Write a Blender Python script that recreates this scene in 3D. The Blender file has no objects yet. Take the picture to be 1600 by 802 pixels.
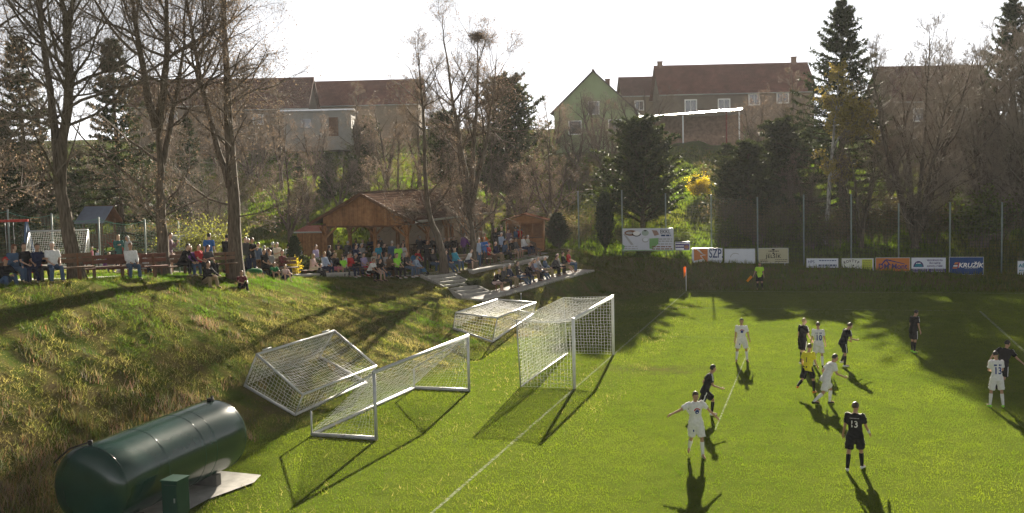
import bpy, bmesh, math, random
import numpy as np
from mathutils import Vector, Matrix
from mathutils.bvhtree import BVHTree

SC = bpy.context.scene
COL = SC.collection
rnd = random.Random(7)
nrng = np.random.default_rng(7)

# ------------------------------------------------------------------ camera
CAM = np.array([8.6248, -40.9174, 7.5903])
YAW, PITCH, ROLL, FPX = -0.2836, 0.0728, -0.0234, 1680.23
_f = np.array([math.sin(YAW) * math.cos(PITCH), math.cos(YAW) * math.cos(PITCH), -math.sin(PITCH)])
_r0 = np.array([math.cos(YAW), -math.sin(YAW), 0.0])
_u0 = np.cross(_r0, _f)
_r = math.cos(ROLL) * _r0 + math.sin(ROLL) * _u0
_u = -math.sin(ROLL) * _r0 + math.cos(ROLL) * _u0
cam_d = bpy.data.cameras.new('camera')
cam_d.sensor_width = 36.0
cam_d.lens = FPX / 1600 * 36.0
cam_d.clip_end = 2000
cam = bpy.data.objects.new('camera', cam_d)
cam.matrix_world = Matrix(((_r[0], _u[0], -_f[0], CAM[0]), (_r[1], _u[1], -_f[1], CAM[1]), (_r[2], _u[2], -_f[2], CAM[2]), (0, 0, 0, 1)))
COL.objects.link(cam)
SC.camera = cam

# ------------------------------------------------------------------ sky, sun, exposure
SUN_EL = math.radians(17.3)
SUN_AZ = math.atan2(-0.105, 0.995)          # from +Y towards +X
w = bpy.data.worlds.new('World'); SC.world = w; w.use_nodes = True
wn = w.node_tree.nodes; wl = w.node_tree.links
bg = wn['Background']
sky = wn.new('ShaderNodeTexSky'); sky.sky_type = 'NISHITA'; sky.sun_disc = False
sky.sun_elevation = SUN_EL; sky.sun_rotation = SUN_AZ
sky.air_density = 0.18; sky.dust_density = 0.0; sky.ozone_density = 1.0; sky.altitude = 200
hsv = wn.new('ShaderNodeHueSaturation'); hsv.inputs['Saturation'].default_value = 0.10
wl.new(sky.outputs[0], hsv.inputs['Color']); wl.new(hsv.outputs[0], bg.inputs['Color'])
bg.inputs['Strength'].default_value = 0.058
sun_d = bpy.data.lights.new('sun', 'SUN'); sun_d.energy = 5.0; sun_d.angle = math.radians(0.6); sun_d.color = (1.0, 0.90, 0.74)
sun = bpy.data.objects.new('sun', sun_d)
_sd = Vector((math.sin(SUN_AZ) * math.cos(SUN_EL), math.cos(SUN_AZ) * math.cos(SUN_EL), math.sin(SUN_EL)))
sun.rotation_euler = _sd.to_track_quat('Z', 'Y').to_euler()
sun.location = (0, 60, 60)
COL.objects.link(sun)
SC.view_settings.view_transform = 'Standard'; SC.view_settings.look = 'None'
SC.view_settings.gamma = 1.0; SC.view_settings.use_curve_mapping = False
SC.view_settings.exposure = 2.28
SC.cycles.use_denoising = True
SC.cycles.max_bounces = 6; SC.cycles.diffuse_bounces = 4; SC.cycles.glossy_bounces = 2
SC.cycles.transmission_bounces = 4; SC.cycles.transparent_max_bounces = 12; SC.cycles.volume_bounces = 0
SC.cycles.sample_clamp_indirect = 4.0


def at(px, py, dep):
    """a point seen at photo pixel (px, py) standing `dep` metres away along the view"""
    d = _f + (px - 800) / FPX * _r - (py - 401) / FPX * _u
    return CAM + dep * d


def lerp_tab(y, tab):
    return np.interp(y, [t[0] for t in tab], [t[1] for t in tab])


# ------------------------------------------------------------------ materials
MATS = {}


def newmat(name):
    m = bpy.data.materials.new(name); m.use_nodes = True
    return m, m.node_tree.nodes, m.node_tree.links, m.node_tree.nodes['Principled BSDF']


def pm(name, col, rough=0.75, var=0.18, scale=6.0, bump=0.0, bscale=40.0, metal=0.0, spec=0.2, coat=0.0, obj_var=0.0):
    """plain procedural material: colour broken up by two noises, fine relief by a third"""
    if name in MATS:
        return MATS[name]
    m, n, l, b = newmat(name)
    tc = n.new('ShaderNodeTexCoord')
    ns = n.new('ShaderNodeTexNoise'); ns.inputs['Scale'].default_value = scale; ns.inputs['Detail'].default_value = 5
    l.new(tc.outputs['Object'], ns.inputs['Vector'])
    mr = n.new('ShaderNodeMapRange')
    mr.inputs['From Min'].default_value = 0.25; mr.inputs['From Max'].default_value = 0.75
    mr.inputs['To Min'].default_value = 1 - var; mr.inputs['To Max'].default_value = 1 + var
    l.new(ns.outputs['Fac'], mr.inputs['Value'])
    mx = n.new('ShaderNodeVectorMath'); mx.operation = 'SCALE'
    mx.inputs[0].default_value = col[:3]
    last = mr.outputs[0]
    if obj_var:
        oi = n.new('ShaderNodeObjectInfo')
        m2 = n.new('ShaderNodeMapRange'); m2.inputs['To Min'].default_value = 1 - obj_var; m2.inputs['To Max'].default_value = 1 + obj_var
        l.new(oi.outputs['Random'], m2.inputs['Value'])
        mu = n.new('ShaderNodeMath'); mu.operation = 'MULTIPLY'
        l.new(last, mu.inputs[0]); l.new(m2.outputs[0], mu.inputs[1]); last = mu.outputs[0]
    l.new(last, mx.inputs['Scale'])
    l.new(mx.outputs[0], b.inputs['Base Color'])
    b.inputs['Roughness'].default_value = rough; b.inputs['Metallic'].default_value = metal
    b.inputs['Specular IOR Level'].default_value = spec
    if coat:
        b.inputs['Coat Weight'].default_value = coat; b.inputs['Coat Roughness'].default_value = 0.12
    if bump:
        nb = n.new('ShaderNodeTexNoise'); nb.inputs['Scale'].default_value = bscale; nb.inputs['Detail'].default_value = 6
        l.new(tc.outputs['Object'], nb.inputs['Vector'])
        bp = n.new('ShaderNodeBump'); bp.inputs['Strength'].default_value = 0.8; bp.inputs['Distance'].default_value = bump
        l.new(nb.outputs['Fac'], bp.inputs['Height']); l.new(bp.outputs[0], b.inputs['Normal'])
    MATS[name] = m
    return m


def leafmat(name, attr=None, col=(0.1, 0.14, 0.04), trans=0.45, rough=0.6, tint=(1.15, 1.1, 0.6), gain=1.0):
    """thin leaf or blade: diffuse plus light coming through from behind; colour from a per-leaf attribute"""
    if name in MATS:
        return MATS[name]
    m, n, l, b = newmat(name)
    if attr:
        a = n.new('ShaderNodeAttribute'); a.attribute_name = attr; c = a.outputs['Color']
    else:
        oi = n.new('ShaderNodeObjectInfo'); mr = n.new('ShaderNodeMapRange')
        mr.inputs['To Min'].default_value = 0.8; mr.inputs['To Max'].default_value = 1.2
        l.new(oi.outputs['Random'], mr.inputs['Value'])
        sc = n.new('ShaderNodeVectorMath'); sc.operation = 'SCALE'; sc.inputs[0].default_value = col
        l.new(mr.outputs[0], sc.inputs['Scale']); c = sc.outputs[0]
    b.inputs['Roughness'].default_value = rough; b.inputs['Specular IOR Level'].default_value = 0.06
    l.new(c, b.inputs['Base Color'])
    mu = n.new('ShaderNodeVectorMath'); mu.operation = 'MULTIPLY'; mu.inputs[1].default_value = tint
    l.new(c, mu.inputs[0])
    tr = n.new('ShaderNodeBsdfTranslucent'); l.new(mu.outputs[0], tr.inputs['Color'])
    mix = n.new('ShaderNodeMixShader'); mix.inputs[0].default_value = trans
    l.new(b.outputs[0], mix.inputs[1]); l.new(tr.outputs[0], mix.inputs[2])
    l.new(mix.outputs[0], n['Material Output'].inputs['Surface'])
    MATS[name] = m
    return m


# ------------------------------------------------------------------ scene tree
def tag(o, label=None, cat=None, group=None, kind=None):
    if label: o['label'] = label
    if cat: o['category'] = cat
    if group: o['group'] = group
    if kind: o['kind'] = kind
    return o


def link(o, parent=None):
    COL.objects.link(o)
    if parent is not None:
        o.parent = parent
    return o


def empty(name, loc=(0, 0, 0), rz=0.0, label=None, cat=None, group=None):
    o = bpy.data.objects.new(name, None); o.empty_display_size = 0.2
    COL.objects.link(o); o.location = loc; o.rotation_euler = (0, 0, rz)
    return tag(o, label, cat, group)


def ob(name, mesh, parent=None, loc=None, rz=None, scale=None):
    o = bpy.data.objects.new(name, mesh); link(o, parent)
    if loc is not None: o.location = loc
    if rz is not None: o.rotation_euler = (0, 0, rz)
    if scale is not None: o.scale = (scale,) * 3 if not hasattr(scale, '__len__') else scale
    return o


def copy_tree(o, parent=None):
    c = o.copy(); COL.objects.link(c); c.parent = parent
    for ch in list(o.children):
        copy_tree(ch, c)
    return c


# ------------------------------------------------------------------ mesh builder
class MB:
    def __init__(s):
        s.v = []; s.f = []; s.m = []; s.sm = []

    def add(s, vs, fs, mi=0, smooth=False):
        b = len(s.v); s.v.extend([tuple(map(float, p)) for p in vs])
        for f in fs:
            s.f.append(tuple(i + b for i in f)); s.m.append(mi); s.sm.append(smooth)
        return s

    def box(s, c, size, rot=None, mi=0):
        x, y, z = (k / 2 for k in size)
        vs = [Vector(p) for p in ((-x, -y, -z), (x, -y, -z), (x, y, -z), (-x, y, -z), (-x, -y, z), (x, -y, z), (x, y, z), (-x, y, z))]
        if rot is not None: vs = [rot @ p for p in vs]
        c = Vector(c)
        return s.add([p + c for p in vs], [(3, 2, 1, 0), (4, 5, 6, 7), (0, 1, 5, 4), (1, 2, 6, 5), (2, 3, 7, 6), (3, 0, 4, 7)], mi)

    def beam(s, a, b, wd, ht, mi=0, up=(0, 0, 1)):
        """rectangular bar from a to b"""
        a = Vector(a); b = Vector(b); d = (b - a)
        L = d.length; d.normalize(); u = Vector(up)
        if abs(d.dot(u)) > 0.98: u = Vector((0, 1, 0))
        x = d.cross(u).normalized(); z = x.cross(d)
        R = Matrix((x, d, z)).transposed()
        return s.box((a + b) / 2, (wd, L, ht), R, mi)

    def tube(s, pts, rad, n=8, mi=0, cap=True, smooth=True):
        pts = [Vector(p) for p in pts]
        if not hasattr(rad, '__len__'): rad = [rad] * len(pts)
        rings = []; t = (pts[1] - pts[0]).normalized()
        x = t.orthogonal().normalized()
        for i, p in enumerate(pts):
            t = (pts[min(i + 1, len(pts) - 1)] - pts[max(i - 1, 0)]).normalized()
            x = (x - t * x.dot(t)); x = x.normalized() if x.length > 1e-6 else t.orthogonal().normalized()
            y = t.cross(x)
            rings.append([p + (x * math.cos(k * 2 * math.pi / n) + y * math.sin(k * 2 * math.pi / n)) * rad[i] for k in range(n)])
        vs = [q for r in rings for q in r]; fs = []
        for i in range(len(pts) - 1):
            for k in range(n):
                a = i * n + k; b = i * n + (k + 1) % n
                fs.append((a, b, b + n, a + n))
        if cap:
            fs.append(tuple(range(n - 1, -1, -1))); fs.append(tuple(range((len(pts) - 1) * n, len(pts) * n)))
        return s.add(vs, fs, mi, smooth)

    def mesh(s, name, mats, smooth_angle=None):
        me = bpy.data.meshes.new(name)
        me.from_pydata(s.v, [], s.f)
        for m in (mats if isinstance(mats, (list, tuple)) else [mats]): me.materials.append(m)
        me.polygons.foreach_set('material_index', s.m)
        me.polygons.foreach_set('use_smooth', s.sm)
        me.update()
        return me

    def build(s, name, mats, parent=None, loc=None, rz=None):
        return ob(name, s.mesh(name, mats), parent, loc, rz)


def np_mesh(name, V, F, mat, col=None, smooth=False):
    """big mesh from numpy arrays; F (n,3) or (n,4); col per-face RGB goes to a corner attribute 'tone'"""
    me = bpy.data.meshes.new(name)
    k = F.shape[1]
    me.vertices.add(len(V)); me.vertices.foreach_set('co', np.ascontiguousarray(V, dtype=np.float32).ravel())
    me.loops.add(F.size); me.loops.foreach_set('vertex_index', np.ascontiguousarray(F, dtype=np.int32).ravel())
    me.polygons.add(len(F)); me.polygons.foreach_set('loop_start', np.arange(0, F.size, k, dtype=np.int32))
    me.polygons.foreach_set('loop_total', np.full(len(F), k, dtype=np.int32))
    if smooth: me.polygons.foreach_set('use_smooth', np.ones(len(F), dtype=bool))
    me.update(calc_edges=True)
    if col is not None:
        a = me.attributes.new('tone', 'FLOAT_COLOR', 'CORNER')
        c4 = np.ones((F.size, 4), dtype=np.float32); c4[:, :3] = np.repeat(col, k, axis=0)
        a.data.foreach_set('color', c4.ravel())
    for m in (mat if isinstance(mat, (list, tuple)) else [mat]): me.materials.append(m)
    return me


def batch_tubes(P, R, n):
    """P (M,K,3), R (M,K): M tubes of n sides -> V, F(quads)"""
    M, K, _ = P.shape
    T = np.empty_like(P); T[:, 1:-1] = P[:, 2:] - P[:, :-2]; T[:, 0] = P[:, 1] - P[:, 0]; T[:, -1] = P[:, -1] - P[:, -2]
    T /= np.linalg.norm(T, axis=2, keepdims=True) + 1e-9
    ref = np.where(np.abs(T[:, :1, 2:3]) > 0.9, np.array([[[1.0, 0, 0]]]), np.array([[[0, 0, 1.0]]]))
    X = np.cross(T, np.broadcast_to(ref, T.shape)); X /= np.linalg.norm(X, axis=2, keepdims=True) + 1e-9
    Y = np.cross(T, X)
    ang = np.arange(n) * 2 * np.pi / n
    V = P[:, :, None] + R[:, :, None, None] * (X[:, :, None] * np.cos(ang)[None, None, :, None] + Y[:, :, None] * np.sin(ang)[None, None, :, None])
    idx = np.arange(M * K * n).reshape(M, K, n)
    a = idx[:, :-1]; b = np.roll(a, -1, axis=2); c = np.roll(idx[:, 1:], -1, axis=2); d = idx[:, 1:]
    F = np.stack([a, b, c, d], axis=-1).reshape(-1, 4)
    return V.reshape(-1, 3), F


def cat_meshes(parts):
    V = []; F = []; o = 0
    for v, f in parts:
        V.append(v); F.append(f + o); o += len(v)
    return np.concatenate(V), np.concatenate(F)


# value noise on arrays, for terrain relief and scatter density
_pt = nrng.random((64, 64))


def vnoise(x, y, s):
    x = np.asarray(x) * s; y = np.asarray(y) * s
    xi = np.floor(x).astype(int); yi = np.floor(y).astype(int); fx = x - xi; fy = y - yi
    fx = fx * fx * (3 - 2 * fx); fy = fy * fy * (3 - 2 * fy)
    g = lambda a, b: _pt[a % 64, b % 64]
    return (g(xi, yi) * (1 - fx) + g(xi + 1, yi) * fx) * (1 - fy) + (g(xi, yi + 1) * (1 - fx) + g(xi + 1, yi + 1) * fx) * fy - 0.5


def sstep(a, b, x):
    t = np.clip((np.asarray(x, dtype=float) - a) / (b - a), 0, 1)
    return t * t * (3 - 2 * t)

# ================================================================== GROUND
EDGE = [(-60, -16.4), (-10, -16.0), (3, -16.9), (11, -17.2), (14, -16.0), (16.5, -13.9), (18.5, -12.3), (21, -11.0), (26, -9.6), (31, -8.6), (45, -8.0)]
TOE = [(-60, -9), (-22, -8.4), (-16, -8.0), (-11.5, -7.5), (-5, -6.6), (3, -5.6), (10, -5.0), (20, -4.0), (26, -2.8), (30, -1.5), (45, -1)]
TER = [(-60, 5.2), (-10, 4.42), (-2, 3.85), (3.5, 3.4), (7, 2.9), (12, 2.5), (16, 2.12), (25, 2.15), (32, 2.4), (60, 2.6)]
PATH = [(14.2, -9.95, 1.02), (16.1, -9.25, 1.1), (25.3, -6.7, 1.5), (27, -6.2, 1.55)]     # lower bench path: y, x, z


def ground_h(x, y):
    x = np.asarray(x, dtype=float); y = np.asarray(y, dtype=float)
    xe = lerp_tab(y, EDGE); xt = lerp_tab(y, TOE); T = lerp_tab(y, TER)
    t = np.clip((xt - x) / (xt - xe), 0, 1)
    prof = 0.72 * t + 0.28 * (t * t * (3 - 2 * t))
    emb = T * prof
    # levelled strip for the lower path
    px = np.interp(y, [p[0] for p in PATH], [p[1] for p in PATH]); pz = np.interp(y, [p[0] for p in PATH], [p[2] for p in PATH])
    wy = sstep(13.2, 14.6, y) * (1 - sstep(26.6, 28.6, y))
    k = (1 - sstep(0.95, 2.0, np.abs(x - px))) * wy
    emb = emb * (1 - k) + (pz - 0.03) * k
    bh = np.interp(x, [-12, -5, 1, 17, 40], [2.0, 1.9, 1.5, 0.75, 0.6])
    bank = bh * sstep(30.0, 33.4, y)
    h = np.maximum(emb, bank)
    sl = np.interp(x, [-75, -55, -40, -20, 0, 40], [0.22, 0.20, 0.165, 0.155, 0.135, 0.13])
    y0 = np.interp(x, [-27, -15, -7, 40], [42.5, 43.5, 35, 35])
    h = h + sl * np.clip(y - y0, 0, 66 - y0) * sstep(-2, 6, y - y0) + 0.128 * np.clip(y - 66, 0, 72) + 0.03 * np.clip(y - 138, 0, 200)
    rough = np.maximum(t * (1 - t) * 4, sstep(36, 46, y) * 1.2) * (1 - k)
    h = h + rough * (vnoise(x, y, 0.45) * 0.20 + vnoise(x + 9, y, 1.3) * 0.10 + vnoise(x, y + 5, 2.6) * 0.13 + vnoise(x + 3, y, 1.5) * 0.08)
    h = h + 0.055 * np.clip(-20.5 - x, 0, 22) * (1 - sstep(10, 19, y))
    flat = (x < xe) & (y < 36)
    h = h + np.where(flat, vnoise(x, y, 0.5) * 0.05, 0)
    h = h + bank / 1.5 * vnoise(x, y, 1.1) * 0.25
    return h


def gz(x, y):
    return float(ground_h(x, y))


def gp(px, dep, py=400):
    """ground point under photo column px at view depth dep"""
    q = at(px, py, dep)
    for _ in range(6):                       # slide down the column until the ground is met
        z = gz(q[0], q[1]); py += (q[2] - z) * FPX / dep; q = at(px, py, dep)
    return Vector((q[0], q[1], gz(q[0], q[1])))


xs = np.concatenate([-np.geomspace(500, 46, 16), np.arange(-44, 34, 0.40), np.geomspace(35, 500, 16)])
ys = np.concatenate([-np.geomspace(300, 34, 8), np.arange(-32, 42, 0.40), np.arange(42.5, 140, 1.5), np.geomspace(142, 700, 12)])
gx, gy = np.meshgrid(xs, ys)
gzv = ground_h(gx, gy)
V = np.stack([gx, gy, gzv], -1).reshape(-1, 3)
nx, ny = len(xs), len(ys)
ii = np.arange(nx * ny).reshape(ny, nx)
F = np.stack([ii[:-1, :-1], ii[:-1, 1:], ii[1:, 1:], ii[1:, :-1]], -1).reshape(-1, 4)


def zones(x, y):
    xt = lerp_tab(y, TOE); xe = lerp_tab(y, EDGE)
    wob = vnoise(x, y, 0.7) * 1.2 + vnoise(x, y, 2.1) * 0.5
    pitch = sstep(-0.7, 0.9, x - xt + wob + 0.3) * (1 - sstep(29.4, 30.6, y + wob * 0.4))
    pitch = pitch * (1 - .75 * np.clip(1.15 - np.hypot((x - 2.0) / 2.4, (y - .5) / 1.1) + vnoise(x, y, 1.5) * .8, 0, 1))
    meadow = np.maximum(sstep(33, 38, y + wob), sstep(0.5, 2.5, xe - x + wob * 0.5))
    gravel = sstep(-24.5, -26, x) * (1 - sstep(16, 18, y)) * sstep(-16, -14, y)
    return pitch, meadow, gravel


zp, zm, zg = zones(V[:, 0], V[:, 1])


def ground_material():
    m, n, l, b = newmat('grass_ground')
    geo = n.new('ShaderNodeNewGeometry')
    a = n.new('ShaderNodeAttribute'); a.attribute_name = 'zone'
    sep = n.new('ShaderNodeSeparateColor'); l.new(a.outputs['Color'], sep.inputs[0])

    def noise(s, d=5, r=0.6):
        q = n.new('ShaderNodeTexNoise'); q.inputs['Scale'].default_value = s; q.inputs['Detail'].default_value = d
        q.inputs['Roughness'].default_value = r
        l.new(geo.outputs['Position'], q.inputs['Vector']); return q.outputs['Fac']

    def ramp(f, stops):
        r = n.new('ShaderNodeValToRGB'); l.new(f, r.inputs[0]); e = r.color_ramp.elements
        while len(e) < len(stops): e.new(0.5)
        for q, (p, c) in zip(e, stops): q.position = p; q.color = (*c, 1)
        return r.outputs[0]

    def mix(f, c1, c2):
        q = n.new('ShaderNodeMix'); q.data_type = 'RGBA'
        l.new(f, q.inputs['Factor']); l.new(c1, q.inputs['A']); l.new(c2, q.inputs['B']); return q.outputs['Result']

    turf = ramp(noise(1.6, 8, 0.75), [(0.30, (0.075, 0.095, 0.016)), (0.5, (0.095, 0.125, 0.020)), (0.72, (0.120, 0.145, 0.026))])
    rough_ = ramp(noise(0.9, 8, 0.7), [(0.32, (0.13, 0.10, 0.055)), (0.47, (0.10, 0.095, 0.033)), (0.6, (0.065, 0.095, 0.02)), (0.75, (0.17, 0.14, 0.075))])
    mead = ramp(noise(0.5, 8, 0.7), [(0.30, (0.075, 0.070, 0.030)), (0.48, (0.062, 0.085, 0.018)), (0.65, (0.085, 0.120, 0.022)), (0.8, (0.05, 0.05, 0.022))])
    grav = ramp(noise(6, 6, 0.7), [(0.3, (0.20, 0.18, 0.15)), (0.7, (0.33, 0.31, 0.27))])
    c = mix(sep.outputs[0], rough_, turf)
    c = mix(sep.outputs[1], c, mead)
    c = mix(sep.outputs[2], c, grav)
    l.new(c, b.inputs['Base Color'])
    b.inputs['Roughness'].default_value = 0.9; b.inputs['Specular IOR Level'].default_value = 0.0
    bp = n.new('ShaderNodeBump'); bp.inputs['Distance'].default_value = 0.06; bp.inputs['Strength'].default_value = 0.9
    l.new(noise(14, 8, 0.75), bp.inputs['Height']); l.new(bp.outputs[0], b.inputs['Normal'])
    return m


me = np_mesh('ground', V, F, ground_material(), smooth=True)
za = me.attributes.new('zone', 'FLOAT_COLOR', 'POINT')
za.data.foreach_set('color', np.stack([zp, zm, zg, np.ones_like(zp)], -1).astype(np.float32).ravel())
tag(ob('ground', me), kind='structure')


# ------------------------------------------------------------------ grass blades
def blades(x, y, ht, wd, lean, tone, name, mat, label):
    n_ = len(x)
    z = ground_h(x, y) - 0.004
    th = nrng.uniform(0, 2 * np.pi, n_)
    b = np.stack([x, y, z], -1); s = np.stack([np.cos(th), np.sin(th), np.zeros(n_)], -1) * (wd / 2)[:, None]
    la = nrng.uniform(0, 2 * np.pi, n_)
    tip = b + np.stack([np.cos(la) * lean, np.sin(la) * lean, ht], -1)
    V = np.stack([b - s, b + s, tip], 1).reshape(-1, 3)
    F = np.arange(3 * n_).reshape(-1, 3)
    o = ob(name, np_mesh(name, V, F, mat, tone))
    return tag(o, label, 'grass', kind='stuff')


def in_view(x, y, z, pad=60):
    d = np.stack([x - CAM[0], y - CAM[1], z - CAM[2]], -1)
    dz = d @ _f; u_ = 800 + FPX * (d @ _r) / dz; v_ = 401 - FPX * (d @ _u) / dz
    return (dz > 2) & (u_ > -pad) & (u_ < 1600 + pad) & (v_ > -pad) & (v_ < 802 + pad), dz


N = 1000000
x = nrng.uniform(-12, 34, N); y = nrng.uniform(-27, 30, N)
p_, m_, g_ = zones(x, y)
iv, dz = in_view(x, y, np.zeros(N))
keep = iv & (nrng.random(N) < p_) & (nrng.random(N) < np.clip(36 / dz, 0.25, 1))
worn = (np.hypot((x - 2.0) / 2.4, (y - 0.5) / 1.1) < 1 + vnoise(x, y, 1.5)) & (nrng.random(N) < 0.5)
keep &= ~worn
x = x[keep]; y = y[keep]; n_ = len(x)
pat = vnoise(x, y, 0.35) + 0.7 * vnoise(x, y, 1.7)
c1 = np.array([0.112, 0.154, 0.017]); c2 = np.array([0.162, 0.190, 0.028]); c3 = np.array([0.045, 0.085, 0.014])
k = np.clip(0.5 + pat * 0.45 + nrng.normal(0, 0.15, n_), 0, 1)[:, None]
tone = np.where(k > 0.5, c1 + (c2 - c1) * (k - 0.5) * 2, c3 + (c1 - c3) * k * 2)
STRAW = leafmat('straw_blade', 'tone', trans=.45, tint=(1.05, 1.0, .8))
GRASS = leafmat('grass_blade', 'tone', trans=0.62, tint=(1.15, 1.22, 0.48))
tall = 0.028 + 0.018 * np.clip(0.5 + vnoise(x, y, 2.3) * 1.6, 0, 1)
blades(x, y, tall * nrng.uniform(.6, 1.3, n_), nrng.uniform(.012, .026, n_), nrng.uniform(0, .02, n_), tone, 'grass', GRASS, 'short mown grass of the football pitch')

N = 520000
x = nrng.uniform(-24, 2, N); y = nrng.uniform(-27, 34, N)
p_, m_, g_ = zones(x, y); h_ = ground_h(x, y)
iv, dz = in_view(x, y, h_)
k = (1 - p_ * 0.93) * np.where(m_ > .5, 0.45, 1.0)
pyx = np.interp(y, [p[0] for p in PATH], [p[1] for p in PATH])
onpath = (np.abs(x - pyx) < 0.85) & (y > 14.3) & (y < 27)
keep = iv & (nrng.random(N) < k) & ~onpath & (g_ < .5)
x = x[keep]; y = y[keep]; n_ = len(x)
pat = vnoise(x, y, 0.3) * 1.0 + vnoise(x + 40, y, 0.9) * 0.8 + 0.10 * (lerp_tab(y, TER) * 0 + np.clip((-9 - x) / 8, 0, 1))
pat -= 0.42 * np.exp(-((x + 11.5) ** 2 / 12 + (y + 17) ** 2 / 30)); pat += 0.16 * np.clip((-12.5 - x) / 3, -.6, 1)        # dead tangle behind the tank
g = np.clip(0.47 + pat * 1.1 + nrng.normal(0, .22, n_), 0, 1)
straw = np.array([0.300, 0.245, 0.165]); olive = np.array([0.135, 0.138, 0.045]); green = np.array([0.075, 0.140, 0.020])
kk = g[:, None]
tone = np.where(kk > .5, olive + (green - olive) * (kk - .5) * 2, straw + (olive - straw) * kk * 2)
clump = np.clip(0.5 + vnoise(x, y, 1.6) * 1.5 + vnoise(x, y, 3.7) * .8, 0.05, 1.1)
blades(x, y, (0.03 + 0.105 * clump) * nrng.uniform(.5, 1.3, n_), nrng.uniform(.010, .024, n_), nrng.uniform(.02, .10, n_) * (1 + clump),
       tone, 'rough_grass', GRASS, 'tussocky dry and green grass covering the embankment')

# bank under the advertising boards and the meadow on the hill
N = 340000
x = nrng.uniform(-66, 36, N); y = nrng.uniform(29, 100, N)
keep0 = (y > 29.6) & (nrng.random(N) < np.clip(1.3 - (y - 30) / 70, .25, 1))
x = x[keep0]; y = y[keep0]
h_ = ground_h(x, y); iv, dz = in_view(x, y, h_); _, m_, g_ = zones(x, y)
keep = iv & ((x > -8) | (y > 33))
x = x[keep]; y = y[keep]; n_ = len(x)
g = np.clip(0.62 + vnoise(x, y, 0.2) + nrng.normal(0, .2, n_), 0, 1)[:, None]
olive2 = np.array([0.115, 0.140, 0.030]); green2 = np.array([0.105, 0.170, 0.026]); straw2 = np.array([.16, .13, .07])
tone = np.where(g > .5, olive2 + (green2 - olive2) * (g - .5) * 2, straw2 + (olive2 - straw2) * g * 2)
blades(x, y, nrng.uniform(.10, .38, n_), nrng.uniform(.03, .075, n_), nrng.uniform(.02, .15, n_), tone, 'meadow_grass', GRASS, 'unmown grass on the bank and the hillside meadow')

# dry bramble tangle behind the tank and bleached tufts on the slope
def tuft(cx, cy, r, n, hmax, col, V, F, C):
    for _ in range(n):
        a = rnd.uniform(0, 6.28); d = r * math.sqrt(rnd.random()); x = cx + d * math.cos(a); y = cy + d * math.sin(a); z = gz(x, y)
        a2 = rnd.uniform(0, 6.28); h = hmax * rnd.uniform(.4, 1); w = rnd.uniform(.006, .012); L = rnd.uniform(.1, .45) * hmax * 1.6
        b = len(V); ca, sa = math.cos(a2), math.sin(a2)
        V += [(x - sa * w, y + ca * w, z), (x + sa * w, y - ca * w, z), (x + ca * L, y + sa * L, z + h)]
        F += [(b, b + 1, b + 2)]
        c = [k * rnd.uniform(.7, 1.25) for k in col]; C += [c]


tV, tF, tC = [], [], []
for (a, b_, r, n_, h_) in [(-12.6, -7.4, .5, 260, .25), (-11.6, -6.9, .4, 160, .2)]:
    tuft(a, b_, r, n_, h_, (.30, .22, .15), tV, tF, tC)
for _ in range(150):
    yy = rnd.uniform(-22, -12.5); xx = lerp_tab(yy, TOE) - abs(rnd.gauss(0, 1.8)) - .3
    tuft(xx, yy, rnd.uniform(.25, .6), 60, rnd.uniform(.15, .4), rnd.choice([(.26, .21, .14), (.22, .17, .11), (.14, .13, .05)]), tV, tF, tC)
for _ in range(420):
    yy = rnd.uniform(-22, 14); xx = rnd.uniform(float(lerp_tab(yy, EDGE)), float(lerp_tab(yy, TOE)))
    tuft(xx, yy, rnd.uniform(.12, .35), 34, rnd.uniform(.12, .3), rnd.choice([(.24, .19, .11), (.10, .12, .03), (.07, .12, .02), (.19, .16, .08)]), tV, tF, tC)
tag(ob('dry_grass', np_mesh('dry_grass', np.array(tV), np.array(tF), STRAW, np.array(tC))), 'bleached dry grass tangled on the slope behind the tank', 'grass', kind='stuff')

# ------------------------------------------------------------------ pitch markings (worn white lines a few millimetres above the turf)
def line_material():
    m, n, l, b = newmat('pitch_line_paint')
    geo = n.new('ShaderNodeNewGeometry'); q = n.new('ShaderNodeTexNoise'); q.inputs['Scale'].default_value = 9; q.inputs['Detail'].default_value = 7
    l.new(geo.outputs['Position'], q.inputs['Vector'])
    r = n.new('ShaderNodeValToRGB'); l.new(q.outputs['Fac'], r.inputs[0])
    r.color_ramp.elements[0].position = .40; r.color_ramp.elements[0].color = (.10, .13, .04, 1)
    r.color_ramp.elements[1].position = .68; r.color_ramp.elements[1].color = (.30, .32, .24, 1)
    l.new(r.outputs[0], b.inputs['Base Color']); b.inputs['Roughness'].default_value = 1; b.inputs['Specular IOR Level'].default_value = 0
    return m


LINE = line_material()


def marking(name, a, b, wdt=0.11):
    a = Vector(a); b = Vector(b); d = (b - a).normalized(); s = Vector((-d.y, d.x, 0)) * wdt / 2
    n = max(2, int((b - a).length / .5)); mb = MB(); vs = []; fs = []
    for i in range(n + 1):
        p = a.lerp(b, i / n); ww = 1 + rnd.uniform(-.22, .22)
        vs += [(p.x + s.x * ww, p.y + s.y * ww, .010), (p.x - s.x * ww, p.y - s.y * ww, .010)]
    for i in range(n): fs.append((2 * i, 2 * i + 1, 2 * i + 3, 2 * i + 2))
    mb.add(vs, fs); o = mb.build(name, LINE); return tag(o, kind='structure')


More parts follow.
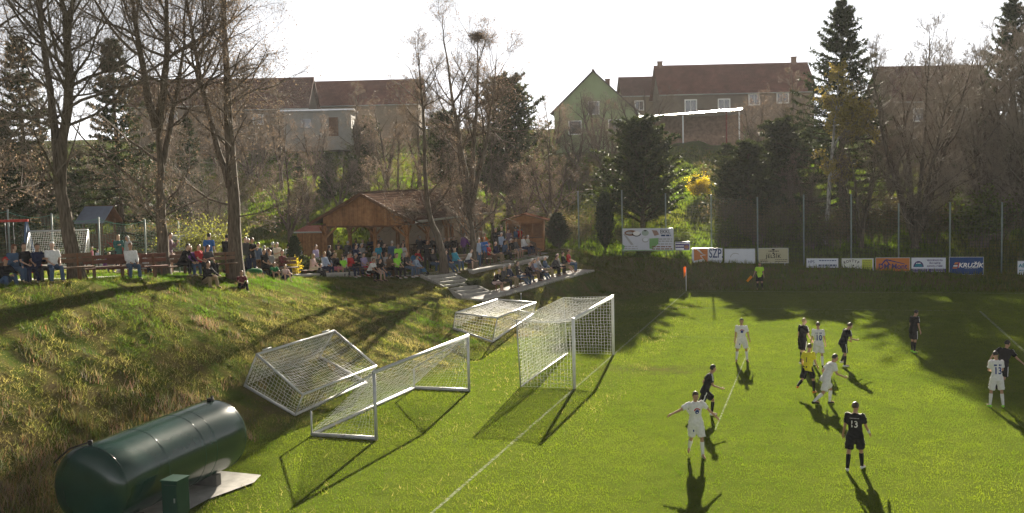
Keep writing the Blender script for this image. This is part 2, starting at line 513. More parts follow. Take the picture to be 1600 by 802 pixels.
marking('goal_line', (0, -27, 0), (0, 28.9, 0), .09)
marking('touch_line', (0.08, 28.93, 0), (45, 28.93, 0), .14)
marking('penalty_area_line', (0.08, 20.16, 0), (16.44, 20.16, 0), .08)
marking('penalty_area_line', (16.5, -20.16, 0), (16.5, 20.21, 0), .12)
marking('goal_area_line', (0.08, 9.16, 0), (5.44, 9.16, 0), .035)
marking('goal_area_line', (5.5, -9.1, 0), (5.5, 6.5, 0), .05)

# ================================================================== PAVED PATHS AND STEPS
CONC = pm('concrete', (0.36, 0.345, 0.31), .9, .22, 3, .01, 30)
CONC_L = pm('concrete_pale', (0.47, 0.45, 0.41), .9, .2, 4, .008, 30)
TIMBER = pm('timber_stained', (0.30, 0.145, 0.06), .7, .3, 5, .004, 60, obj_var=.22)
TIMBER_D = pm('timber_dark', (0.115, 0.055, 0.028), .75, .3, 5, .004, 60, obj_var=.2)
TIMBER_O = pm('timber_orange', (0.30, 0.135, 0.05), .65, .25, 5, .004, 60, obj_var=.18)
ROOF_B = pm('roof_shingle_brown', (0.11, 0.072, 0.056), .95, .35, 2.2, .02, 14, spec=.0)
PLASTER = pm('plaster_cream', (0.52, 0.42, 0.31), .9, .1, 2, .004, 30)
PLASTER_W = pm('plaster_white', (0.66, 0.63, 0.57), .9, .1, 2, .004, 30)
DARK = pm('dark_interior', (0.02, 0.018, 0.016), .8, .2, 4)
STEEL = pm('galvanised_steel', (0.42, 0.44, 0.44), .45, .2, 12, 0, 0, .7)
STEEL_P = pm('painted_post_grey_green', (0.20, 0.25, 0.24), .6, .15, 5)
WHITE = pm('white_paint', (0.78, 0.78, 0.76), .45, .06, 6)
GLASSD = pm('window_glass', (0.03, 0.035, 0.04), .08, .1, 2, spec=.8)


def ribbon(name, pts, wid, mat, up=.012, step=.6, thick=.0):
    """strip of paving laid along a line over the ground"""
    P = []
    for a, b in zip(pts[:-1], pts[1:]):
        a = Vector(a); b = Vector(b); n = max(1, int((b - a).length / step))
        P += [a.lerp(b, i / n) for i in range(n)]
    P.append(Vector(pts[-1])); mb = MB(); vs = []; fs = []
    for i, p in enumerate(P):
        t = (P[min(i + 1, len(P) - 1)] - P[max(i - 1, 0)]); t = Vector((t.x, t.y)).normalized(); s = Vector((-t.y, t.x)) * wid / 2
        for k in (-1, -.33, .33, 1):
            x, y = p.x + s.x * k, p.y + s.y * k
            z = p.z + up if len(p) == 3 and p.z else gz(x, y) + up
            vs.append((x, y, z))
    for i in range(len(P) - 1):
        for k in range(3): fs.append((4 * i + k, 4 * i + k + 1, 4 * i + 5 + k, 4 * i + 4 + k))
    mb.add(vs, fs, 0, True)
    return tag(mb.build(name, mat), kind='structure')


ribbon('path', [(-19.6, -22, 0), (-19.0, -8, 0), (-18.8, 4, 0), (-18.2, 10, 0), (-16.6, 14.2, 0), (-13.6, 17.6, 0), (-12.2, 20.5, 0), (-11, 26, 0), (-10.2, 31, 0)], 1.1, CONC, .03)

# lower path: concrete slabs side by side
root = tag(empty('paved_path', (0, 0, 0)), 'pale concrete path in front of the lower bench row', 'path')
n = 13
for i in range(n):
    t0, t1 = 14.4 + i * 12.2 / n, 14.4 + (i + 1) * 12.2 / n - .03
    q = []
    for t in (t0, t1):
        q.append((float(np.interp(t, [p[0] for p in PATH], [p[1] for p in PATH])), t, float(np.interp(t, [p[0] for p in PATH], [p[2] for p in PATH]))))
    mb = MB(); a, b = Vector(q[0]), Vector(q[1]); d = (b - a).normalized(); s = Vector((d.y, -d.x, 0)).normalized()
    c = (a + b) / 2 + s * .1; mb.beam(c - d * (b - a).length / 2 + Vector((0, 0, rnd.uniform(-.01, .01))), c + d * (b - a).length / 2, 1.5, .16)
    mb.build('slab', CONC_L, root)

# garden steps from the terrace down to the lower path
root = tag(empty('concrete_steps', (-11.4, 16.2, 1.5)), 'concrete garden steps leading down from the terrace to the lower path', 'steps')
A = Vector((-13.0, 17.35, 2.14)); B = Vector((-9.95, 15.6, 1.14)); NST = 7
for i in range(NST):
    p = A.lerp(B, (i + .5) / NST); d = (B - A); d.z = 0; d.normalize(); s = Vector((-d.y, d.x, 0)); L = (B - A).length / NST
    R = Matrix((d, s, Vector((0, 0, 1)))).transposed()
    mb = MB(); mb.box((p.x - A.x + A.x + 11.4, p.y - 16.2, p.z - 1.5 - .12), (L + .02, 1.95, .34), R); mb.build('step', CONC, root)
    mb = MB(); mb.box((p.x + 11.4 + d.x * (L / 2 - .05), p.y - 16.2 + d.y * (L / 2 - .05), p.z - 1.5 + .055), (.12, 1.98, .035), R); mb.build('nosing', CONC_L, root)
for sd in (-1, 1):
    s = Vector((-(B - A).y, (B - A).x, 0)).normalized() * 1.08 * sd
    mb = MB(); mb.beam(A + s - Vector((-11.4, 16.2, 1.5)) + Vector((0, 0, -.05)), B + s - Vector((-11.4, 16.2, 1.5)) + Vector((0, 0, -.05)), .14, .3); mb.build('side_kerb', CONC, root)

# low retaining walls
def low_wall(a, b, h, wd, label):
    a = Vector(a); b = Vector(b); c = (a + b) / 2
    r = tag(empty('retaining_wall', c), label, 'wall')
    mb = MB(); mb.beam(a - c + Vector((0, 0, h / 2 - .25)), b - c + Vector((0, 0, h / 2 - .25)), wd, h + .5); mb.build('wall_body', CONC, r)
    mb = MB(); mb.beam(a - c + Vector((0, 0, h + .035)), b - c + Vector((0, 0, h + .035)), wd + .08, .07); mb.build('coping', CONC_L, r)


low_wall((-11.45, 19.2, 1.75), (-10.2, 23.6, 1.8), .42, .3, 'low pale concrete retaining wall behind the lower bench row')
low_wall((-10.0, 24.2, 1.85), (-9.1, 28.0, 1.95), .38, .3, 'low concrete wall at the far end of the lower bench row')
low_wall((-17.9, 9.6, 2.55), (-16.2, 13.6, 2.35), .22, .3, 'low concrete kerb wall beside the flower bed and blonde woman')

# ================================================================== PAVILION (open timber hall with a club room behind)
PX0, PX1, PY0, PY1, PG = -24.46, -16.87, 24.27, 43.3, 2.18      # roof outline, ground level
EZ, RZ = 4.92, 6.86
PXM = (PX0 + PX1) / 2
pav = tag(empty('timber_pavilion', (PXM, PY0, PG)), 'brown timber pavilion with boarded gable and open posts beside the pitch', 'pavilion')
off = Vector((PXM, PY0, PG))


def P(x, y, z): return Vector((x, y, z)) - off


# roof: two slopes of shingle courses
for sd, xe in ((-1, PX0), (1, PX1)):
    mb = MB(); nC = 12
    for i in range(nC):
        t0, t1 = i / nC, (i + 1) / nC + .02
        a = Vector((PXM + (xe - PXM) * t0, 0, RZ + (EZ - RZ) * t0)); b = Vector((PXM + (xe - PXM) * t1, 0, RZ + (EZ - RZ) * t1))
        up = Vector((0, 0, .03)); th = .05
        vs = [P(a.x, PY0, a.z), P(a.x, PY1, a.z), P(b.x, PY1, b.z + .035), P(b.x, PY0, b.z + .035), P(a.x, PY0, a.z - th), P(a.x, PY1, a.z - th), P(b.x, PY1, b.z - th), P(b.x, PY0, b.z - th)]
        mb.add(vs, [(0, 1, 2, 3), (7, 6, 5, 4), (0, 3, 7, 4), (1, 5, 6, 2), (3, 2, 6, 7)] if sd < 0 else [(3, 2, 1, 0), (4, 5, 6, 7), (4, 7, 3, 0), (2, 6, 5, 1), (7, 6, 2, 3)])
    rf = mb.build('roof_slope', ROOF_B, pav)
    mb = MB(); mb.beam(P(xe + sd * .06, PY0 - .02, EZ - .03), P(xe + sd * .06, PY1 + .02, EZ - .03), .12, .13)
    mb.build('gutter', pm('gutter_metal', (.5, .48, .45), .4, .1, 5, metal=.6) if sd > 0 else TIMBER_D, rf)
mb = MB(); mb.beam(P(PXM, PY0 - .05, RZ + .03), P(PXM, PY1, RZ + .03), .25, .07); mb.build('ridge_cap', ROOF_B, pav)
for sd, xe in ((-1, PX0), (1, PX1)):       # barge boards
    mb = MB(); mb.beam(P(PXM, PY0 - .035, RZ - .1), P(xe, PY0 - .035, EZ - .1), .06, .2); mb.build('barge_board', TIMBER_D, pav)
# gable boarding: one board per plank
nb = 38; gw = (PX1 - .9) - (PX0 + .9)
for i in range(nb):
    x0 = PX0 + .9 + gw * i / nb; x1 = PX0 + .9 + gw * (i + 1) / nb - .012; xm = (x0 + x1) / 2
    top0 = RZ - abs(x0 - PXM) / (PX1 - PXM) * (RZ - EZ) - .12; top1 = RZ - abs(x1 - PXM) / (PX1 - PXM) * (RZ - EZ) - .12
    zb = 4.68 + rnd.uniform(-.015, .015); yy = PY0 + .32 + rnd.uniform(-.008, .008); mb = MB()
    mb.add([P(x0, yy, zb), P(x1, yy, zb), P(x1, yy, top1), P(x0, yy, top0), P(x0, yy + .025, zb), P(x1, yy + .025, zb), P(x1, yy + .025, top1), P(x0, yy + .025, top0)],
           [(0, 1, 2, 3), (7, 6, 5, 4), (0, 4, 5, 1), (1, 5, 6, 2), (3, 7, 4, 0), (2, 6, 7, 3)])
    mb.build('plank', TIMBER, pav)
# posts, plates, braces
for yy in (PY0 + .4, 28.5, 32.3, 36.3, 40.3):
    for xx in (PX0 + 1.0, PX1 - .75):
        mb = MB(); mb.box(P(xx, yy, (PG + 4.70) / 2 - .1), (.2, .2, 4.70 - PG + .2)); po = mb.build('post', TIMBER, pav)
        for s in (-1, 1):
            mb = MB(); mb.beam(P(xx, yy, 3.95), P(xx, yy + s * .75, 4.66), .1, .12); mb.build('brace', TIMBER, po)
        s = 1 if xx < PXM else -1
        if yy < 29:
            mb = MB(); mb.beam(P(xx, yy, 3.85), P(xx + s * .85, yy, 4.62), .1, .12); mb.build('brace', TIMBER, po)
for xx in (PX0 + 1.0, PX1 - .75):
    mb = MB(); mb.box(P(xx, (PY0 + PY1) / 2 + .1, 4.78), (.2, PY1 - PY0 - .4, .16)); mb.build('wall_plate', TIMBER_D, pav)
for yy in (PY0 + .42, 28.5):
    mb = MB(); mb.box(P(PXM, yy + .02, 4.66), (PX1 - PX0 - 1.6, .16, .2)); mb.build('tie_beam', TIMBER_D, pav)
for yy in (26.5, 30.5):                    # inner posts with spread braces
    mb = MB(); mb.box(P(PXM, yy, (PG + 4.8) / 2), (.2, .2, 4.8 - PG)); po = mb.build('post', TIMBER, pav)
    for s in (-1, 1):
        mb = MB(); mb.beam(P(PXM, yy, 3.9), P(PXM + s * .8, yy, 4.7), .1, .12); mb.build('brace', TIMBER, po)
# floor slab
mb = MB(); mb.box(P(PXM, (PY0 + PY1) / 2, PG - .05), (PX1 - PX0 - .6, PY1 - PY0, .3)); mb.build('floor_slab', CONC, pav)
# club room: walls with openings, windows and doors
WX = PX1 - 1.35
mb = MB(); mb.box(P((PX0 + 1 + WX) / 2, 33.3, (PG + 4.85) / 2), (WX - PX0 - 1, .2, 4.85 - PG)); mb.build('end_wall', PLASTER, pav)
mb = MB(); mb.box(P((PX0 + 1 + WX) / 2, 42.9, (PG + 4.85) / 2), (WX - PX0 - 1, .2, 4.85 - PG)); mb.build('end_wall', PLASTER_W, pav)
mb = MB(); mb.box(P(PX0 + 1.1, 38.1, (PG + 4.85) / 2), (.2, 9.4, 4.85 - PG)); mb.build('rear_wall', PLASTER, pav)
seg = [(33.4, 34.3), (35.3, 36.7), (38.3, 39.5), (40.7, 42.8)]
for a, b in seg:
    mb = MB(); mb.box(P(WX, (a + b) / 2, (PG + 4.85) / 2), (.2, b - a, 4.85 - PG)); mb.build('front_wall', PLASTER, pav)
mb = MB(); mb.box(P(WX, 38.1, 4.60), (.19, 9.3, .5)); mb.build('front_wall', PLASTER, pav)
for a, b, door in ((34.3, 35.3, True), (36.7, 38.3, False), (39.5, 40.7, True)):
    zb = PG if door else PG + .95
    if not door:
        mb = MB(); mb.box(P(WX, (a + b) / 2, (PG + zb) / 2), (.19, b - a, zb - PG)); mb.build('front_wall', PLASTER, pav)
    mb = MB(); mb.box(P(WX - .06, (a + b) / 2, (zb + 4.33) / 2), (.05, b - a - .16, 4.33 - zb)); w_ = mb.build('door' if door else 'window', TIMBER_D if door else GLASSD, pav)
    mb = MB()
    for yy in (a + .05, b - .05): mb.box(P(WX + .02, yy, (zb + 4.33) / 2), (.22, .09, 4.33 - zb))
    mb.box(P(WX + .02, (a + b) / 2, 4.29), (.215, b - a - .19, .08)); mb.build('frame', TIMBER_O, w_)
    if door:
        mb = MB(); mb.box(P(WX + .0, b - .25, PG + 1.05), (.1, .12, .03)); mb.build('handle', STEEL, w_)
# downpipe by the far corner
mb = MB(); mb.tube([P(PX1 + .02, 42.7, 4.85), P(PX1 - .6, 42.8, 4.6), P(WX + .15, 42.85, 4.35), P(WX + .15, 42.85, PG)], .05, 8); mb.build('downpipe', TIMBER_D, pav)

# small boarded shed left of the pavilion
c = gp(494, 76); c.z = gz(c.x, c.y)
shed = tag(empty('wooden_shed', c), 'small dark red boarded shed left of the timber pavilion', 'shed'); shed.scale = (.62, .8, .95)
for i in range(22):
    mb = MB(); mb.box((-1.55 + i * .148, -1.0 + rnd.uniform(-.006, .006), 1.0), (.14, .03, 2.0)); mb.build('plank', TIMBER, shed)
for i in range(13):
    mb = MB(); mb.box((1.64 + rnd.uniform(-.006, .006), -.93 + i * .148, 1.0), (.03, .14, 2.0)); mb.build('plank', TIMBER, shed)
mb = MB(); mb.box((0, 0, 1.0), (3.1, 1.9, 1.96)); mb.build('frame', TIMBER_D, shed)
mb = MB(); R_ = Matrix.Rotation(math.radians(9), 3, 'X'); mb.box((0, 0, 2.2), (3.7, 2.5, .07), R_); rf = mb.build('roof', pm('felt_roof_red', (.10, .045, .04), .95, .2, 3, spec=0), shed)
mb = MB(); mb.box((0, -1.24, 2.0), (3.72, .03, .09)); mb.build('fascia', STEEL, rf)

# orange snack kiosk at the far end
c = Vector((-11.7, 32.4, 0)); c.z = gz(c.x, c.y)
kio = tag(empty('snack_kiosk', c, math.radians(12)), 'orange boarded snack kiosk with serving hatch at the end of the pavilion', 'kiosk'); kio.scale = (.88, .9, .86)
W_, D_, H_ = 3.0, 2.4, 2.5
for i in range(7):
    mb = MB(); mb.box((0, -D_ / 2, .08 + i * .15), (W_, .03, .14)); mb.build('plank', TIMBER_O, kio)
for i in range(17):
    mb = MB(); mb.box((W_ / 2, 0, .08 + i * .15), (.03, D_, .14)); mb.build('plank', TIMBER_O, kio)
mb = MB(); mb.box((0, D_ / 2, H_ / 2), (W_, .04, H_)); mb.build('rear_wall', TIMBER_O, kio)
mb = MB(); mb.box((-W_ / 2, 0, H_ / 2), (.04, D_, H_)); mb.build('side_wall', PLASTER_W, kio)
mb = MB(); mb.box((0, 0, .04), (W_ - .1, D_ - .1, .08)); mb.build('floor', TIMBER_D, kio)
for xx in (-1.45, -.35, .6, 1.45):
    mb = MB(); mb.box((xx, -D_ / 2 + .01, 1.75), (.09, .09, 1.5)); mb.build('post', TIMBER_O, kio)
mb = MB(); mb.box((.1, -D_ / 2 - .12, 1.14), (W_ - .4, .4, .05)); mb.build('counter', TIMBER_D, kio)
mb = MB(); mb.box((0, -D_ / 2, 2.42), (W_, .06, .2)); mb.build('fascia', TIMBER_O, kio)
for s in (-1, 1):
    mb = MB(); mb.beam((0, -D_ / 2 - .5, 3.05), (0, D_ / 2 + .3, 3.05), .02, .02)
    a = Vector((0, 0, 3.05)); b = Vector((s * (W_ / 2 + .45), 0, 2.5)); R_ = Matrix.Rotation(math.atan2(a.z - b.z, b.x - a.x), 3, 'Y')
    mb = MB(); mb.box((a + b) / 2, ((b - a).length, D_ + .9, .06), R_); mb.build('roof_slope', pm('kiosk_roof_brown', (.12, .06, .04), .95, .25, 3, spec=0), kio)
mb = MB(); mb.add([(-1.6, -D_ / 2 - .2, 2.5), (1.6, -D_ / 2 - .2, 2.5), (0, -D_ / 2 - .2, 2.99), (-1.6, -D_ / 2 - .17, 2.5), (1.6, -D_ / 2 - .17, 2.5), (0, -D_ / 2 - .17, 2.99)], [(0, 1, 2), (5, 4, 3), (0, 3, 4, 1), (1, 4, 5, 2), (2, 5, 3, 0)])
mb.build('gable', TIMBER_O, kio)

# ================================================================== HOUSES ON THE HILL
TILE = pm('roof_tile_red_brown', (0.175, 0.085, 0.068), .9, .25, .9, .03, 6, obj_var=.12)
def tile_mat(name, col):
    """tiled roof: rows and columns of tiles as relief with uneven firing colours"""
    m, n, l, b = newmat(name)
    tc = n.new('ShaderNodeTexCoord'); br = n.new('ShaderNodeTexBrick')
    br.inputs['Scale'].default_value = 1.0; br.inputs['Brick Width'].default_value = .3; br.inputs['Row Height'].default_value = .34; br.inputs['Mortar Size'].default_value = .02
    br.inputs['Color1'].default_value = (*[k * 1.12 for k in col], 1); br.inputs['Color2'].default_value = (*[k * .8 for k in col], 1); br.inputs['Mortar'].default_value = (*[k * .45 for k in col], 1)
    l.new(tc.outputs['UV'], br.inputs['Vector']); ns = n.new('ShaderNodeTexNoise'); ns.inputs['Scale'].default_value = .6; ns.inputs['Detail'].default_value = 6
    l.new(tc.outputs['Object'], ns.inputs['Vector'])
    mx = n.new('ShaderNodeMix'); mx.data_type = 'RGBA'; mx.blend_type = 'MULTIPLY'; mx.inputs['Factor'].default_value = .6
    cr = n.new('ShaderNodeValToRGB'); cr.color_ramp.elements[0].position = .3; cr.color_ramp.elements[0].color = (.55, .55, .55, 1); cr.color_ramp.elements[1].position = .7; cr.color_ramp.elements[1].color = (1.2, 1.15, 1.1, 1)
    l.new(ns.outputs['Fac'], cr.inputs[0]); l.new(br.outputs['Color'], mx.inputs['A']); l.new(cr.outputs[0], mx.inputs['B'])
    l.new(mx.outputs['Result'], b.inputs['Base Color']); b.inputs['Roughness'].default_value = .9; b.inputs['Specular IOR Level'].default_value = .05
    bp = n.new('ShaderNodeBump'); bp.inputs['Distance'].default_value = .05; l.new(br.outputs['Fac'], bp.inputs['Height']); bp.invert = True; l.new(bp.outputs[0], b.inputs['Normal'])
    return m


TILE_R = tile_mat('roof_tiles_red', (.20, .088, .068)); TILE_B = tile_mat('roof_tiles_brown', (.155, .085, .07))


def roof_plane(a, b, c, d, thick=.12):
    """sloping slab: a-b is the ridge side, d-c the eave; UVs in metres run along it"""
    a, b, c, d = map(Vector, (a, b, c, d)); n = (b - a).cross(d - a).normalized()
    if n.z < 0: n = -n
    vs = [a, b, c, d, a - n * thick, b - n * thick, c - n * thick, d - n * thick]
    mb = MB(); fs = [(0, 1, 2, 3), (7, 6, 5, 4), (0, 4, 5, 1), (1, 5, 6, 2), (2, 6, 7, 3), (3, 7, 4, 0)]
    if (vs[1] - vs[0]).cross(vs[2] - vs[1]).z < 0: fs = [tuple(reversed(f)) for f in fs]
    mb.add(vs, fs); return mb


def uv_planar(me, o, ux, uy):
    uv = me.uv_layers.new(name='UVMap')
    for lp in me.loops:
        p = me.vertices[lp.vertex_index].co - o; uv.data[lp.index].uv = (p.dot(ux), p.dot(uy))


def house(name, label, c, L, D, eave, ridge, rz, wall, tiles, wins=(), chim=(), over=.4, cat='house', gable_wins=()):
    """gabled house: long side L along local x facing -y, depth D; wins = (x, z, w, h) on the long side"""
    r = tag(empty(name, c, rz), label, cat)
    r.scale = (KH,) * 3; hx, hy = L / 2, D / 2; bz = -2.5
    wy = [(wx - ww / 2, wx + ww / 2, wz - wh / 2, wz + wh / 2) for wx, wz, ww, wh in wins]
    mb = MB(); mb.box((0, 0, (eave + bz) / 2), (L, D, eave - bz))
    mb.add([(-hx, -hy, eave), (-hx, hy, eave), (-hx, 0, ridge)], [(2, 1, 0)]); mb.add([(hx, -hy, eave), (hx, hy, eave), (hx, 0, ridge)], [(0, 1, 2)])
    mb.build('wall', wall, r)
    k = (ridge - eave) / hy
    for s in (-1, 1):
        a = (-hx - over, 0, ridge + .14); b = (hx + over, 0, ridge + .14); c2 = (hx + over, s * (hy + over), eave + .14 - k * over); d = (-hx - over, s * (hy + over), eave + .14 - k * over)
        mb = MB(); mb.tube([(-hx - over, s * (hy + over + .05), eave + .08 - k * over), (hx + over, s * (hy + over + .05), eave + .08 - k * over)], .07, 6); mb.build('gutter', STEEL, r)
        mb = roof_plane(a, b, c2, d); me = mb.mesh('roof', tiles); uv_planar(me, Vector(a), Vector((1, 0, 0)), (Vector(d) - Vector(a)).normalized()); rf = ob('roof', me, r)
    mb = MB(); mb.tube([(-hx - over, 0, ridge + .14), (hx + over, 0, ridge + .14)], .12, 6); mb.build('ridge_cap', TILE, r)
    for cx, cy, ch in chim:
        cz = ridge - abs(cy) * k
        mb = MB(); mb.box((cx, cy, cz + ch / 2 - .3), (.6, .5, ch + .6)); mb.box((cx, cy, cz + ch + .04), (.72, .62, .09)); mb.build('chimney', pm('chimney_brick', (.20, .12, .09), .9, .3, 8, .01, 20), r)
    for (wx, wz, ww, wh) in wins:
        mb = MB(); mb.box((wx, -hy - .02, wz), (ww, .05, wh)); wo = mb.build('window', GLASSD, r)
        mb = MB(); t = .14
        mb.box((wx, -hy - .04, wz + wh / 2 + t / 2), (ww + 2 * t, .12, t)); mb.box((wx, -hy - .04, wz - wh / 2 - t / 2), (ww + 2 * t, .12, t))
        for s in (-1, 1): mb.box((wx + s * (ww / 2 + t / 2), -hy - .04, wz), (t, .11, wh))
        mb.box((wx, -hy - .05, wz), (.06, .06, wh)); mb.build('frame', WHITE, wo)
    for (gx_, gzz, ww, wh, s) in gable_wins:
        mb = MB(); mb.box((s * (hx + .02), gx_, gzz), (.05, ww, wh)); wo = mb.build('window', GLASSD, r)
        mb = MB(); mb.box((s * (hx + .04), gx_, gzz + wh / 2 + .05), (.1, ww + .2, .1)); mb.box((s * (hx + .04), gx_, gzz - wh / 2 - .05), (.1, ww + .2, .1)); mb.box((s * (hx + .04), gx_ - ww / 2 - .05, gzz), (.09, .1, wh + .04)); mb.box((s * (hx + .04), gx_ + ww / 2 + .05, gzz), (.09, .1, wh + .04)); mb.build('frame', WHITE, wo)
    return r


WALL_G = pm('wall_green_render', (.30, .36, .20), .9, .1, 1.2, .01, 15)
WALL_B = pm('wall_brown_render', (.16, .13, .105), .9, .2, .8, .01, 12)
WALL_T = pm('wall_tan_render', (.22, .18, .13), .9, .15, 1, .01, 12)
WALL_BR = pm('wall_brick', (.26, .17, .12), .9, .3, 2.5, .02, 18)
vx = math.atan2(_r0[1], _r0[0])                       # long sides face the camera


KH = 1.27


def hpos(px, py, dep, dz):
    q = at(px, py, dep * KH); return Vector((q[0], q[1], q[2] - dz * KH))


# long farmhouse with red-brown roof, right of centre
house('farmhouse', 'long farmhouse with red brown tiled roof and white framed windows above the carport', hpos(1142, 148, 140, 4.2), 19.2, 9, 4.2, 7.9, vx, WALL_B, TILE_R,
      [(-1.8, 2.5, 1.3, 1.5), (2.0, 3.2, 1.2, 1.2), (5.6, 3.3, 1.3, 1.1), (-6, 2.5, 1.3, 1.5)], [(8.2, 0, .9), (-9.2, 0, .7)])
house('barn', 'wide barn with brown roof half hidden behind bare trees near the right edge', hpos(1452, 160, 120, 3.6), 11.5, 9, 3.6, 7.4, vx + .04, WALL_B, TILE_B, [(-3, 2, 1.2, 1.2), (2, 2, 1.2, 1.2)])
house('tiled_barn', 'barn with long red tiled roof behind the bare trees, left of the crow nest tree', hpos(572, 166, 140, 3.0), 14.5, 8, 3.0, 6.1, vx - .02, WALL_T, TILE_R, [(-5.5, 1.6, 1, 1)])
house('stone_barn', 'barn with dark brown roof and white verge behind the leftmost bare trees', hpos(402, 172, 132, 3.0), 13.4, 8, 3.0, 6.6, vx, WALL_B, TILE_B, [(-3, 1.6, 1, 1), (1, 1.6, 1, 1)], [])
# green house: its gable faces the camera
house('green_house', 'pale green gabled house with dark roof beside the tiled farmhouse', hpos(932, 176, 118, 3.0), 9.5, 8.4, 3.0, 7.0, vx + math.radians(90 - 8), WALL_G, pm('roof_dark_slate', (.10, .085, .08), .8, .25, 1.5, .02, 8), [], [(1.5, -1.2, .8)], .35, gable_wins=[(0, 3.2, 1.0, 1.2, -1), (-2.2, 1.2, 1.2, 1.3, -1), (2.0, 1.2, 1.2, 1.3, -1)])
house('far_house', 'far low house with brown roof between the green house and the farmhouse', hpos(1010, 152, 150, 3.0), 7, 8, 3.0, 5.6, vx, WALL_T, TILE_B, [(-1.5, 1.6, 1, 1.1)])
house('far_left_barn', 'barn with dull grey brown roof behind the dark spruces at far left', hpos(285, 168, 125, 3.0), 10, 8, 3.0, 6.0, vx, WALL_B, TILE_B, [(0, 1.6, 1, 1)])

# carport with shining metal roof, brick plinth and open bays
A = at(882, 192, 149); B = at(1158, 172, 143)
cc = Vector(((A[0] + B[0]) / 2, (A[1] + B[1]) / 2, 0)); cc.z = gz(cc.x, cc.y) - .3
crz = math.atan2(B[1] - A[1], B[0] - A[0]); cl = math.hypot(B[0] - A[0], B[1] - A[1])
cp = tag(empty('metal_roofed_carport', cc, crz), 'long carport with shining metal roof and brick plinth on the hill', 'carport')
z0, z1 = A[2] - cc.z, B[2] - cc.z
METR = pm('sheet_metal_roof', (.42, .43, .45), .34, .12, 1.2, .01, 3, metal=.85)
nS = 24
for i in range(nS):
    x0 = -cl / 2 + cl * i / nS; x1 = -cl / 2 + cl * (i + 1) / nS - .03; za, zb_ = z0 + (z1 - z0) * (x0 + cl / 2) / cl, z0 + (z1 - z0) * (x1 + cl / 2) / cl
    mb = roof_plane((x0, 6.0, za + .6), (x1, 6.0, zb_ + .6), (x1, -.6, zb_), (x0, -.6, za), .06); mb.build('roof_sheet', METR, cp)
mb = MB(); mb.box((0, 5.6, (z0 + z1) / 4 - .1), (cl, .2, (z0 + z1) / 2 + .4)); mb.build('rear_wall', WALL_BR, cp)
mb = MB(); mb.box((0, 0, .5), (cl, .3, 3.0)); mb.build('plinth', WALL_BR, cp)
mb = MB(); mb.box((-cl / 2 + 2.6, .05, z0 * .5), (5.2, .28, z0 - .2)); mb.build('brick_bay', WALL_BR, cp)
for k in (-.28, .0, .18, .42, .49):
    xx = cl * k; zt = z0 + (z1 - z0) * (k + .5)
    mb = MB(); mb.box((xx, -.25, zt / 2), (.18, .18, zt + .1)); mb.build('post', pm('post_red_oxide', (.22, .05, .04), .6, .2, 4) if k == .42 else WHITE, cp)
mb = MB(); mb.beam((-cl / 2, -.5, z0 - .12), (cl / 2, -.5, z1 - .12), .1, .16); mb.build('fascia_beam', TIMBER_D, cp)

# white flat-roofed outbuilding at the left
c = hpos(500, 176, 118, 2.7)
ou = tag(empty('white_outbuilding', c, vx + .05), 'low white outbuilding with pale flat roof below the left barn', 'outbuilding'); ou.scale = (KH,) * 3
mb = MB(); mb.box((0, 0, .6), (7.2, 5, 4.2)); mb.build('wall', pm('plaster_grey', (.24, .235, .22), .9, .12, 2), ou)
mb = MB(); mb.box((0, 0, 2.8), (7.9, 5.8, .16)); mb.build('roof', METR, ou)
mb = MB(); mb.box((-1.2, -2.52, 1.4), (1.1, .06, 1.0)); mb.build('window', GLASSD, ou)
mb = MB(); mb.box((1.7, -2.52, 1.0), (1.0, .06, 2.0)); mb.build('door', TIMBER_D, ou)

# ================================================================== BALL-STOP FENCE BEHIND THE FAR TOUCHLINE
def x_on(px, Y):
    d = _f + (px - 800) / FPX * _r
    t = (Y - CAM[1]) / d[1]; return CAM[0] + t * d[0]


def z_on(px, py, Y):
    d = _f + (px - 800) / FPX * _r - (py - 401) / FPX * _u
    t = (Y - CAM[1]) / d[1]; return CAM[2] + t * d[2]


NETD = pm('net_dark_green', (.035, .05, .035), .8, .1, 5)
FY = 34.4
fpx = [905, 973, 1041, 1112, 1184, 1256, 1330, 1404, 1484, 1565, 1640]
ftop = [300, 298, 303, 305, 309, 305, 304, 319, 317, 317, 317]
fx = [x_on(p, FY) for p in fpx]; fzt = [z_on(p, t, FY) for p, t in zip(fpx, ftop)]
fence = tag(empty('ball_stop_fence', (fx[4], FY, gz(fx[4], FY))), 'tall grey posts with dark netting behind the advertising boards', 'fence')
fo = Vector((fx[4], FY, gz(fx[4], FY)))
for xx, zt in zip(fx, fzt):
    mb = MB(); mb.tube([Vector((xx, FY, gz(xx, FY) - .2)) - fo, Vector((xx, FY, zt)) - fo], .048, 8); po = mb.build('post', STEEL_P, fence)
    mb = MB(); mb.box(Vector((xx, FY - .02, zt + .02)) - fo, (.12, .12, .03)); mb.build('post_cap', STEEL_P, po)
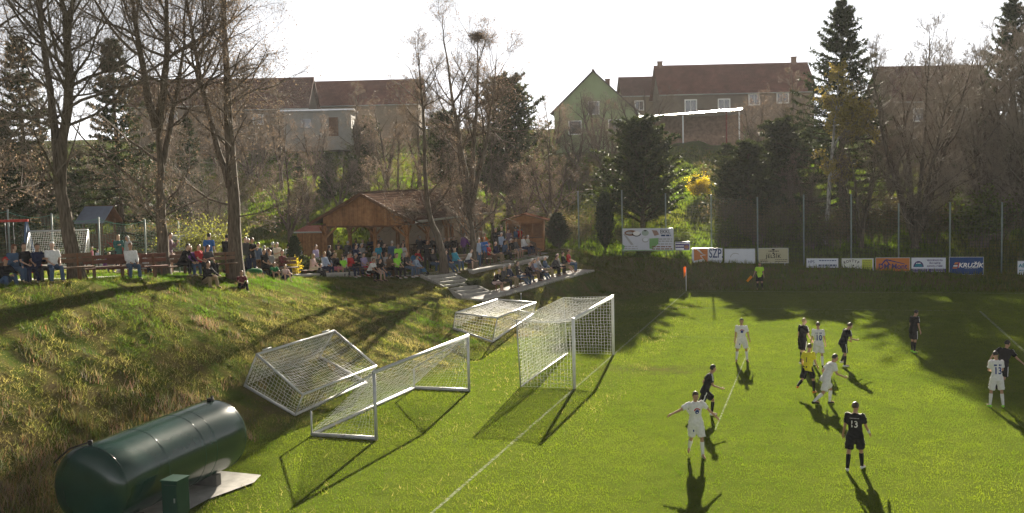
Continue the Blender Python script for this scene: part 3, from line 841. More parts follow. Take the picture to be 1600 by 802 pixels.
for i in range(len(fx) - 1):
    x0, x1 = fx[i], fx[i + 1]; za, zb_ = gz(x0, FY) + .1, gz(x1, FY) + .1; segs = []; nv = 15; nh = 22
    PV = np.zeros((nv, 6, 3)); t6 = np.linspace(0, 1, 6)
    for j in range(nv):
        u_ = (j + .5) / nv; xx = x0 + (x1 - x0) * u_; top = (fzt[i] * (1 - u_) + fzt[i + 1] * u_) - .12 - .25 * 4 * u_ * (1 - u_) * .35; bot = za * (1 - u_) + zb_ * u_
        PV[j, :, 0] = xx + nrng.normal(0, .012, 6); PV[j, :, 1] = FY + nrng.normal(0, .015, 6); PV[j, :, 2] = bot + (top - bot) * t6
    PH = np.zeros((nh, 6, 3))
    for j in range(nh):
        v_ = j / (nh - 1); PH[j, :, 0] = x0 + (x1 - x0) * t6
        top = fzt[i] * (1 - t6) + fzt[i + 1] * t6 - .12 - .0875 * 4 * t6 * (1 - t6); bot = za * (1 - t6) + zb_ * t6
        PH[j, :, 1] = FY + nrng.normal(0, .015, 6); PH[j, :, 2] = bot + (top - bot) * v_
    Vn, Fn = cat_meshes([batch_tubes(PV, np.full((nv, 6), .008), 3), batch_tubes(PH, np.full((nh, 6), .008), 3)])
    o = ob('net', np_mesh('net', Vn - np.array(fo), Fn, NETD), fence); o['kind'] = 'stuff'

# ================================================================== ADVERTISING BOARDS
def text_mesh(s, size, mat, bold=.0, align='CENTER', xs=1.0, extr=.004, spacing=1.0, shear=0.0):
    cu = bpy.data.curves.new('lettering', 'FONT'); cu.body = s; cu.size = size; cu.align_x = align; cu.align_y = 'CENTER'
    cu.offset = bold; cu.extrude = extr; cu.space_character = spacing; cu.resolution_u = 3; cu.shear = shear
    o = bpy.data.objects.new('lettering', cu); COL.objects.link(o)
    me = bpy.data.meshes.new_from_object(o.evaluated_get(bpy.context.evaluated_depsgraph_get()))
    bpy.data.objects.remove(o); bpy.data.curves.remove(cu)
    for v in me.vertices: v.co.x *= xs
    me.materials.clear(); me.materials.append(mat); return me


def col(name, c, rough=.5): return pm(name, c, rough, .05, 3)


INK_B = col('ink_blue', (.02, .05, .16)); INK_K = col('ink_black', (.015, .014, .015)); INK_W = col('ink_white', (.72, .73, .74))
INK_O = col('ink_orange', (.50, .17, .04)); INK_P = col('ink_purple', (.06, .04, .16)); INK_Y = col('ink_yellow_green', (.46, .50, .05)); INK_R = col('ink_red', (.45, .05, .04))
INK_G = col('ink_green', (.16, .34, .12)); INK_T = col('ink_teal', (.02, .20, .28)); INK_GR = col('ink_grey', (.35, .36, .38)); INK_BR = col('ink_brown', (.20, .10, .06))


class Board:
    def __init__(s, px0, px1, pt, pb, Y, base, label, legs=True, name='advertising_board'):
        s.x0, s.x1 = x_on(px0, Y), x_on(px1, Y); pm_ = (px0 + px1) / 2
        s.zt, s.zb = z_on(pm_, pt, Y), z_on(pm_, pb, Y); s.w, s.h = s.x1 - s.x0, s.zt - s.zb
        s.c = Vector(((s.x0 + s.x1) / 2, Y, s.zb)); s.r = tag(empty(name, s.c), label, 'board', 'advertising boards along the far touchline')
        mb = MB(); mb.box((0, 0, s.h / 2), (s.w, .03, s.h)); mb.build('panel', base, s.r)
        mb = MB()
        for xx in (-s.w / 2 + .012, s.w / 2 - .012): mb.box((xx, .002, s.h / 2), (.03, .045, s.h + .02))
        for zz in (.0, s.h): mb.box((0, .002, zz), (s.w, .044, .028))
        mb.build('frame', STEEL, s.r)
        if legs:
            for k in (-.38, .38):
                g = gz(s.c.x + k * s.w, Y + .08) - .3 - s.zb
                mb = MB(); mb.box((k * s.w, .06, (g + s.h * .7) / 2), (.05, .05, s.h * .7 - g)); mb.build('leg', STEEL, s.r)
        s.k = 0

    def P(s, u, v): return Vector(((u - .5) * s.w, -.017 - .0015 * s.k, v * s.h))

    def text(s, t, u, v, hgt, mat, bold=.0, xs=1.0, align='CENTER', spacing=1.0, shear=0, rot=0.):
        s.k += 1
        o = ob('lettering', text_mesh(t, hgt * s.h * 1.38, mat, bold, align, xs, .001, spacing, shear), s.r); o.location = s.P(u, v); o.rotation_euler = (math.pi / 2, -rot, 0)

    def poly(s, pts, mat, name='print'):
        s.k += 1; mb = MB(); n = len(pts)
        a = 0
        for i in range(n): a += pts[i][0] * pts[(i + 1) % n][1] - pts[(i + 1) % n][0] * pts[i][1]
        if a < 0: pts = pts[::-1]
        mb.add([s.P(u, v) for u, v in pts], [tuple(range(n))]); mb.build(name, mat, s.r)

    def bars(s, u0, u1, vs, th, mat, broken=True):
        s.k += 1; mb = MB()
        for v in vs:
            u = u0
            while u < u1 - .01:
                L = rnd.uniform(.03, .09) if broken else u1 - u0; e = min(u1, u + L)
                p, q = s.P(u, v - th / 2), s.P(e, v + th / 2); mb.add([p, (q.x, p.y, p.z), q, (p.x, p.y, q.z)], [(0, 1, 2, 3)]); u = e + (.015 if broken else 1)
        mb.build('print', mat, s.r)

    def disc(s, u, v, ru, rv, mat, a0=0, a1=2 * math.pi, n=20):
        s.poly([(u + ru * math.cos(a0 + (a1 - a0) * i / n), v + rv * math.sin(a0 + (a1 - a0) * i / n)) for i in range(n + (0 if a1 - a0 > 6 else 1))], mat)

    def arc(s, u, v, ru, rv, th, a0, a1, mat, n=14):
        s.k += 1; mb = MB(); vs = []
        for i in range(n + 1):
            a = a0 + (a1 - a0) * i / n
            for q in (1, 1 - th): vs.append(s.P(u + ru * q * math.cos(a), v + rv * q * math.sin(a)))
        mb.add(vs, [(2 * i + 1, 2 * i, 2 * i + 2, 2 * i + 3) if a1 < a0 else (2 * i, 2 * i + 1, 2 * i + 3, 2 * i + 2) for i in range(n)]); mb.build('print', mat, s.r)


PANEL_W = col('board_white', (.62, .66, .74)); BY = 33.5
b = Board(973, 1053, 357, 392, FY - .12, col('banner_silver', (.55, .58, .66)), 'large white banner with stones and green patch hung on the netting', legs=False)
b.disc(.17, .80, .13, .13, INK_BR); b.disc(.14, .80, .07, .06, INK_GR); b.disc(.28, .78, .07, .10, INK_W); b.arc(.28, .78, .09, .14, .25, 3.2, 6.2, INK_K)
b.disc(.45, .80, .07, .13, col('stone_green', (.30, .38, .34))); b.disc(.45, .9, .03, .03, INK_K); b.poly([(.58, .92), (.68, .9), (.72, .72), (.63, .66)], col('stone_brown', (.30, .20, .16)))
b.disc(.45, .48, .065, .11, INK_GR); b.disc(.455, .5, .05, .085, PANEL_W)
b.poly([(.53, .10), (.53, .55), (.72, .57), (.70, .3), (.58, .08)], INK_G); b.bars(.70, .97, [.52, .42, .30], .06, INK_GR); b.bars(.58, .97, [.18, .08], .05, INK_BR); b.bars(.03, .3, [.2, .1], .04, INK_GR)
b.poly([(.02, .75), (.05, .78), (.22, .28), (.17, .26)], INK_GR); b.poly([(0, .3), (.05, .22), (.02, .05), (0, .05)], INK_G); b.bars(.0, 1, [.02], .03, INK_G, False)
b.text('EKKL', .84, .84, .17, INK_K, .002, .85); b.bars(.76, .95, [.68], .07, INK_B)
b = Board(1055, 1078, 378, 391, FY - .12, INK_P, 'small purple and white board beside the large banner', legs=False)
b.bars(.04, .96, [.82], .13, INK_W); b.bars(.04, .6, [.5], .13, INK_W); b.bars(.04, .6, [.15], .22, PANEL_W, False); b.disc(.78, .38, .16, .22, INK_BR)
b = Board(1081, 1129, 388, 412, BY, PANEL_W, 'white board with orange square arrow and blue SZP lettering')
b.poly([(.07, .06), (.52, .06), (.52, .95), (.07, .95)], INK_O)
b.poly([(.14, .95), (.24, .93), (.33, .62), (.47, .56), (.30, .50), (.42, .22), (.42, .15), (.07, .06), (.07, .18), (.36, .3), (.27, .52), (.40, .58), (.30, .66)], INK_W)
b.text('SZP.', .79, .63, .58, INK_B, .012, .62); b.text('LEDNICE', .79, .14, .14, INK_B, .0, .8, spacing=1.15)
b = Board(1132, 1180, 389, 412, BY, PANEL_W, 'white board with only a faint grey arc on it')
b.arc(.36, .38, .18, .34, .12, 3.0, .9, INK_GR); b.bars(.2, .95, [.22], .015, col('ink_pale', (.48, .53, .62)))
b = Board(1185, 1232, 388, 411, BY, col('board_sand', (.42, .40, .27)), 'sand coloured board with dark JELŠÍK lettering')
b.text('JELŠÍK', .5, .44, .24, INK_K, .006, 1.0, spacing=1.15); b.disc(.5, .90, .05, .05, INK_K); b.bars(.34, .68, [.80], .06, INK_K); b.disc(.5, .66, .035, .05, INK_K); b.bars(.27, .42, [.66], .02, INK_K); b.bars(.58, .73, [.66], .02, INK_K)
b.bars(.06, .32, [.2, .1], .035, INK_K); b.bars(.56, .96, [.22, .1], .035, INK_K)
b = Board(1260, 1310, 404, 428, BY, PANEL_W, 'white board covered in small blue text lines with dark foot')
b.text('HPS', .15, .77, .20, INK_B, .002, .9); b.bars(.40, .95, [.86], .06, INK_B); b.bars(.38, .95, [.56], .09, INK_B); b.bars(.05, .95, [.47], .02, INK_B, False); b.bars(.06, .94, [.38], .04, INK_B); b.bars(.12, .9, [.3], .04, INK_B); b.bars(.3, .7, [.21], .03, INK_B)
b = Board(1315, 1365, 404, 428, BY, col('board_cream', (.62, .64, .58)), 'cream board with arched KOVTYP lettering and a yellow text block')
for i, ch in enumerate('KOVTYP'):
    a = (i - 2.5) / 2.5; b.text(ch, .31 + a * .21, .83 - .10 * a * a, .18, INK_K, .004, .9, rot=-a * .35)
b.disc(.37, .55, .022, .05, INK_K); b.arc(.3, .75, .26, .42, .06, 3.7, 5.7, INK_B); b.poly([(.06, .08), (.55, .08), (.55, .2), (.06, .2)], INK_Y); b.bars(.08, .53, [.14], .05, INK_K)
b.poly([(.64, .2), (.96, .2), (.96, .94), (.64, .94)], INK_Y); b.bars(.67, .93, [.86, .75, .64, .53, .42, .31], .04, col('ink_olive', (.22, .25, .06)))
b = Board(1368, 1422, 403, 427, BY, INK_O, 'orange board with dark purple DM Mont lettering under a roof outline')
b.text('DM Mont', .5, .43, .34, INK_P, .012, .95)
b.poly([(.14, .5), (.26, .86), (.32, .92), (.85, .62), (.85, .57), (.34, .82), (.46, .5), (.42, .5), (.3, .8), (.18, .5)], INK_P)
b.poly([(0, 0), (1, 0), (1, .13), (0, .13)], INK_K); b.bars(.04, .96, [.07], .06, INK_W)
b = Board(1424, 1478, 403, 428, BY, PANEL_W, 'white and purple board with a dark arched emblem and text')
b.disc(.21, .42, .15, .38, INK_P, 0, math.pi); b.disc(.21, .44, .12, .22, INK_T, 0, math.pi); b.bars(.14, .28, [.66], .05, INK_W)
b.text('VELKOOBCHOD PIVA', .68, .84, .11, INK_P, .004, .62); b.text('VÍNO NÁPOJE', .68, .66, .11, INK_P, .004, .7); b.text('ALKOHOL A TABÁK', .68, .48, .11, INK_P, .004, .66)
b.poly([(0, .04), (.47, .04), (.47, .32), (0, .32)], INK_P); b.poly([(.49, .07), (1, .07), (1, .32), (.49, .32)], INK_P); b.bars(.03, .44, [.25, .12], .05, INK_GR); b.bars(.58, .96, [.25, .15], .05, INK_GR)
b = Board(1483, 1537, 402, 429, BY, col('board_blue', (.008, .05, .18)), 'deep blue board with white KRUŽÍK lettering and striped logo')
b.text('KRUŽÍK', .62, .52, .26, INK_W, .012, 1.05, shear=.25); b.poly([(.14, .58), (.24, .58), (.27, .7), (.18, .7)], INK_O); b.poly([(.12, .46), (.24, .46), (.25, .53), (.13, .53)], INK_W); b.poly([(.10, .34), (.23, .34), (.24, .42), (.11, .42)], INK_O); b.poly([(.25, .36), (.28, .4), (.31, .7), (.28, .7)], INK_R); b.bars(.45, .85, [.36], .03, INK_GR)
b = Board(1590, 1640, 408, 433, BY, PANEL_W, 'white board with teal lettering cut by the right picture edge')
b.text('AB', .14, .70, .22, INK_T, .008, 1.0); b.disc(.28, .8, .1, .14, INK_T, 0, math.pi); b.bars(.05, .9, [.42], .05, INK_T)

# ================================================================== TREES
def bark_mat(name, c1, c2):
    m, n, l, b = newmat(name)
    tc = n.new('ShaderNodeTexCoord'); mp = n.new('ShaderNodeMapping'); mp.inputs['Scale'].default_value = (9, 9, 1.6)
    l.new(tc.outputs['Object'], mp.inputs['Vector']); q = n.new('ShaderNodeTexNoise'); q.inputs['Scale'].default_value = 1.6; q.inputs['Detail'].default_value = 7
    l.new(mp.outputs[0], q.inputs['Vector']); r = n.new('ShaderNodeValToRGB'); l.new(q.outputs['Fac'], r.inputs[0])
    r.color_ramp.elements[0].position = .33; r.color_ramp.elements[0].color = (*c1, 1); r.color_ramp.elements[1].position = .68; r.color_ramp.elements[1].color = (*c2, 1)
    l.new(r.outputs[0], b.inputs['Base Color']); b.inputs['Roughness'].default_value = .9; b.inputs['Specular IOR Level'].default_value = .1
    bp = n.new('ShaderNodeBump'); bp.inputs['Distance'].default_value = .03; l.new(q.outputs['Fac'], bp.inputs['Height']); l.new(bp.outputs[0], b.inputs['Normal'])
    return m


BARK = bark_mat('bark_brown', (.055, .043, .032), (.155, .125, .095))
BARK_M = bark_mat('bark_mossy', (.05, .045, .022), (.12, .105, .055))
TWIG = pm('twig_brown', (.16, .13, .105), .85, .25, 1.5, spec=.15)
TWIG_P = pm('twig_pale', (.23, .19, .15), .8, .25, 1.5, spec=.2)
BIRCH = bark_mat('bark_birch', (.10, .09, .08), (.55, .53, .50))
BUD = leafmat('bud_tan', 'tone', trans=.3, tint=(1.15, 1.02, .85))
LEAF = leafmat('leaf', 'tone', trans=.42, tint=(1.2, 1.1, .6))
NEEDLE = leafmat('needle', 'tone', trans=.22, tint=(1.2, 1.15, .6))


def unit(v): return v / (np.linalg.norm(v, axis=-1, keepdims=True) + 1e-9)


def sprout(P, R, n, t0, t1, ang, length, K, rfac, rmin, rng, trop=.15, wob=.12, shape=None, jit=.25):
    """grow n side branches from every parent polyline; returns P2 (M*n,K,3), R2"""
    M, Kp, _ = P.shape
    t = np.sort(rng.uniform(t0, t1, (M, n)), axis=1) if n > 1 else rng.uniform(t0, t1, (M, n))
    f = t * (Kp - 1); i = np.minimum(f.astype(int), Kp - 2); u = (f - i)[..., None]
    mi = np.arange(M)[:, None]
    p0 = P[mi, i] * (1 - u) + P[mi, i + 1] * u; d0 = unit(P[mi, i + 1] - P[mi, i])
    r0 = R[mi, i] * (1 - u[..., 0]) + R[mi, i + 1] * u[..., 0]
    p0 = p0.reshape(-1, 3); d0 = d0.reshape(-1, 3); r0 = r0.ravel(); t = t.ravel(); m = len(p0)
    az = (np.tile(np.arange(n) * 2.4, M) + rng.uniform(0, 6.28, m) * .5 + np.repeat(rng.uniform(0, 6.28, M), n))
    ref = np.where(np.abs(d0[:, 2:3]) > .9, np.array([[1., 0, 0]]), np.array([[0, 0, 1.]]))
    a = unit(np.cross(d0, ref)); b = np.cross(d0, a)
    side = a * np.cos(az)[:, None] + b * np.sin(az)[:, None]
    an = np.radians(ang) * (1 + rng.normal(0, jit, m) * .6)
    if shape is not None: an = an * shape[1](t)
    d = unit(d0 * np.cos(an)[:, None] + side * np.sin(an)[:, None])
    plen = np.repeat(np.linalg.norm(P[:, 1:] - P[:, :-1], axis=2).sum(1), n)
    L = (length if length > 0 else -length * plen) * rng.uniform(1 - jit, 1 + jit, m)
    if shape is not None: L = L * shape[0](t)
    Q = np.zeros((m, K, 3)); Q[:, 0] = p0
    for k in range(1, K):
        d = unit(d + np.array([0, 0, trop]) / (K - 1) * 2 + rng.normal(0, wob, (m, 3)))
        Q[:, k] = Q[:, k - 1] + d * (L / (K - 1))[:, None]
    rs = np.maximum(np.minimum(r0 * rfac, L * .0115 + rmin), rmin)
    R2 = rs[:, None] * np.linspace(1, .35, K)[None]; R2 = np.maximum(R2, rmin * .7)
    return Q, R2


def leaves_at(pts, n_per, spread, size, rng, cols, aspect=1.6, drop=0.0):
    """small leaf-sized faces scattered round points -> V,F(tri pairs as quads),tone"""
    m = len(pts) * n_per
    c = np.repeat(pts, n_per, axis=0) + rng.normal(0, spread, (m, 3)); c[:, 2] -= drop * rng.random(m)
    a = unit(rng.normal(0, 1, (m, 3))); b = unit(np.cross(a, rng.normal(0, 1, (m, 3))))
    s = size * rng.uniform(.6, 1.35, m)[:, None]
    V = np.stack([c - a * s * aspect, c - b * s, c + a * s * aspect, c + b * s], 1).reshape(-1, 3)
    F = np.arange(4 * m).reshape(-1, 4)
    cols = np.array(cols); k = rng.integers(0, len(cols), m); tone = cols[k] * rng.uniform(.75, 1.25, m)[:, None]
    return V, F, tone


def bare_tree_mesh(seed, H, stems, r0, limbs, lim_len, clear=.22, twigs=(7, 7, 5), spread=55, buds=None, bud_n=1, bud_s=.035, rmin=.0036, trop=.22, twig_mat=None, bark=None, droop=0.0):
    """stems: list of polylines (in units of H); returns (trunk mesh, crown mesh)"""
    rng = np.random.default_rng(seed); parts0 = []; L1 = []
    K = 12
    SP, SR = [], []
    for st, rf in stems:
        st = np.array(st) * H; tt = np.linspace(0, 1, len(st)); ti = np.linspace(0, 1, K)
        p = np.stack([np.interp(ti, tt, st[:, k]) for k in range(3)], -1)
        p[1:-1] = (p[:-2] + 2 * p[1:-1] + p[2:]) / 4; p[1:-1] += rng.normal(0, .0018 * H, (K - 2, 3)) * [1, 1, 0]
        r = r0 * rf * (1 - ti) ** .85 + .012
        if st[0][2] < .05: r[0] *= 1.35
        SP.append(p); SR.append(r)
    SP = np.array(SP); SR = np.array(SR)
    parts0.append(batch_tubes(SP, SR, 9))
    shp = (lambda t: (1.15 - .75 * t) * (.55 + .45 * np.clip((t - clear) / .15, 0, 1)), lambda t: 1.25 - .6 * t)
    P1, R1 = sprout(SP, SR, limbs, clear, .97, spread, lim_len * H, 8, .62, .014, rng, trop, .13, shp)
    parts0.append(batch_tubes(P1, R1, 6))
    P2, R2 = sprout(P1, R1, twigs[0], .15, 1, 48, -.42, 6, .55, .0062, rng, trop * .7 - droop, .14)
    P3, R3 = sprout(P2, R2, twigs[1], .12, 1, 45, -.46, 3, .65, rmin, rng, trop * .6 - droop * 1.5, .16)
    P4, R4 = sprout(P3, R3, twigs[2], .15, 1, 42, -.55, 2, .7, rmin * .8, rng, trop * .5 - droop * 2, .15)
    parts = [batch_tubes(P2, R2, 4), batch_tubes(P3, R3, 3), batch_tubes(P4, R4, 3)]
    V, F = cat_meshes(parts0); tm = np_mesh('trunk', V, F, bark or BARK, smooth=True)
    V, F = cat_meshes(parts); tw = np.tile(np.array([[.1, .08, .06]]), (len(F), 1)); mats = [twig_mat or TWIG]; nf = len(F)
    if buds:
        tips = np.concatenate([P4[:, -1], P3[:, -1]]); v, f, c = leaves_at(tips, bud_n, .03, bud_s, rng, buds)
        F = np.concatenate([F, f + len(V)]); V = np.concatenate([V, v]); tw = np.concatenate([tw, c]); mats.append(BUD)
    cm = np_mesh('crown', V, F, mats, tw)
    if buds:
        mi = np.zeros(len(F), dtype=np.int32); mi[nf:] = 1; cm.polygons.foreach_set('material_index', mi)
    return tm, cm


def put_tree(meshes, c, label, name='bare_tree', rz=0., s=1., group=None, cat='tree'):
    r = tag(empty(name, c, rz, ), label, cat, group); r.scale = (s, s, s) if not hasattr(s, '__len__') else s
    for n_, m_ in zip(('trunk', 'crown'), meshes): ob(n_, m_, r)
    return r


TAN = [(.20, .155, .115), (.16, .12, .09), (.25, .20, .15)]
PINK = [(.27, .205, .17), (.22, .165, .13), (.20, .16, .12)]
OLV = [(.16, .17, .06), (.22, .21, .08), (.12, .13, .05)]
# hero trees along the terrace ------------------------------------------------
# stems are drawn in the plane facing the camera: local x = picture right
def vs(pts): return [(p[0], p[2] if len(p) > 2 else 0, p[1]) for p in pts]


hA = bare_tree_mesh(11, 14.5, [(vs([(0, 0), (-.012, .10), (-.03, .22), (-.036, .33), (-.05, .48, .02), (-.07, .7, .03), (-.085, 1.0, .04)]), 1),
                              (vs([(-.035, .31), (-.01, .40, .01), (.002, .5, .02), (.006, .62), (.05, .8), (.1, .97)]), .68),
                              (vs([(-.03, .2), (-.015, .34, -.01), (0.008, .46, -.02), (0.01, .66, -.02), (-.01, .92, -.02)]), .62)], .27, 14, .35, .26, (7, 7, 5), 62, None, 1, .03, .0042)
hB = bare_tree_mesh(12, 14.5, [(vs([(0, 0), (.0, .2), (.005, .36), (.0, .46)]), 1), (vs([(.0, .42), (-.03, .56), (-.05, .75), (-.07, 1)]), .7), (vs([(.0, .42), (.03, .55), (.045, .72), (.035, .98)]), .72),
                              (vs([(.0, .3, .01), (.03, .45, .04), (.06, .62, .07), (.08, .9, .1)]), .5)], .26, 13, .35, .26, (6, 7, 5), 62, TAN, 1, .022)
hC = bare_tree_mesh(13, 15.0, [(vs([(0, 0), (.002, .2), (.0, .45), (-.004, .7), (0, 1)]), 1), (vs([(-.006, .27), (-.045, .42), (-.08, .6), (-.11, .82), (-.115, .98)]), .42)], .33, 26, .29, .20, (7, 8, 4), 66, TAN, 1, .022)
hD = bare_tree_mesh(14, 13.6, [(vs([(0, 0), (-.002, .12), (-.03, .18), (-.06, .24), (-.068, .34), (-.066, .55), (-.075, .8), (-.085, 1)]), 1)], .24, 28, .27, .32, (7, 6, 4), 68, TAN, 1, .02)
hE = bare_tree_mesh(15, 15.4, [(vs([(0, 0), (-.004, .14), (-.012, .26)]), 1), (vs([(-.01, .24), (-.03, .42), (-.07, .66), (-.10, .98)]), .7), (vs([(-.012, .22), (.005, .45, .02), (.03, .7, .03), (.035, .93, .03)]), .66),
                              (vs([(-.01, .24), (.04, .42, -.03), (.085, .62, -.04), (.11, .84, -.05)]), .55), (vs([(-.01, .2), (-.045, .36, .05), (-.055, .55, .09), (-.02, .8, .1)]), .5)], .27, 13, .27, .26, (7, 6, 4), 56, PINK, 1, .022)
FACE = vx
HERO = [(hA, 121, 39, 'tall bare tree with forked trunk beside the bench of five spectators'), (hB, 256, 45, 'tall bare tree whose trunk stands left of the sitting group on the grass'),
        (hC, 368, 47, 'tallest bare tree with straight thick trunk behind the boy sitting on the grass'), (hD, 694, 63, 'leaning bare tree in front of the pavilion roof'), (hE, 741, 65.5, 'many-stemmed bare tree with a crow nest in front of the club room')]
for meshes, px, dep, lab in HERO:
    c = gp(px, dep); put_tree(meshes, (c.x, c.y, c.z - .05), lab, 'bare_tree', FACE, 1., 'tall bare trees along the terrace')
c = gp(-42, 41); put_tree(hB, (c.x, c.y, c.z - .1), 'bare tree reaching in at the left picture edge', 'bare_tree', FACE + 2.5, 1.1, 'tall bare trees along the terrace')
# crow nest in the many-stemmed tree
p = at(746, 58, 65.5); mbV, mbF = [], []
q = nrng.normal(0, 1, (220, 3)) * [.22, .22, .16]; d = unit(nrng.normal(0, 1, (220, 3)) * [1, 1, .4]) * .3
PT = np.stack([q - d, q + nrng.normal(0, .03, q.shape), q + d], 1)
Vn, Fn = batch_tubes(PT, np.full((220, 3), .012), 3)
tag(ob('crow_nest', np_mesh('crow_nest', Vn, Fn, TWIG), loc=p), 'dark ball of twigs, a crow nest high in the many-stemmed tree', 'nest')

# background bare trees -------------------------------------------------------
bg1 = bare_tree_mesh(21, 9, [(vs([(0, 0), (.01, .3), (0, .6), (.02, 1)]), 1), (vs([(0, .18), (-.08, .4), (-.14, .7)]), .7), (vs([(0, .2), (.09, .4), (.16, .75)]), .7)], .17, 11, .3, .2, (5, 5, 4), 55, TAN, 1, .02, .0038)
bg2 = bare_tree_mesh(22, 8, [(vs([(0, 0), (-.02, .2), (-.1, .5), (-.14, .95)]), 1), (vs([(0, .1), (.1, .4), (.2, .8)]), .8), (vs([(0, .12), (.0, .5, .1), (.05, .9, .18)]), .8), (vs([(0, .12), (-.04, .5, -.1), (-.2, .8, -.2)]), .7)], .15, 11, .32, .15, (5, 5, 4), 50, PINK, 1, .022, .0038)
bg3 = bare_tree_mesh(23, 7, [(vs([(0, 0), (.0, .25)]), 1), (vs([(0, .22), (-.16, .5), (-.25, .8)]), .75), (vs([(0, .22), (.12, .5), (.3, .8)]), .75), (vs([(0, .22), (.02, .55, .15), (.0, .95, .2)]), .7)], .17, 9, .34, .25, (6, 6, 4), 50, None, 1, .03, .005, .3)
bg4 = bare_tree_mesh(24, 10, [(vs([(0, 0), (.0, .1), (-.08, .5), (-.12, 1)]), 1), (vs([(0, .02), (.06, .4), (.16, .9)]), .9), (vs([(0, .02), (-.12, .35), (-.3, .75)]), .8), (vs([(0, .02), (.18, .35), (.34, .7)]), .8), (vs([(0, .02), (.0, .5, .15), (.04, .95, .2)]), .8), (vs([(0, .02), (.02, .5, -.15), (.1, .9, -.25)]), .8), (vs([(0, .02), (-.1, .5, -.1), (-.2, .88, -.16)]), .8)], .15, 14, .28, .12, (6, 7, 3), 48, None, 1, .028, .0072, .25, TWIG_P)
KINDS_ = {'a': bg1, 'b': bg2, 'c': bg3, 'd': bg4}
BGT = [  # kind, px, depth, scale, label
    ('a', 255, 118, 1.25, 'bare tree before the far left barn wall'), ('b', 290, 112, 1.2, 'budding tree before the far left barn, right one'), ('a', 345, 116, 1.3, 'bare tree before the dark roofed barn, left of the thickest trunk'), ('b', 395, 112, 1.2, 'bare tree before the dark roofed barn window'), ('a', 440, 118, 1.25, 'bare tree left of the white outbuilding'),
    ('b', 492, 120, 1.05, 'bare tree before the white outbuilding door'), ('a', 560, 124, 1.2, 'bare tree before the tan barn wall'), ('b', 605, 118, 1.25, 'budding tree before the tan barn, right one'), ('a', 655, 116, 1.3, 'bare tree below the end of the tan barn'), ('b', 860, 118, 1.2, 'budding tree left below the green house'),
    ('b', 900, 116, .95, 'budding tree before the green house wall'), ('a', 958, 118, .9, 'slim tree before the carport end'), ('b', 120, 96, 1.2, 'budding tree behind the left spruces'), ('a', 20, 100, 1.4, 'tall slim tree at the far left behind the spruces'), ('b', 1345, 79, 1.1, 'bare tree right of the birch stem'), ('b', 1180, 126, 1.1, 'budding tree before the farmhouse right end'), ('a', 1240, 122, 1.2, 'bare tree before the farmhouse chimney end'), ('b', 735, 102, 1.2, 'budding tree above the club room roof'), ('a', 800, 110, 1.2, 'bare tree above the snack kiosk'),
    ('a', 75, 62, 1.1, 'slim bare tree behind the playground swing'), ('b', 28, 75, 1.0, 'bushy bare tree among the dark spruces at far left'), 
    ('b', 228, 82, 1.05, 'bare tree with rosy buds right of the second spruce'), ('d', 335, 76, .7, 'many-stemmed bare bush behind the willow'),
    ('a', 455, 80, .9, 'slim budding tree on the meadow above the standing spectators'), ('a', 482, 92, .8, 'small bare tree on the meadow left of the fruit tree'),
    ('c', 530, 99, 1.0, 'spreading old fruit tree alone on the sunny meadow'), ('b', 590, 92, .9, 'pale budding tree left of the leaning tree'), ('a', 625, 80, 1.0, 'bare tree behind the pavilion ridge'),
    ('b', 710, 88, .9, 'rosy budding tree behind the club room roof'),
    ('a', 770, 86, .95, 'budding tree behind the crow nest tree'), ('b', 815, 84, .9, 'rosy budding tree behind the snack kiosk'), ('a', 862, 82, 1.0, 'two-stemmed bare tree right of the snack kiosk'),
    ('c', 945, 108, 1.0, 'crooked fruit tree before the green house gable'), ('c', 1005, 122, 1.35, 'old gnarled tree reaching above the carport roof'), ('c', 935, 125, 1.4, 'gnarled tree reaching above the green house roof'),
    ('d', 1430, 78, 1.5, 'big fan-shaped bare tree behind the orange board'), ('d', 1392, 100, 1.2, 'tall bare tree right of the tall spruce'),
    ('d', 1480, 92, 1.35, 'broad bare tree before the right barn'), ('d', 1545, 82, 1.5, 'bare tree behind the deep blue board'), ('d', 1610, 80, 1.6, 'bare tree at the right picture edge'), 
    ('b', 1255, 84, .8, 'dense bare bush left of the birch stem'), ('a', 1500, 118, 1.2, 'slim bare tree above the right barn roof'), ('d', 690, 118, 1.0, 'tall bare bush below the far tiled barn')]
for i, (k, px, dep, s, lab) in enumerate(BGT):
    c = gp(px, dep); put_tree(KINDS_[k], (c.x, c.y, c.z - .1), lab, 'bare_tree', rnd.uniform(0, 6.28), (s * rnd.uniform(.9, 1.1), s * rnd.uniform(.9, 1.1), s), 'bare trees on the hillside')

# ------------------------------------------------------------------ conifers
NG = [(.030, .048, .022), (.040, .058, .026), (.022, .036, .018), (.052, .068, .030)]
NP = [(.050, .068, .028), (.036, .052, .022), (.070, .085, .036), (.028, .040, .018)]


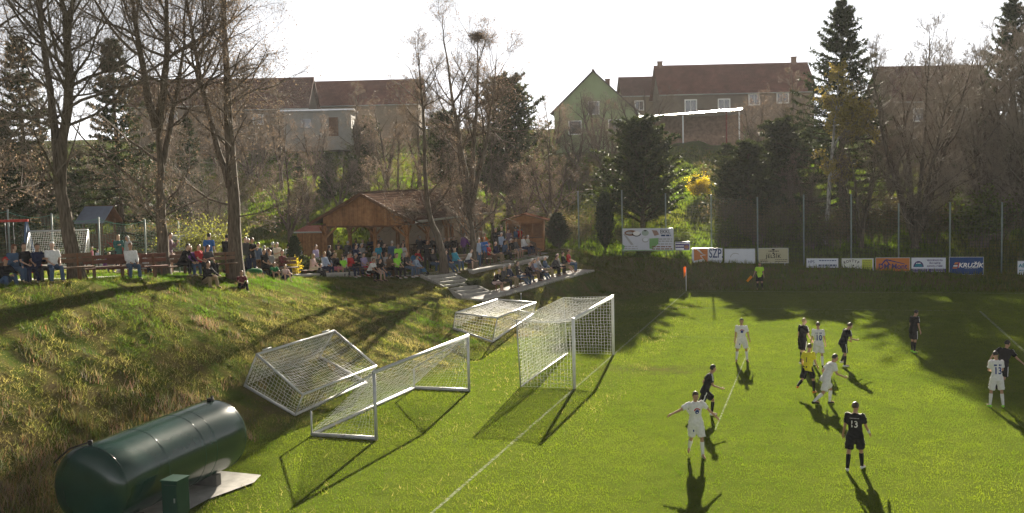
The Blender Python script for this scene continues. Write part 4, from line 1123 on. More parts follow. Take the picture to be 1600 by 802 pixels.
def conifer_mesh(seed, H, rad, whorls, per, cols, droop=.25, bare=.04, dens=15, nl=.16, up=0., jag=.3, nw=.02, pw=.8):
    rng = np.random.default_rng(seed)
    tz = np.linspace(0, 1, 10); P0 = np.stack([np.zeros(10), np.zeros(10), tz * H], -1)[None]; P0[0, 1:-1, :2] += rng.normal(0, .01 * H * .3, (8, 2))
    V, F = batch_tubes(P0, (.02 * H * (1 - tz) + .012)[None], 8); tm = np_mesh('trunk', V, F, BARK, smooth=True)
    B, T = [], []
    for w_ in range(whorls):
        f = bare + (1 - bare) * ((w_ + rng.uniform(0, .6)) / whorls) ** .92; f = min(f, .985)
        z = f * H; L0 = rad * (1 - f) ** pw * (.55 + .45 * min(1, f / .12)) + .12; a0 = rng.uniform(0, 6.28)
        for j in range(per):
            a = a0 + j * 6.283 / per + rng.normal(0, .25); L = L0 * rng.uniform(1 - jag, 1 + jag * .6); dz = (-droop * (1 - f) + .35 * f + up) * L
            k = np.linspace(0, 1, 6); r = k * L
            zz = z + dz * k ** .8 + .18 * L * k ** 3 * (1 - up)
            B.append(np.stack([np.cos(a) * r, np.sin(a) * r, zz], -1))
    B = np.array(B); R = np.maximum(.010, .02 * np.linalg.norm(B[:, -1] - B[:, 0], axis=1))[:, None] * np.linspace(1, .3, 6)[None]
    V1, F1 = batch_tubes(B, R, 3)
    # needle sprays: thin tapering blades hanging from side shoots
    n = len(B) * dens; bi = np.repeat(np.arange(len(B)), dens); t = rng.uniform(.1, 1, n) ** .8; f = t * 5; i = np.minimum(f.astype(int), 4); u = (f - i)[:, None]
    p = B[bi, i] * (1 - u) + B[bi, i + 1] * u; d = unit(B[bi, i + 1] - B[bi, i])
    L = np.linalg.norm(B[bi, -1] - B[bi, 0], axis=1)
    side = unit(np.cross(d, np.array([0, 0, 1.]))) * np.where(rng.random(n) < .5, -1, 1)[:, None]
    sh = unit(d * rng.uniform(.3, 1.1, n)[:, None] + side * rng.uniform(.1, 1, n)[:, None] + np.array([0, 0, 1.]) * (rng.normal(-.25 + up * 1.2, .35, n))[:, None])
    ln = (.10 + .26 * L * (1.15 - t)) * rng.uniform(.6, 1.2, n); ln = np.clip(ln, .10, nl * 5)
    segs = 5; VV, FF, CC = [], [], []
    cols = np.array(cols); base = cols[rng.integers(0, len(cols), n)] * rng.uniform(.75, 1.25, n)[:, None]
    for s_ in range(segs):
        q = p + sh * (ln * (s_ / segs))[:, None]
        for sg in (-1, 1):
            nd = unit(sh * .7 + unit(np.cross(sh, rng.normal(0, 1, (n, 3)))) * sg * .9); l2 = nl * rng.uniform(.6, 1.2, n)[:, None]
            w2 = unit(np.cross(nd, rng.normal(0, 1, (n, 3)))) * (nw * rng.uniform(.7, 1.4, n))[:, None]
            VV.append(np.stack([q - w2, q + w2, q + nd * l2 + w2 * .3, q + nd * l2 - w2 * .3], 1).reshape(-1, 3)); CC.append(base)
    Vn = np.concatenate(VV); Fn = np.arange(len(Vn)).reshape(-1, 4); Cn = np.concatenate(CC)
    F2 = np.concatenate([F1, Fn + len(V1)]); V2 = np.concatenate([V1, Vn]); C2 = np.concatenate([np.tile([[.06, .045, .03]], (len(F1), 1)), Cn])
    return tm, np_mesh('crown', V2, F2, NEEDLE, C2)


spr1 = conifer_mesh(31, 13, 3.3, 28, 8, NG, .35, .06, 17, .18, 0, .35, .024)
spr2 = conifer_mesh(32, 18, 6.3, 34, 11, NG, .30, .05, 16, .24, 0, .4, .034)
pin1 = conifer_mesh(33, 9.5, 3.2, 20, 10, NP, -.15, .08, 22, .24, .35, .55, .035, .48)
pin2 = conifer_mesh(34, 8, 2.7, 18, 10, NP, -.1, .03, 22, .22, .3, .55, .034, .55)
thu = conifer_mesh(35, 4.2, .95, 24, 9, [(.030, .050, .020), (.042, .066, .024), (.024, .038, .016)], -.7, .0, 14, .10, .7, .2, .022, .6)
CON = [(spr1, 45, 62, 1.0, 'dark spruce behind the red swing at far left'), (spr1, 192, 66, 1.1, 'tall dark spruce behind the two left bare trees'), (spr1, 130, 70, .62, 'low dark spruce behind the playground tower'), (spr1, 15, 57, .6, 'low spruce at the left picture edge'),
       (spr1, 300, 92, .85, 'dark spruce behind the white van'), (pin2, 575, 128, .9, 'dark round conifer before the tiled barn'), (pin1, 795, 98, 1.3, 'tall dark pine behind the crow nest tree'), (pin1, 700, 108, .9, 'dark pine left behind the crow nest tree'),
       (pin1, 1005, 84, (1.25, 1.25, .93), 'bushy dark pine above the large white banner'), (thu, 946, 78.5, (.8, .8, 1.0), 'dark column shaped arborvitae left of the large banner'), (pin2, 1170, 87, (1.15, 1.15, .86), 'dark conifer behind the white arc board'), (pin2, 1222, 92, (1.4, 1.4, 1.0), 'broad dark conifer left of the birch'),
       (pin2, 1140, 93, .75, 'small dark conifer right of the yellow forsythia'), (spr2, 1316, 86, (.92, .92, 1.0), 'tallest spruce standing against the sky behind the birch'), (spr2, 1580, 88, (.82, .82, 1.0), 'tall ragged spruce near the right picture edge'), (spr1, 1230, 128, .5, 'small pointed spruce before the farmhouse roof'),
       (thu, 462, 58.5, .52, 'small clipped column arborvitae by the yellow flowering shrub'), (pin2, 515, 112, .62, 'dark bush-like conifer before the white outbuilding'), (pin2, 556, 110, .6, 'dark bush-like conifer right of the white outbuilding'), (spr1, 470, 104, .42, 'small dark conifer below the white outbuilding'), (thu, 872, 78, (1.0, 1.0, .62), 'dark arborvitae bush right of the kiosk')]
for m_, px, dep, s, lab in CON:
    c = gp(px, dep); put_tree(m_, (c.x, c.y, c.z - .1), lab, 'conifer_tree', rnd.uniform(0, 6.28), s, 'conifers on the hillside')

# ------------------------------------------------------------------ birch with hanging yellow catkins
rng = np.random.default_rng(41)
bm_ = bare_tree_mesh(41, 13.2, [(vs([(0, 0), (.02, .2), (.035, .42), (.05, .62), (.075, .8), (.085, 1)]), 1), (vs([(.04, .5), (.08, .6), (.13, .66), (.17, .74)]), .45)], .17, 20, .2, .30, (6, 6, 4), 50, [(.34, .29, .07), (.26, .22, .06), (.40, .33, .10)], 2, .045, .006, .2, TWIG, BIRCH, droop=.28)
c = gp(1288, 80); put_tree(bm_, (c.x, c.y, c.z - .1), 'white-stemmed birch with hanging yellow catkins behind the netting', 'birch_tree', FACE, 1.0)


# ------------------------------------------------------------------ shrubs
def shrub_mesh(seed, H, W, stems, cols, leaf_n, leaf_s, lspread=.05, mat=None, twig=None, upright=.6):
    rng = np.random.default_rng(seed); K = 6
    a = rng.uniform(0, 6.28, stems); rr = rng.uniform(.05, .2, stems) * W; out = rng.uniform(.2, 1, stems) * W * .5
    t = np.linspace(0, 1, K); hh = H * rng.uniform(.6, 1, stems) * (1 - .35 * (out / (W * .5)) ** 2)
    P0 = np.zeros((stems, K, 3))
    for k in range(K):
        r = rr + (out - rr * .3) * t[k] ** (1 + upright); P0[:, k, 0] = np.cos(a) * r; P0[:, k, 1] = np.sin(a) * r; P0[:, k, 2] = hh * t[k] ** .85
    P0[:, 1:] += rng.normal(0, .03 * H * .5, P0[:, 1:].shape)
    R0 = (.012 * np.linspace(1, .4, K))[None].repeat(stems, 0)
    P1, R1 = sprout(P0, R0, 7, .2, 1, 35, -.4, 4, .7, .005, rng, .25, .12)
    P2, R2 = sprout(P1, R1, 3, .2, 1, 38, -.5, 3, .7, .004, rng, .2, .12)
    V0, F0 = cat_meshes([batch_tubes(P0, R0, 4), batch_tubes(P1, R1, 3)]); tm = np_mesh('stems', V0, F0, twig or TWIG)
    V1, F1 = batch_tubes(P2, R2, 3); tips = np.concatenate([P2.reshape(-1, 3), P1[:, 1:].reshape(-1, 3)])
    v, f, c_ = leaves_at(tips, leaf_n, lspread, leaf_s, rng, cols)
    Vx = np.concatenate([V1, v]); Fx = np.concatenate([F1, f + len(V1)]); Cx = np.concatenate([np.tile([[.10, .08, .055]], (len(F1), 1)), c_])
    return tm, np_mesh('foliage', Vx, Fx, mat or LEAF, Cx)


def put_shrub(m, c, label, rz=0, s=1., group=None, name='shrub', cat='shrub'):
    r = tag(empty(name, c, rz), label, cat, group); r.scale = (s, s, s) if not hasattr(s, '__len__') else s
    ob('stems', m[0], r); ob('foliage', m[1], r); return r


willow = shrub_mesh(51, 2.6, 3.4, 60, [(.22, .25, .07), (.28, .30, .09), (.17, .20, .06)], 1, .028, .04, upright=.9)
fors = shrub_mesh(52, 2.4, 2.6, 40, [(.62, .52, .05), (.70, .60, .09), (.52, .42, .04)], 1, .055, .05)
green_s = shrub_mesh(53, 2.0, 2.2, 36, [(.09, .13, .03), (.12, .16, .04), (.07, .10, .025)], 1, .04, .05)
brown_s = shrub_mesh(54, 2.4, 3.2, 44, [(.15, .12, .09), (.18, .14, .105), (.11, .10, .06), (.12, .14, .05)], 1, .030, .06)
hedge_s = shrub_mesh(55, 1.1, 1.5, 40, [(.05, .075, .022), (.035, .055, .018), (.07, .09, .03)], 2, .03, .04)
SH = [(willow, 330, 52.5, 1.0, 'pale green willow bush beside the playground fence'), (fors, 1091, 100, (1.0, .9, .78), 'bright yellow forsythia on the hillside'), (fors, 455, 57, .36, 'small yellow flowering shrub beside the clipped column'), (green_s, 1530, 78, 1.75, 'light green leafing bush behind the deep blue board'),
      (hedge_s, 478, 60, 1.0, 'low dark clipped bush left of the blonde woman'), (hedge_s, 452, 60.5, .8, 'low green bush behind the sitting boys'), (green_s, 360, 49.5, .5, 'small yellow green bush behind the thick trunk'), (hedge_s, 740, 61.4, .5, 'low bush beside the garden steps'),
      (green_s, 1215, 78.5, .9, 'green bush beside the sand coloured board'), (green_s, 1265, 79, 1.0, 'yellow green bush left of the birch foot'), (green_s, 1010, 77.5, .7, 'yellow green bush under the large banner'), (green_s, 1060, 78, .8, 'leafing bush behind the small purple board'), (green_s, 1130, 80, .9, 'leafing bush behind the white arc board')]
for m_, px, dep, s, lab in SH:
    c = gp(px, dep); put_shrub(m_, (c.x, c.y, c.z - .05), lab, rnd.uniform(0, 6.28), s)
k = 0
for px, dep, s, w_ in [(870, 80, .9, 'right of the kiosk'), (900, 79, 1.0, 'behind the first netting post'), (985, 79, .8, 'below the bushy pine'), (1150, 84, 1.1, 'under the dark conifers'), (1190, 80, 1.0, 'above the sand coloured board'),
                       (1240, 82, 1.1, 'near the birch foot'), (1300, 79, 1.0, 'behind the blue text board'), (1335, 81, 1.1, 'behind the cream board'), (1375, 80, 1.1, 'behind the roof outline board'), (1410, 84, 1.2, 'under the fan-shaped tree'), (1455, 80, 1.1, 'behind the purple emblem board'), (1500, 83, 1.2, 'behind the deep blue board'),
                       (1560, 80, 1.1, 'near the last netting post'), (1590, 84, 1.3, 'at the right picture edge'), (1460, 96, 1.4, 'halfway up the right hillside'), (1540, 98, 1.4, 'below the ragged spruce'), (1120, 106, 1.1, 'right of the forsythia'),
                       (60, 66, 1.2, 'behind the swing'), (235, 74, 1.3, 'behind the playground fence'), (20, 70, 1.3, 'at the far left'), 
                       (560, 112, 1.2, 'below the round conifer'), (900, 110, 1.2, 'below the carport'), (370, 108, 1.4, 'behind the thickest trunk')]:
    c = gp(px, dep); put_shrub(brown_s, (c.x, c.y, c.z - .05), 'brown twiggy shrub ' + w_, rnd.uniform(0, 6.28), (s * 1.15, s * 1.15, s), 'brown shrubs on the hillside')

# ================================================================== GOALS, TANK, BENCHES, PLAYGROUND
ALU = pm('aluminium_tube', (.50, .51, .52), .45, .12, 8, metal=.3)
GOALW = pm('goal_white', (.74, .74, .72), .4, .06, 5)
CORD = pm('net_cord_white', (.80, .80, .78), .8, .1, 10)
CORD_D = pm('net_cord_grey', (.56, .57, .55), .8, .1, 10)


def ray_ground(px, py):
    d = _f + (px - 800) / FPX * _r - (py - 401) / FPX * _u; lo, hi = 5.0, None; t = 5.0
    while t < 200:
        q = CAM + t * d
        if q[2] < gz(q[0], q[1]): hi = t; break
        lo = t; t += .5
    if hi is None: return Vector(CAM + 100 * d), 100
    for _ in range(20):
        m = (lo + hi) / 2; q = CAM + m * d
        if q[2] < gz(q[0], q[1]): hi = m
        else: lo = m
    q = CAM + hi * d; return Vector(q), hi


def net_patch(c00, c10, c11, c01, cell, sag=.0, rad=.005, jit=.012, diag=False, down=(0, 0, -1), bulge=(0, 0, 0)):
    """knotted net stretched over four corners: strands both ways, sagging between the edges"""
    c = [np.array(k, dtype=float) for k in (c00, c10, c11, c01)]
    W = max(np.linalg.norm(c[1] - c[0]), np.linalg.norm(c[2] - c[3])); Hh = max(np.linalg.norm(c[3] - c[0]), np.linalg.norm(c[2] - c[1]))
    nu, nv = max(2, int(W / cell)), max(2, int(Hh / cell))
    u = np.linspace(0, 1, nu + 1)[:, None, None]; v = np.linspace(0, 1, nv + 1)[None, :, None]
    G = (1 - u) * (1 - v) * c[0] + u * (1 - v) * c[1] + u * v * c[2] + (1 - u) * v * c[3]
    s = (4 * u * (1 - u)) * (4 * v * (1 - v)); s = np.sqrt(s)
    G = G + s * sag * np.array(down) + s * np.array(bulge)
    G[1:-1, 1:-1] += nrng.normal(0, jit, G[1:-1, 1:-1].shape)
    out = []
    out.append(batch_tubes(G, np.full(G.shape[:2], rad), 3)); Gt = G.transpose(1, 0, 2)
    out.append(batch_tubes(np.ascontiguousarray(Gt), np.full(Gt.shape[:2], rad), 3))
    return cat_meshes(out)


def net_part(parts, parent, o, mat=CORD):
    V, F = cat_meshes(parts); n_ = ob('net', np_mesh('net', V - np.array(o), F, mat), parent); n_['kind'] = 'stuff'; return n_


# --- the match goal
go = Vector((0, 0, 0)); goal = tag(empty('football_goal', go), 'white match goal with hanging white net on the goal line', 'goal')
for y in (-3.72, 3.72):
    mb = MB(); mb.tube([(0, y, -.05), (0, y, 2.56)], .062, 12); mb.build('post', GOALW, goal)
mb = MB(); mb.tube([(0, -3.66, 2.5), (0, 3.66, 2.5)], .06, 12); mb.build('crossbar', GOALW, goal)
BX = -2.0
for y in (-3.72, 3.72):
    mb = MB(); mb.tube([(-.02, y, 2.5), (-.6, y, 2.42), (-1.3, y, 2.38), (BX - .12, y * .985, 2.44)], .018, 6); mb.build('net_stay', GOALW, goal)
    mb = MB(); mb.tube([(BX, y, 0), (BX - .12, y * .985, 2.44)], .025, 8); mb.build('back_pole', STEEL, goal)
mb = MB(); mb.tube([(BX, -3.72, .03), (BX, 3.72, .03)], .03, 8); mb.build('ground_bar', GOALW, goal)
T = (BX - .12)
net_part([net_patch((0, -3.7, 2.5), (0, 3.7, 2.5), (T, 3.66, 2.44), (T, -3.66, 2.44), .125, .34, 0.0052),
          net_patch((T, -3.66, 2.44), (T, 3.66, 2.44), (BX, 3.7, .03), (BX, -3.7, .03), .125, 0, 0.0052, bulge=(.12, 0, 0)),
          net_patch((0, -3.72, 2.5), (T, -3.66, 2.44), (BX, -3.72, .03), (0, -3.72, .03), .125, 0, 0.0052, bulge=(0, .05, 0)),
          net_patch((0, 3.72, 2.5), (T, 3.66, 2.44), (BX, 3.72, .03), (0, 3.72, .03), .125, 0, 0.0052)], goal, go)

# --- spare goal standing at the foot of the slope
a = Vector((-4.04, -12.17, 0)); b = Vector((-3.61, -4.83, 0)); d = (b - a).normalized(); back = Vector((-d.y, d.x, 0))
if back.x > 0: back = -back
g1 = tag(empty('spare_goal', a), 'silver spare goal standing at the foot of the embankment', 'goal'); Z = Vector((0, 0, 1)); A0 = Vector((0, 0, 0)); B0 = b - a; Hg = 2.02; Dg = 2.15
for p_ in (A0, B0):
    k = p_ + back * Dg; kz = gz(a.x + k.x, a.y + k.y) * .6 + .05; k = k + Z * kz
    mb = MB(); mb.tube([p_, p_ + Z * Hg], .052, 10); mb.build('post', ALU, g1)
    mb = MB(); mb.tube([p_ + Z * .06, k], .06, 10); bb = mb.build('base_bar', ALU, g1)
    mb = MB(); mb.box((p_ + k) / 2 + Z * .07, (.12, .2, .02)); mb.build('sticker', INK_K, bb)
    mb = MB(); mb.tube([k, k + Z * .72], .03, 8); mb.build('back_post', ALU, g1)
    mb = MB(); mb.tube([p_ + Z * (Hg - .02), k + Z * .72], .022, 8); mb.build('side_stay', STEEL, g1)
mb = MB(); mb.tube([A0 + Z * Hg - d * .05, B0 + Z * Hg + d * .05], .055, 10); mb.build('crossbar', ALU, g1)
kA = A0 + back * Dg + Z * (gz(a.x + back.x * Dg, a.y + back.y * Dg) * .6 + .05); kB = B0 + back * Dg + Z * (gz(b.x + back.x * Dg, b.y + back.y * Dg) * .6 + .05)
mb = MB(); mb.tube([kA, kB], .055, 10); mb.build('rear_bar', ALU, g1)
net_part([net_patch(A0 + Z * Hg, B0 + Z * Hg, kB + Z * .1, kA + Z * .1, .13, .16, .0042), net_patch(A0 + Z * Hg, A0 + Z * Hg, kA, A0 + Z * .1, .13, 0, .0042), net_patch(B0 + Z * Hg, B0 + Z * Hg, kB, B0 + Z * .1, .13, 0, .0042)], g1, (0, 0, 0), CORD_D)


# --- two spare goals tipped over on the slope: base frame on the grass, mouth frame above it
def tipped_goal(base_px, top_px, label, extra_wheels=True, cell=.125):
    base = []; deps = []
    for q in base_px:
        p_, t = ray_ground(*q); base.append(p_ + Vector((0, 0, .06))); deps.append(t)
    top = [Vector(at(q[0], q[1], t - .05)) for q, t in zip(top_px, deps)]
    o = base[0].copy(); r = tag(empty('spare_goal', o), label, 'goal'); B_ = [k - o for k in base]; T_ = [k - o for k in top]
    for i in range(4):
        mb = MB(); mb.tube([T_[i], T_[(i + 1) % 4]], .042, 8); mb.build('mouth_bar', ALU, r)
    for i in (0, 1, 2):
        mb = MB(); mb.tube([B_[i], B_[(i + 1) % 4]], .05, 8); mb.build('base_bar', ALU, r)
    for i in range(4):
        mb = MB(); mb.tube([B_[i], T_[i]], .026, 8); mb.build('side_post', ALU, r)
    if extra_wheels:
        for k in (.12, .88):
            c = T_[0].lerp(T_[3], k); e = (T_[3] - T_[0]).normalized(); mb = MB(); mb.tube([c - e * .25 + Vector((0, 0, .08)), c + e * .25 + Vector((0, 0, .08))], .03, 8); mb.build('net_roller', ALU, r)
    net_part([net_patch(T_[0], T_[1], T_[2], T_[3], cell, .22, .0048), net_patch(T_[0], T_[1], B_[1], B_[0], cell, .03, .0048), net_patch(T_[1], T_[2], B_[2], B_[1], cell, .03, .0048), net_patch(T_[0], T_[3], B_[3], B_[0], cell, .03, .0048)], r, (0, 0, 0), CORD)
    return r


tipped_goal([(382, 605), (461, 651), (573, 600), (500, 560)], [(401, 554), (473, 617), (588, 572), (522, 517)], 'small silver goal tipped over on the slope nearest the green tank')
tipped_goal([(708, 515), (769, 536), (834, 492), (776, 480)], [(712, 489), (777, 497), (837, 473), (777, 468)], 'small silver goal lying on the slope below the garden steps', False, .14)
p_, t = ray_ground(815, 497); mb = MB(); mb.tube([(0, 0, -.1), (0, 0, 1.25)], .02, 8)
pl = tag(empty('thin_pole', p_), 'thin grey metal pole with white top near the garden steps', 'pole'); mb.build('shaft', STEEL, pl); mb = MB(); mb.tube([(0, 0, 1.25), (0, 0, 1.32)], .026, 8); mb.build('cap', WHITE, pl)

# --- gas tank
GREEN = pm('tank_green_paint', (.007, .040, .029), .19, .3, 1.3, .0015, 5, spec=.5)
tk = tag(empty('gas_tank', (-6.62, -19.0, 0)), 'large dark green gas tank lying at the foot of the embankment', 'tank')
r = .92; zc = .2 + r; y0, y1 = -2.55, 2.35
mb = MB(); prof = []
for i in range(9):
    a = i / 8 * math.pi / 2; prof.append((y0 - .30 * math.cos(a), r * math.sin(a) if i else .001))
prof = [(p[0], max(p[1], .001)) for p in prof]
ringY = prof + [(y0 + (y1 - y0) * k / 8, r) for k in range(1, 8)] + [(y1 + .42 * math.sin(i / 8 * math.pi / 2), max(.001, r * math.cos(i / 8 * math.pi / 2))) for i in range(9)]
N_ = 48; vsn = []; fsn = []
for (yy, rr) in ringY:
    for k in range(N_): a = k * 2 * math.pi / N_; vsn.append((rr * math.cos(a), yy, zc + rr * math.sin(a)))
for i in range(len(ringY) - 1):
    for k in range(N_): fsn.append((i * N_ + k, (i + 1) * N_ + k, (i + 1) * N_ + (k + 1) % N_, i * N_ + (k + 1) % N_))
mb.add(vsn, [tuple(reversed(f)) for f in fsn], 0, True); shell = mb.build('shell', GREEN, tk)
for yy in (y0, y0 + 1.55, y0 + 3.05, y0 + 3.55, y1):                      # weld seams
    mb = MB(); mb.tube([(r * math.cos(k * 2 * math.pi / 48), yy, zc + r * math.sin(k * 2 * math.pi / 48)) for k in range(49)], .006, 6, cap=False); mb.build('weld_seam', GREEN, shell)
for yy in (-1.7, 1.5):
    mb = MB(); mb.box((0, yy, .16), (1.2, .22, .34)); mb.build('saddle', pm('saddle_concrete', (.14, .135, .125), .9, .2, 5), tk)
mb = MB(); mb.tube([(-.05, y0 + .1, zc + r - .02), (-.05, y0 + .1, zc + r + .09)], .05, 10); mb.tube([(-.05, y0 + .1, zc + r + .06), (-.35, y0 - .2, zc + r - .03), (-.6, y0 - .4, zc + r - .3)], .02, 6); mb.build('filler_valve', INK_K, tk)
mb = MB(); mb.tube([(0, y1 - .12, zc + r - .02), (0, y1 - .12, zc + r + .06)], .09, 10); mb.tube([(.05, y1 - .12, zc + r + .03), (.05, y1 - .12, zc + r + .12)], .03, 8); mb.build('relief_valve', INK_K, tk)
bx = tag(empty('valve_box', (-5.28, -20.45, 0)), 'dark green metal valve box in front of the gas tank', 'box'); bx.scale = (.92, .92, .84)
BXM = pm('box_green_paint', (.010, .052, .034), .45, .15, 4)
mb = MB(); mb.box((0, 0, .82), (.42, .5, .92)); mb.build('cabinet', BXM, bx); mb = MB(); mb.box((0, 0, 1.30), (.47, .55, .045)); mb.build('lid', BXM, bx)
mb = MB(); mb.box((.03, -.262, .8), (.34, .022, .8)); dr = mb.build('door', BXM, bx); mb = MB(); mb.box((.15, -.28, .8), (.03, .03, .12)); mb.build('handle', STEEL, dr)
for sx in (-.16, .16):
    for sy in (-.2, .2): mb = MB(); mb.box((sx, sy, .18), (.05, .05, .4)); mb.build('leg', BXM, bx)
mb = MB(); mb.tube([(-.1, -.2, .4), (-.1, -.38, .36), (-.05, -.44, .2), (.05, -.3, .03)], .028, 8); mb.build('hose', pm('hose_green', (.03, .16, .08), .5), bx)
sl = tag(empty('concrete_pad', (-5.9, -17.6, 0)), 'pale concrete pad beside the gas tank', 'slab'); mb = MB(); mb.add([(-1.4, -4.6, .05), (.30, -4.6, .05), (.25, -1.0, .05), (.62, .55, .05), (.45, 1.2, .05), (-1.4, 1.4, .05)], [(0, 1, 2, 3, 4, 5)]); mb.build('surface', CONC_L, sl)
mb = MB(); mb.box((-.65, -1.6, .0), (1.3, 5.6, .08)); mb.build('base', CONC, sl)

# --- corner flag
cf = tag(empty('corner_flag', (0, 28.9, 0)), 'orange corner flag on a white pole', 'flag'); mb = MB(); mb.tube([(0, 0, -.05), (0, 0, 1.55)], .022, 8); mb.build('pole', WHITE, cf)
mb = MB(); nx_ = 7
vv = [(-.30 * i / nx_ * .55, .03 * math.sin(i * 1.1), z + (-.16 if zz == 0 else 0) * i / nx_ - .05 * i / nx_) for zz, z in ((0, 1.08), (1, 1.62)) for i in range(nx_ + 1)]
mb.add(vv + [(a_, b_ + .006, c_) for a_, b_, c_ in vv], [(i, i + 1, i + nx_ + 2, i + nx_ + 1) for i in range(nx_)] + [(i + nx_ + 1 + 16, i + nx_ + 2 + 16, i + 1 + 16, i + 16) for i in range(nx_)], 0, True); mb.build('cloth', leafmat('flag_orange', None, (.80, .30, .02), .5, .7, (1, 1, 1)), cf)


# --- benches
PLK_R = pm('bench_plank_red', (.13, .055, .038), .75, .25, 6, .003, 40, obj_var=.15); PLK_B = pm('bench_plank_brown', (.13, .08, .052), .8, .25, 6, .003, 40, obj_var=.15)


def bench(c, rz, L, label, mat=PLK_B, back=True, group='benches on the terrace'):
    r = tag(empty('bench', c, rz), label, 'bench', group)
    for yy in (-.12, .06):
        mb = MB(); mb.box((0, yy, .43), (L, .16, .04)); mb.build('seat_plank', mat, r)
    if back:
        for zz in (.66, .84):
            mb = MB(); mb.box((0, -.26 - (zz - .6) * .15, zz), (L, .035, .14)); mb.build('back_plank', mat, r)
    n_ = 2 if L < 3 else 3
    for i in range(n_):
        xx = (-.5 + (i + .5) / n_) * L * (1.1 if n_ == 2 else 1.15); xx = max(min(xx, L / 2 - .1), -L / 2 + .1)
        mb = MB(); mb.box((xx, .06, .205), (.06, .07, .41)); mb.build('leg', TIMBER_D, r)
        mb = MB()
        if back: mb.beam((xx, -.2, 0), (xx, -.29, .9), .06, .06)
        else: mb.box((xx, -.12, .205), (.06, .07, .41))
        mb.build('leg', TIMBER_D, r)
    return r


def facing(theta):
    """heading in the ground plane: 0 away from the camera, 90 picture right, 180 towards the camera"""
    t = math.radians(theta); fx_, fy_ = _f[0], _f[1]; n_ = math.hypot(fx_, fy_); fx_ /= n_; fy_ /= n_
    hx, hy = fx_ * math.cos(t) + _r0[0] * math.sin(t), fy_ * math.cos(t) + _r0[1] * math.sin(t)
    return math.atan2(-hx, hy)


def bench_at(px, dep, th, L, label, mat=PLK_B, back=True):
    c = gp(px, dep); return bench(c, facing(th), L, label, mat, back)


bench_at(48, 36.6, 145, 4.2, 'long wooden bench under the five spectators at far left', PLK_B, True)
bench_at(176, 40.6, 148, 2.3, 'dark red bench with backrest left of the woman in white', PLK_R)
bench_at(218, 41.2, 148, 2.2, 'bench under the woman in white and sunglasses', PLK_R)
bench_at(205, 47.0, 150, 4.6, 'long brown bench in front of the playground fence')
bench_at(290, 50.0, 150, 4.6, 'long brown bench behind the red shirted man')
bench_at(305, 45.4, 150, 3.6, 'bench under the group beside the second bare tree')
bench_at(430, 52.6, 150, 2.4, 'bench under the row with the man crossing his arms')
bench_at(419, 55.6, 152, 1.6, 'bench under the two men in dark and blue jackets')
bench_at(515, 58.6, 150, 3.6, 'bench under the blonde woman and the pink skirted girl', back=False)
bench_at(562, 59.6, 150, 3.2, 'bench under the man in the maroon jacket', back=False)
bench_at(615, 60.8, 150, 3.6, 'bench under the spectators in neon green', back=False)
bench_at(722, 65.0, 140, 2.4, 'bench under the man in turquoise')
for i, (y_, lab) in enumerate([(17.6, 'lower row bench nearest the garden steps'), (20.2, 'second lower row bench from the garden steps'), (22.6, 'third lower row bench from the garden steps'), (24.7, 'last lower row bench from the garden steps')]):
    xx = float(np.interp(y_, [p[0] for p in PATH], [p[1] for p in PATH])); bench((xx - .35, y_, float(np.interp(y_, [p[0] for p in PATH], [p[2] for p in PATH])) + .07), math.radians(-74), 2.2, lab, PLK_B, True)
bench((-11.9, 24.3, gz(-11.9, 24.3)), math.radians(-72), 2.6, 'upper row bench under the red shirted man'); bench((-11.1, 27.4, gz(-11.1, 27.4)), math.radians(-72), 2.4, 'upper row bench in the middle'); bench((-10.2, 30.0, gz(-10.2, 30)), math.radians(-66), 2.2, 'upper row bench under the men in white by the kiosk')


# --- tables in the pavilion
def table(c, rz, label):
    r = tag(empty('picnic_table', c, rz), label, 'table', 'tables in the pavilion')
    for k in range(4):
        mb = MB(); mb.box((0, -.3 + k * .2, .74), (1.9, .18, .04)); mb.build('plank', PLK_B, r)
    for sx in (-.7, .7):
        for sy in (-1, 1): mb = MB(); mb.beam((sx, sy * .3, 0), (sx, sy * .12, .72), .08, .06); mb.build('leg', TIMBER_D, r)
    for sy in (-.75, .75):
        mb = MB(); mb.box((0, sy, .44), (1.9, .26, .04)); mb.build('bench_plank', PLK_B, r)


for x_, y_, lab in [(-22.4, 26.4, 'wooden table at the left front of the pavilion'), (-19.0, 27.0, 'wooden table at the right front of the pavilion'), (-22.2, 30.0, 'wooden table at the left rear of the pavilion'), (-18.8, 30.8, 'wooden table at the right rear of the pavilion')]:
    table((x_, y_, PG + .1), rnd.uniform(-.1, .1), lab)
table((-15.9, 31.2, gz(-15.9, 31.2)), 1.45, 'wooden table in front of the club room wall')

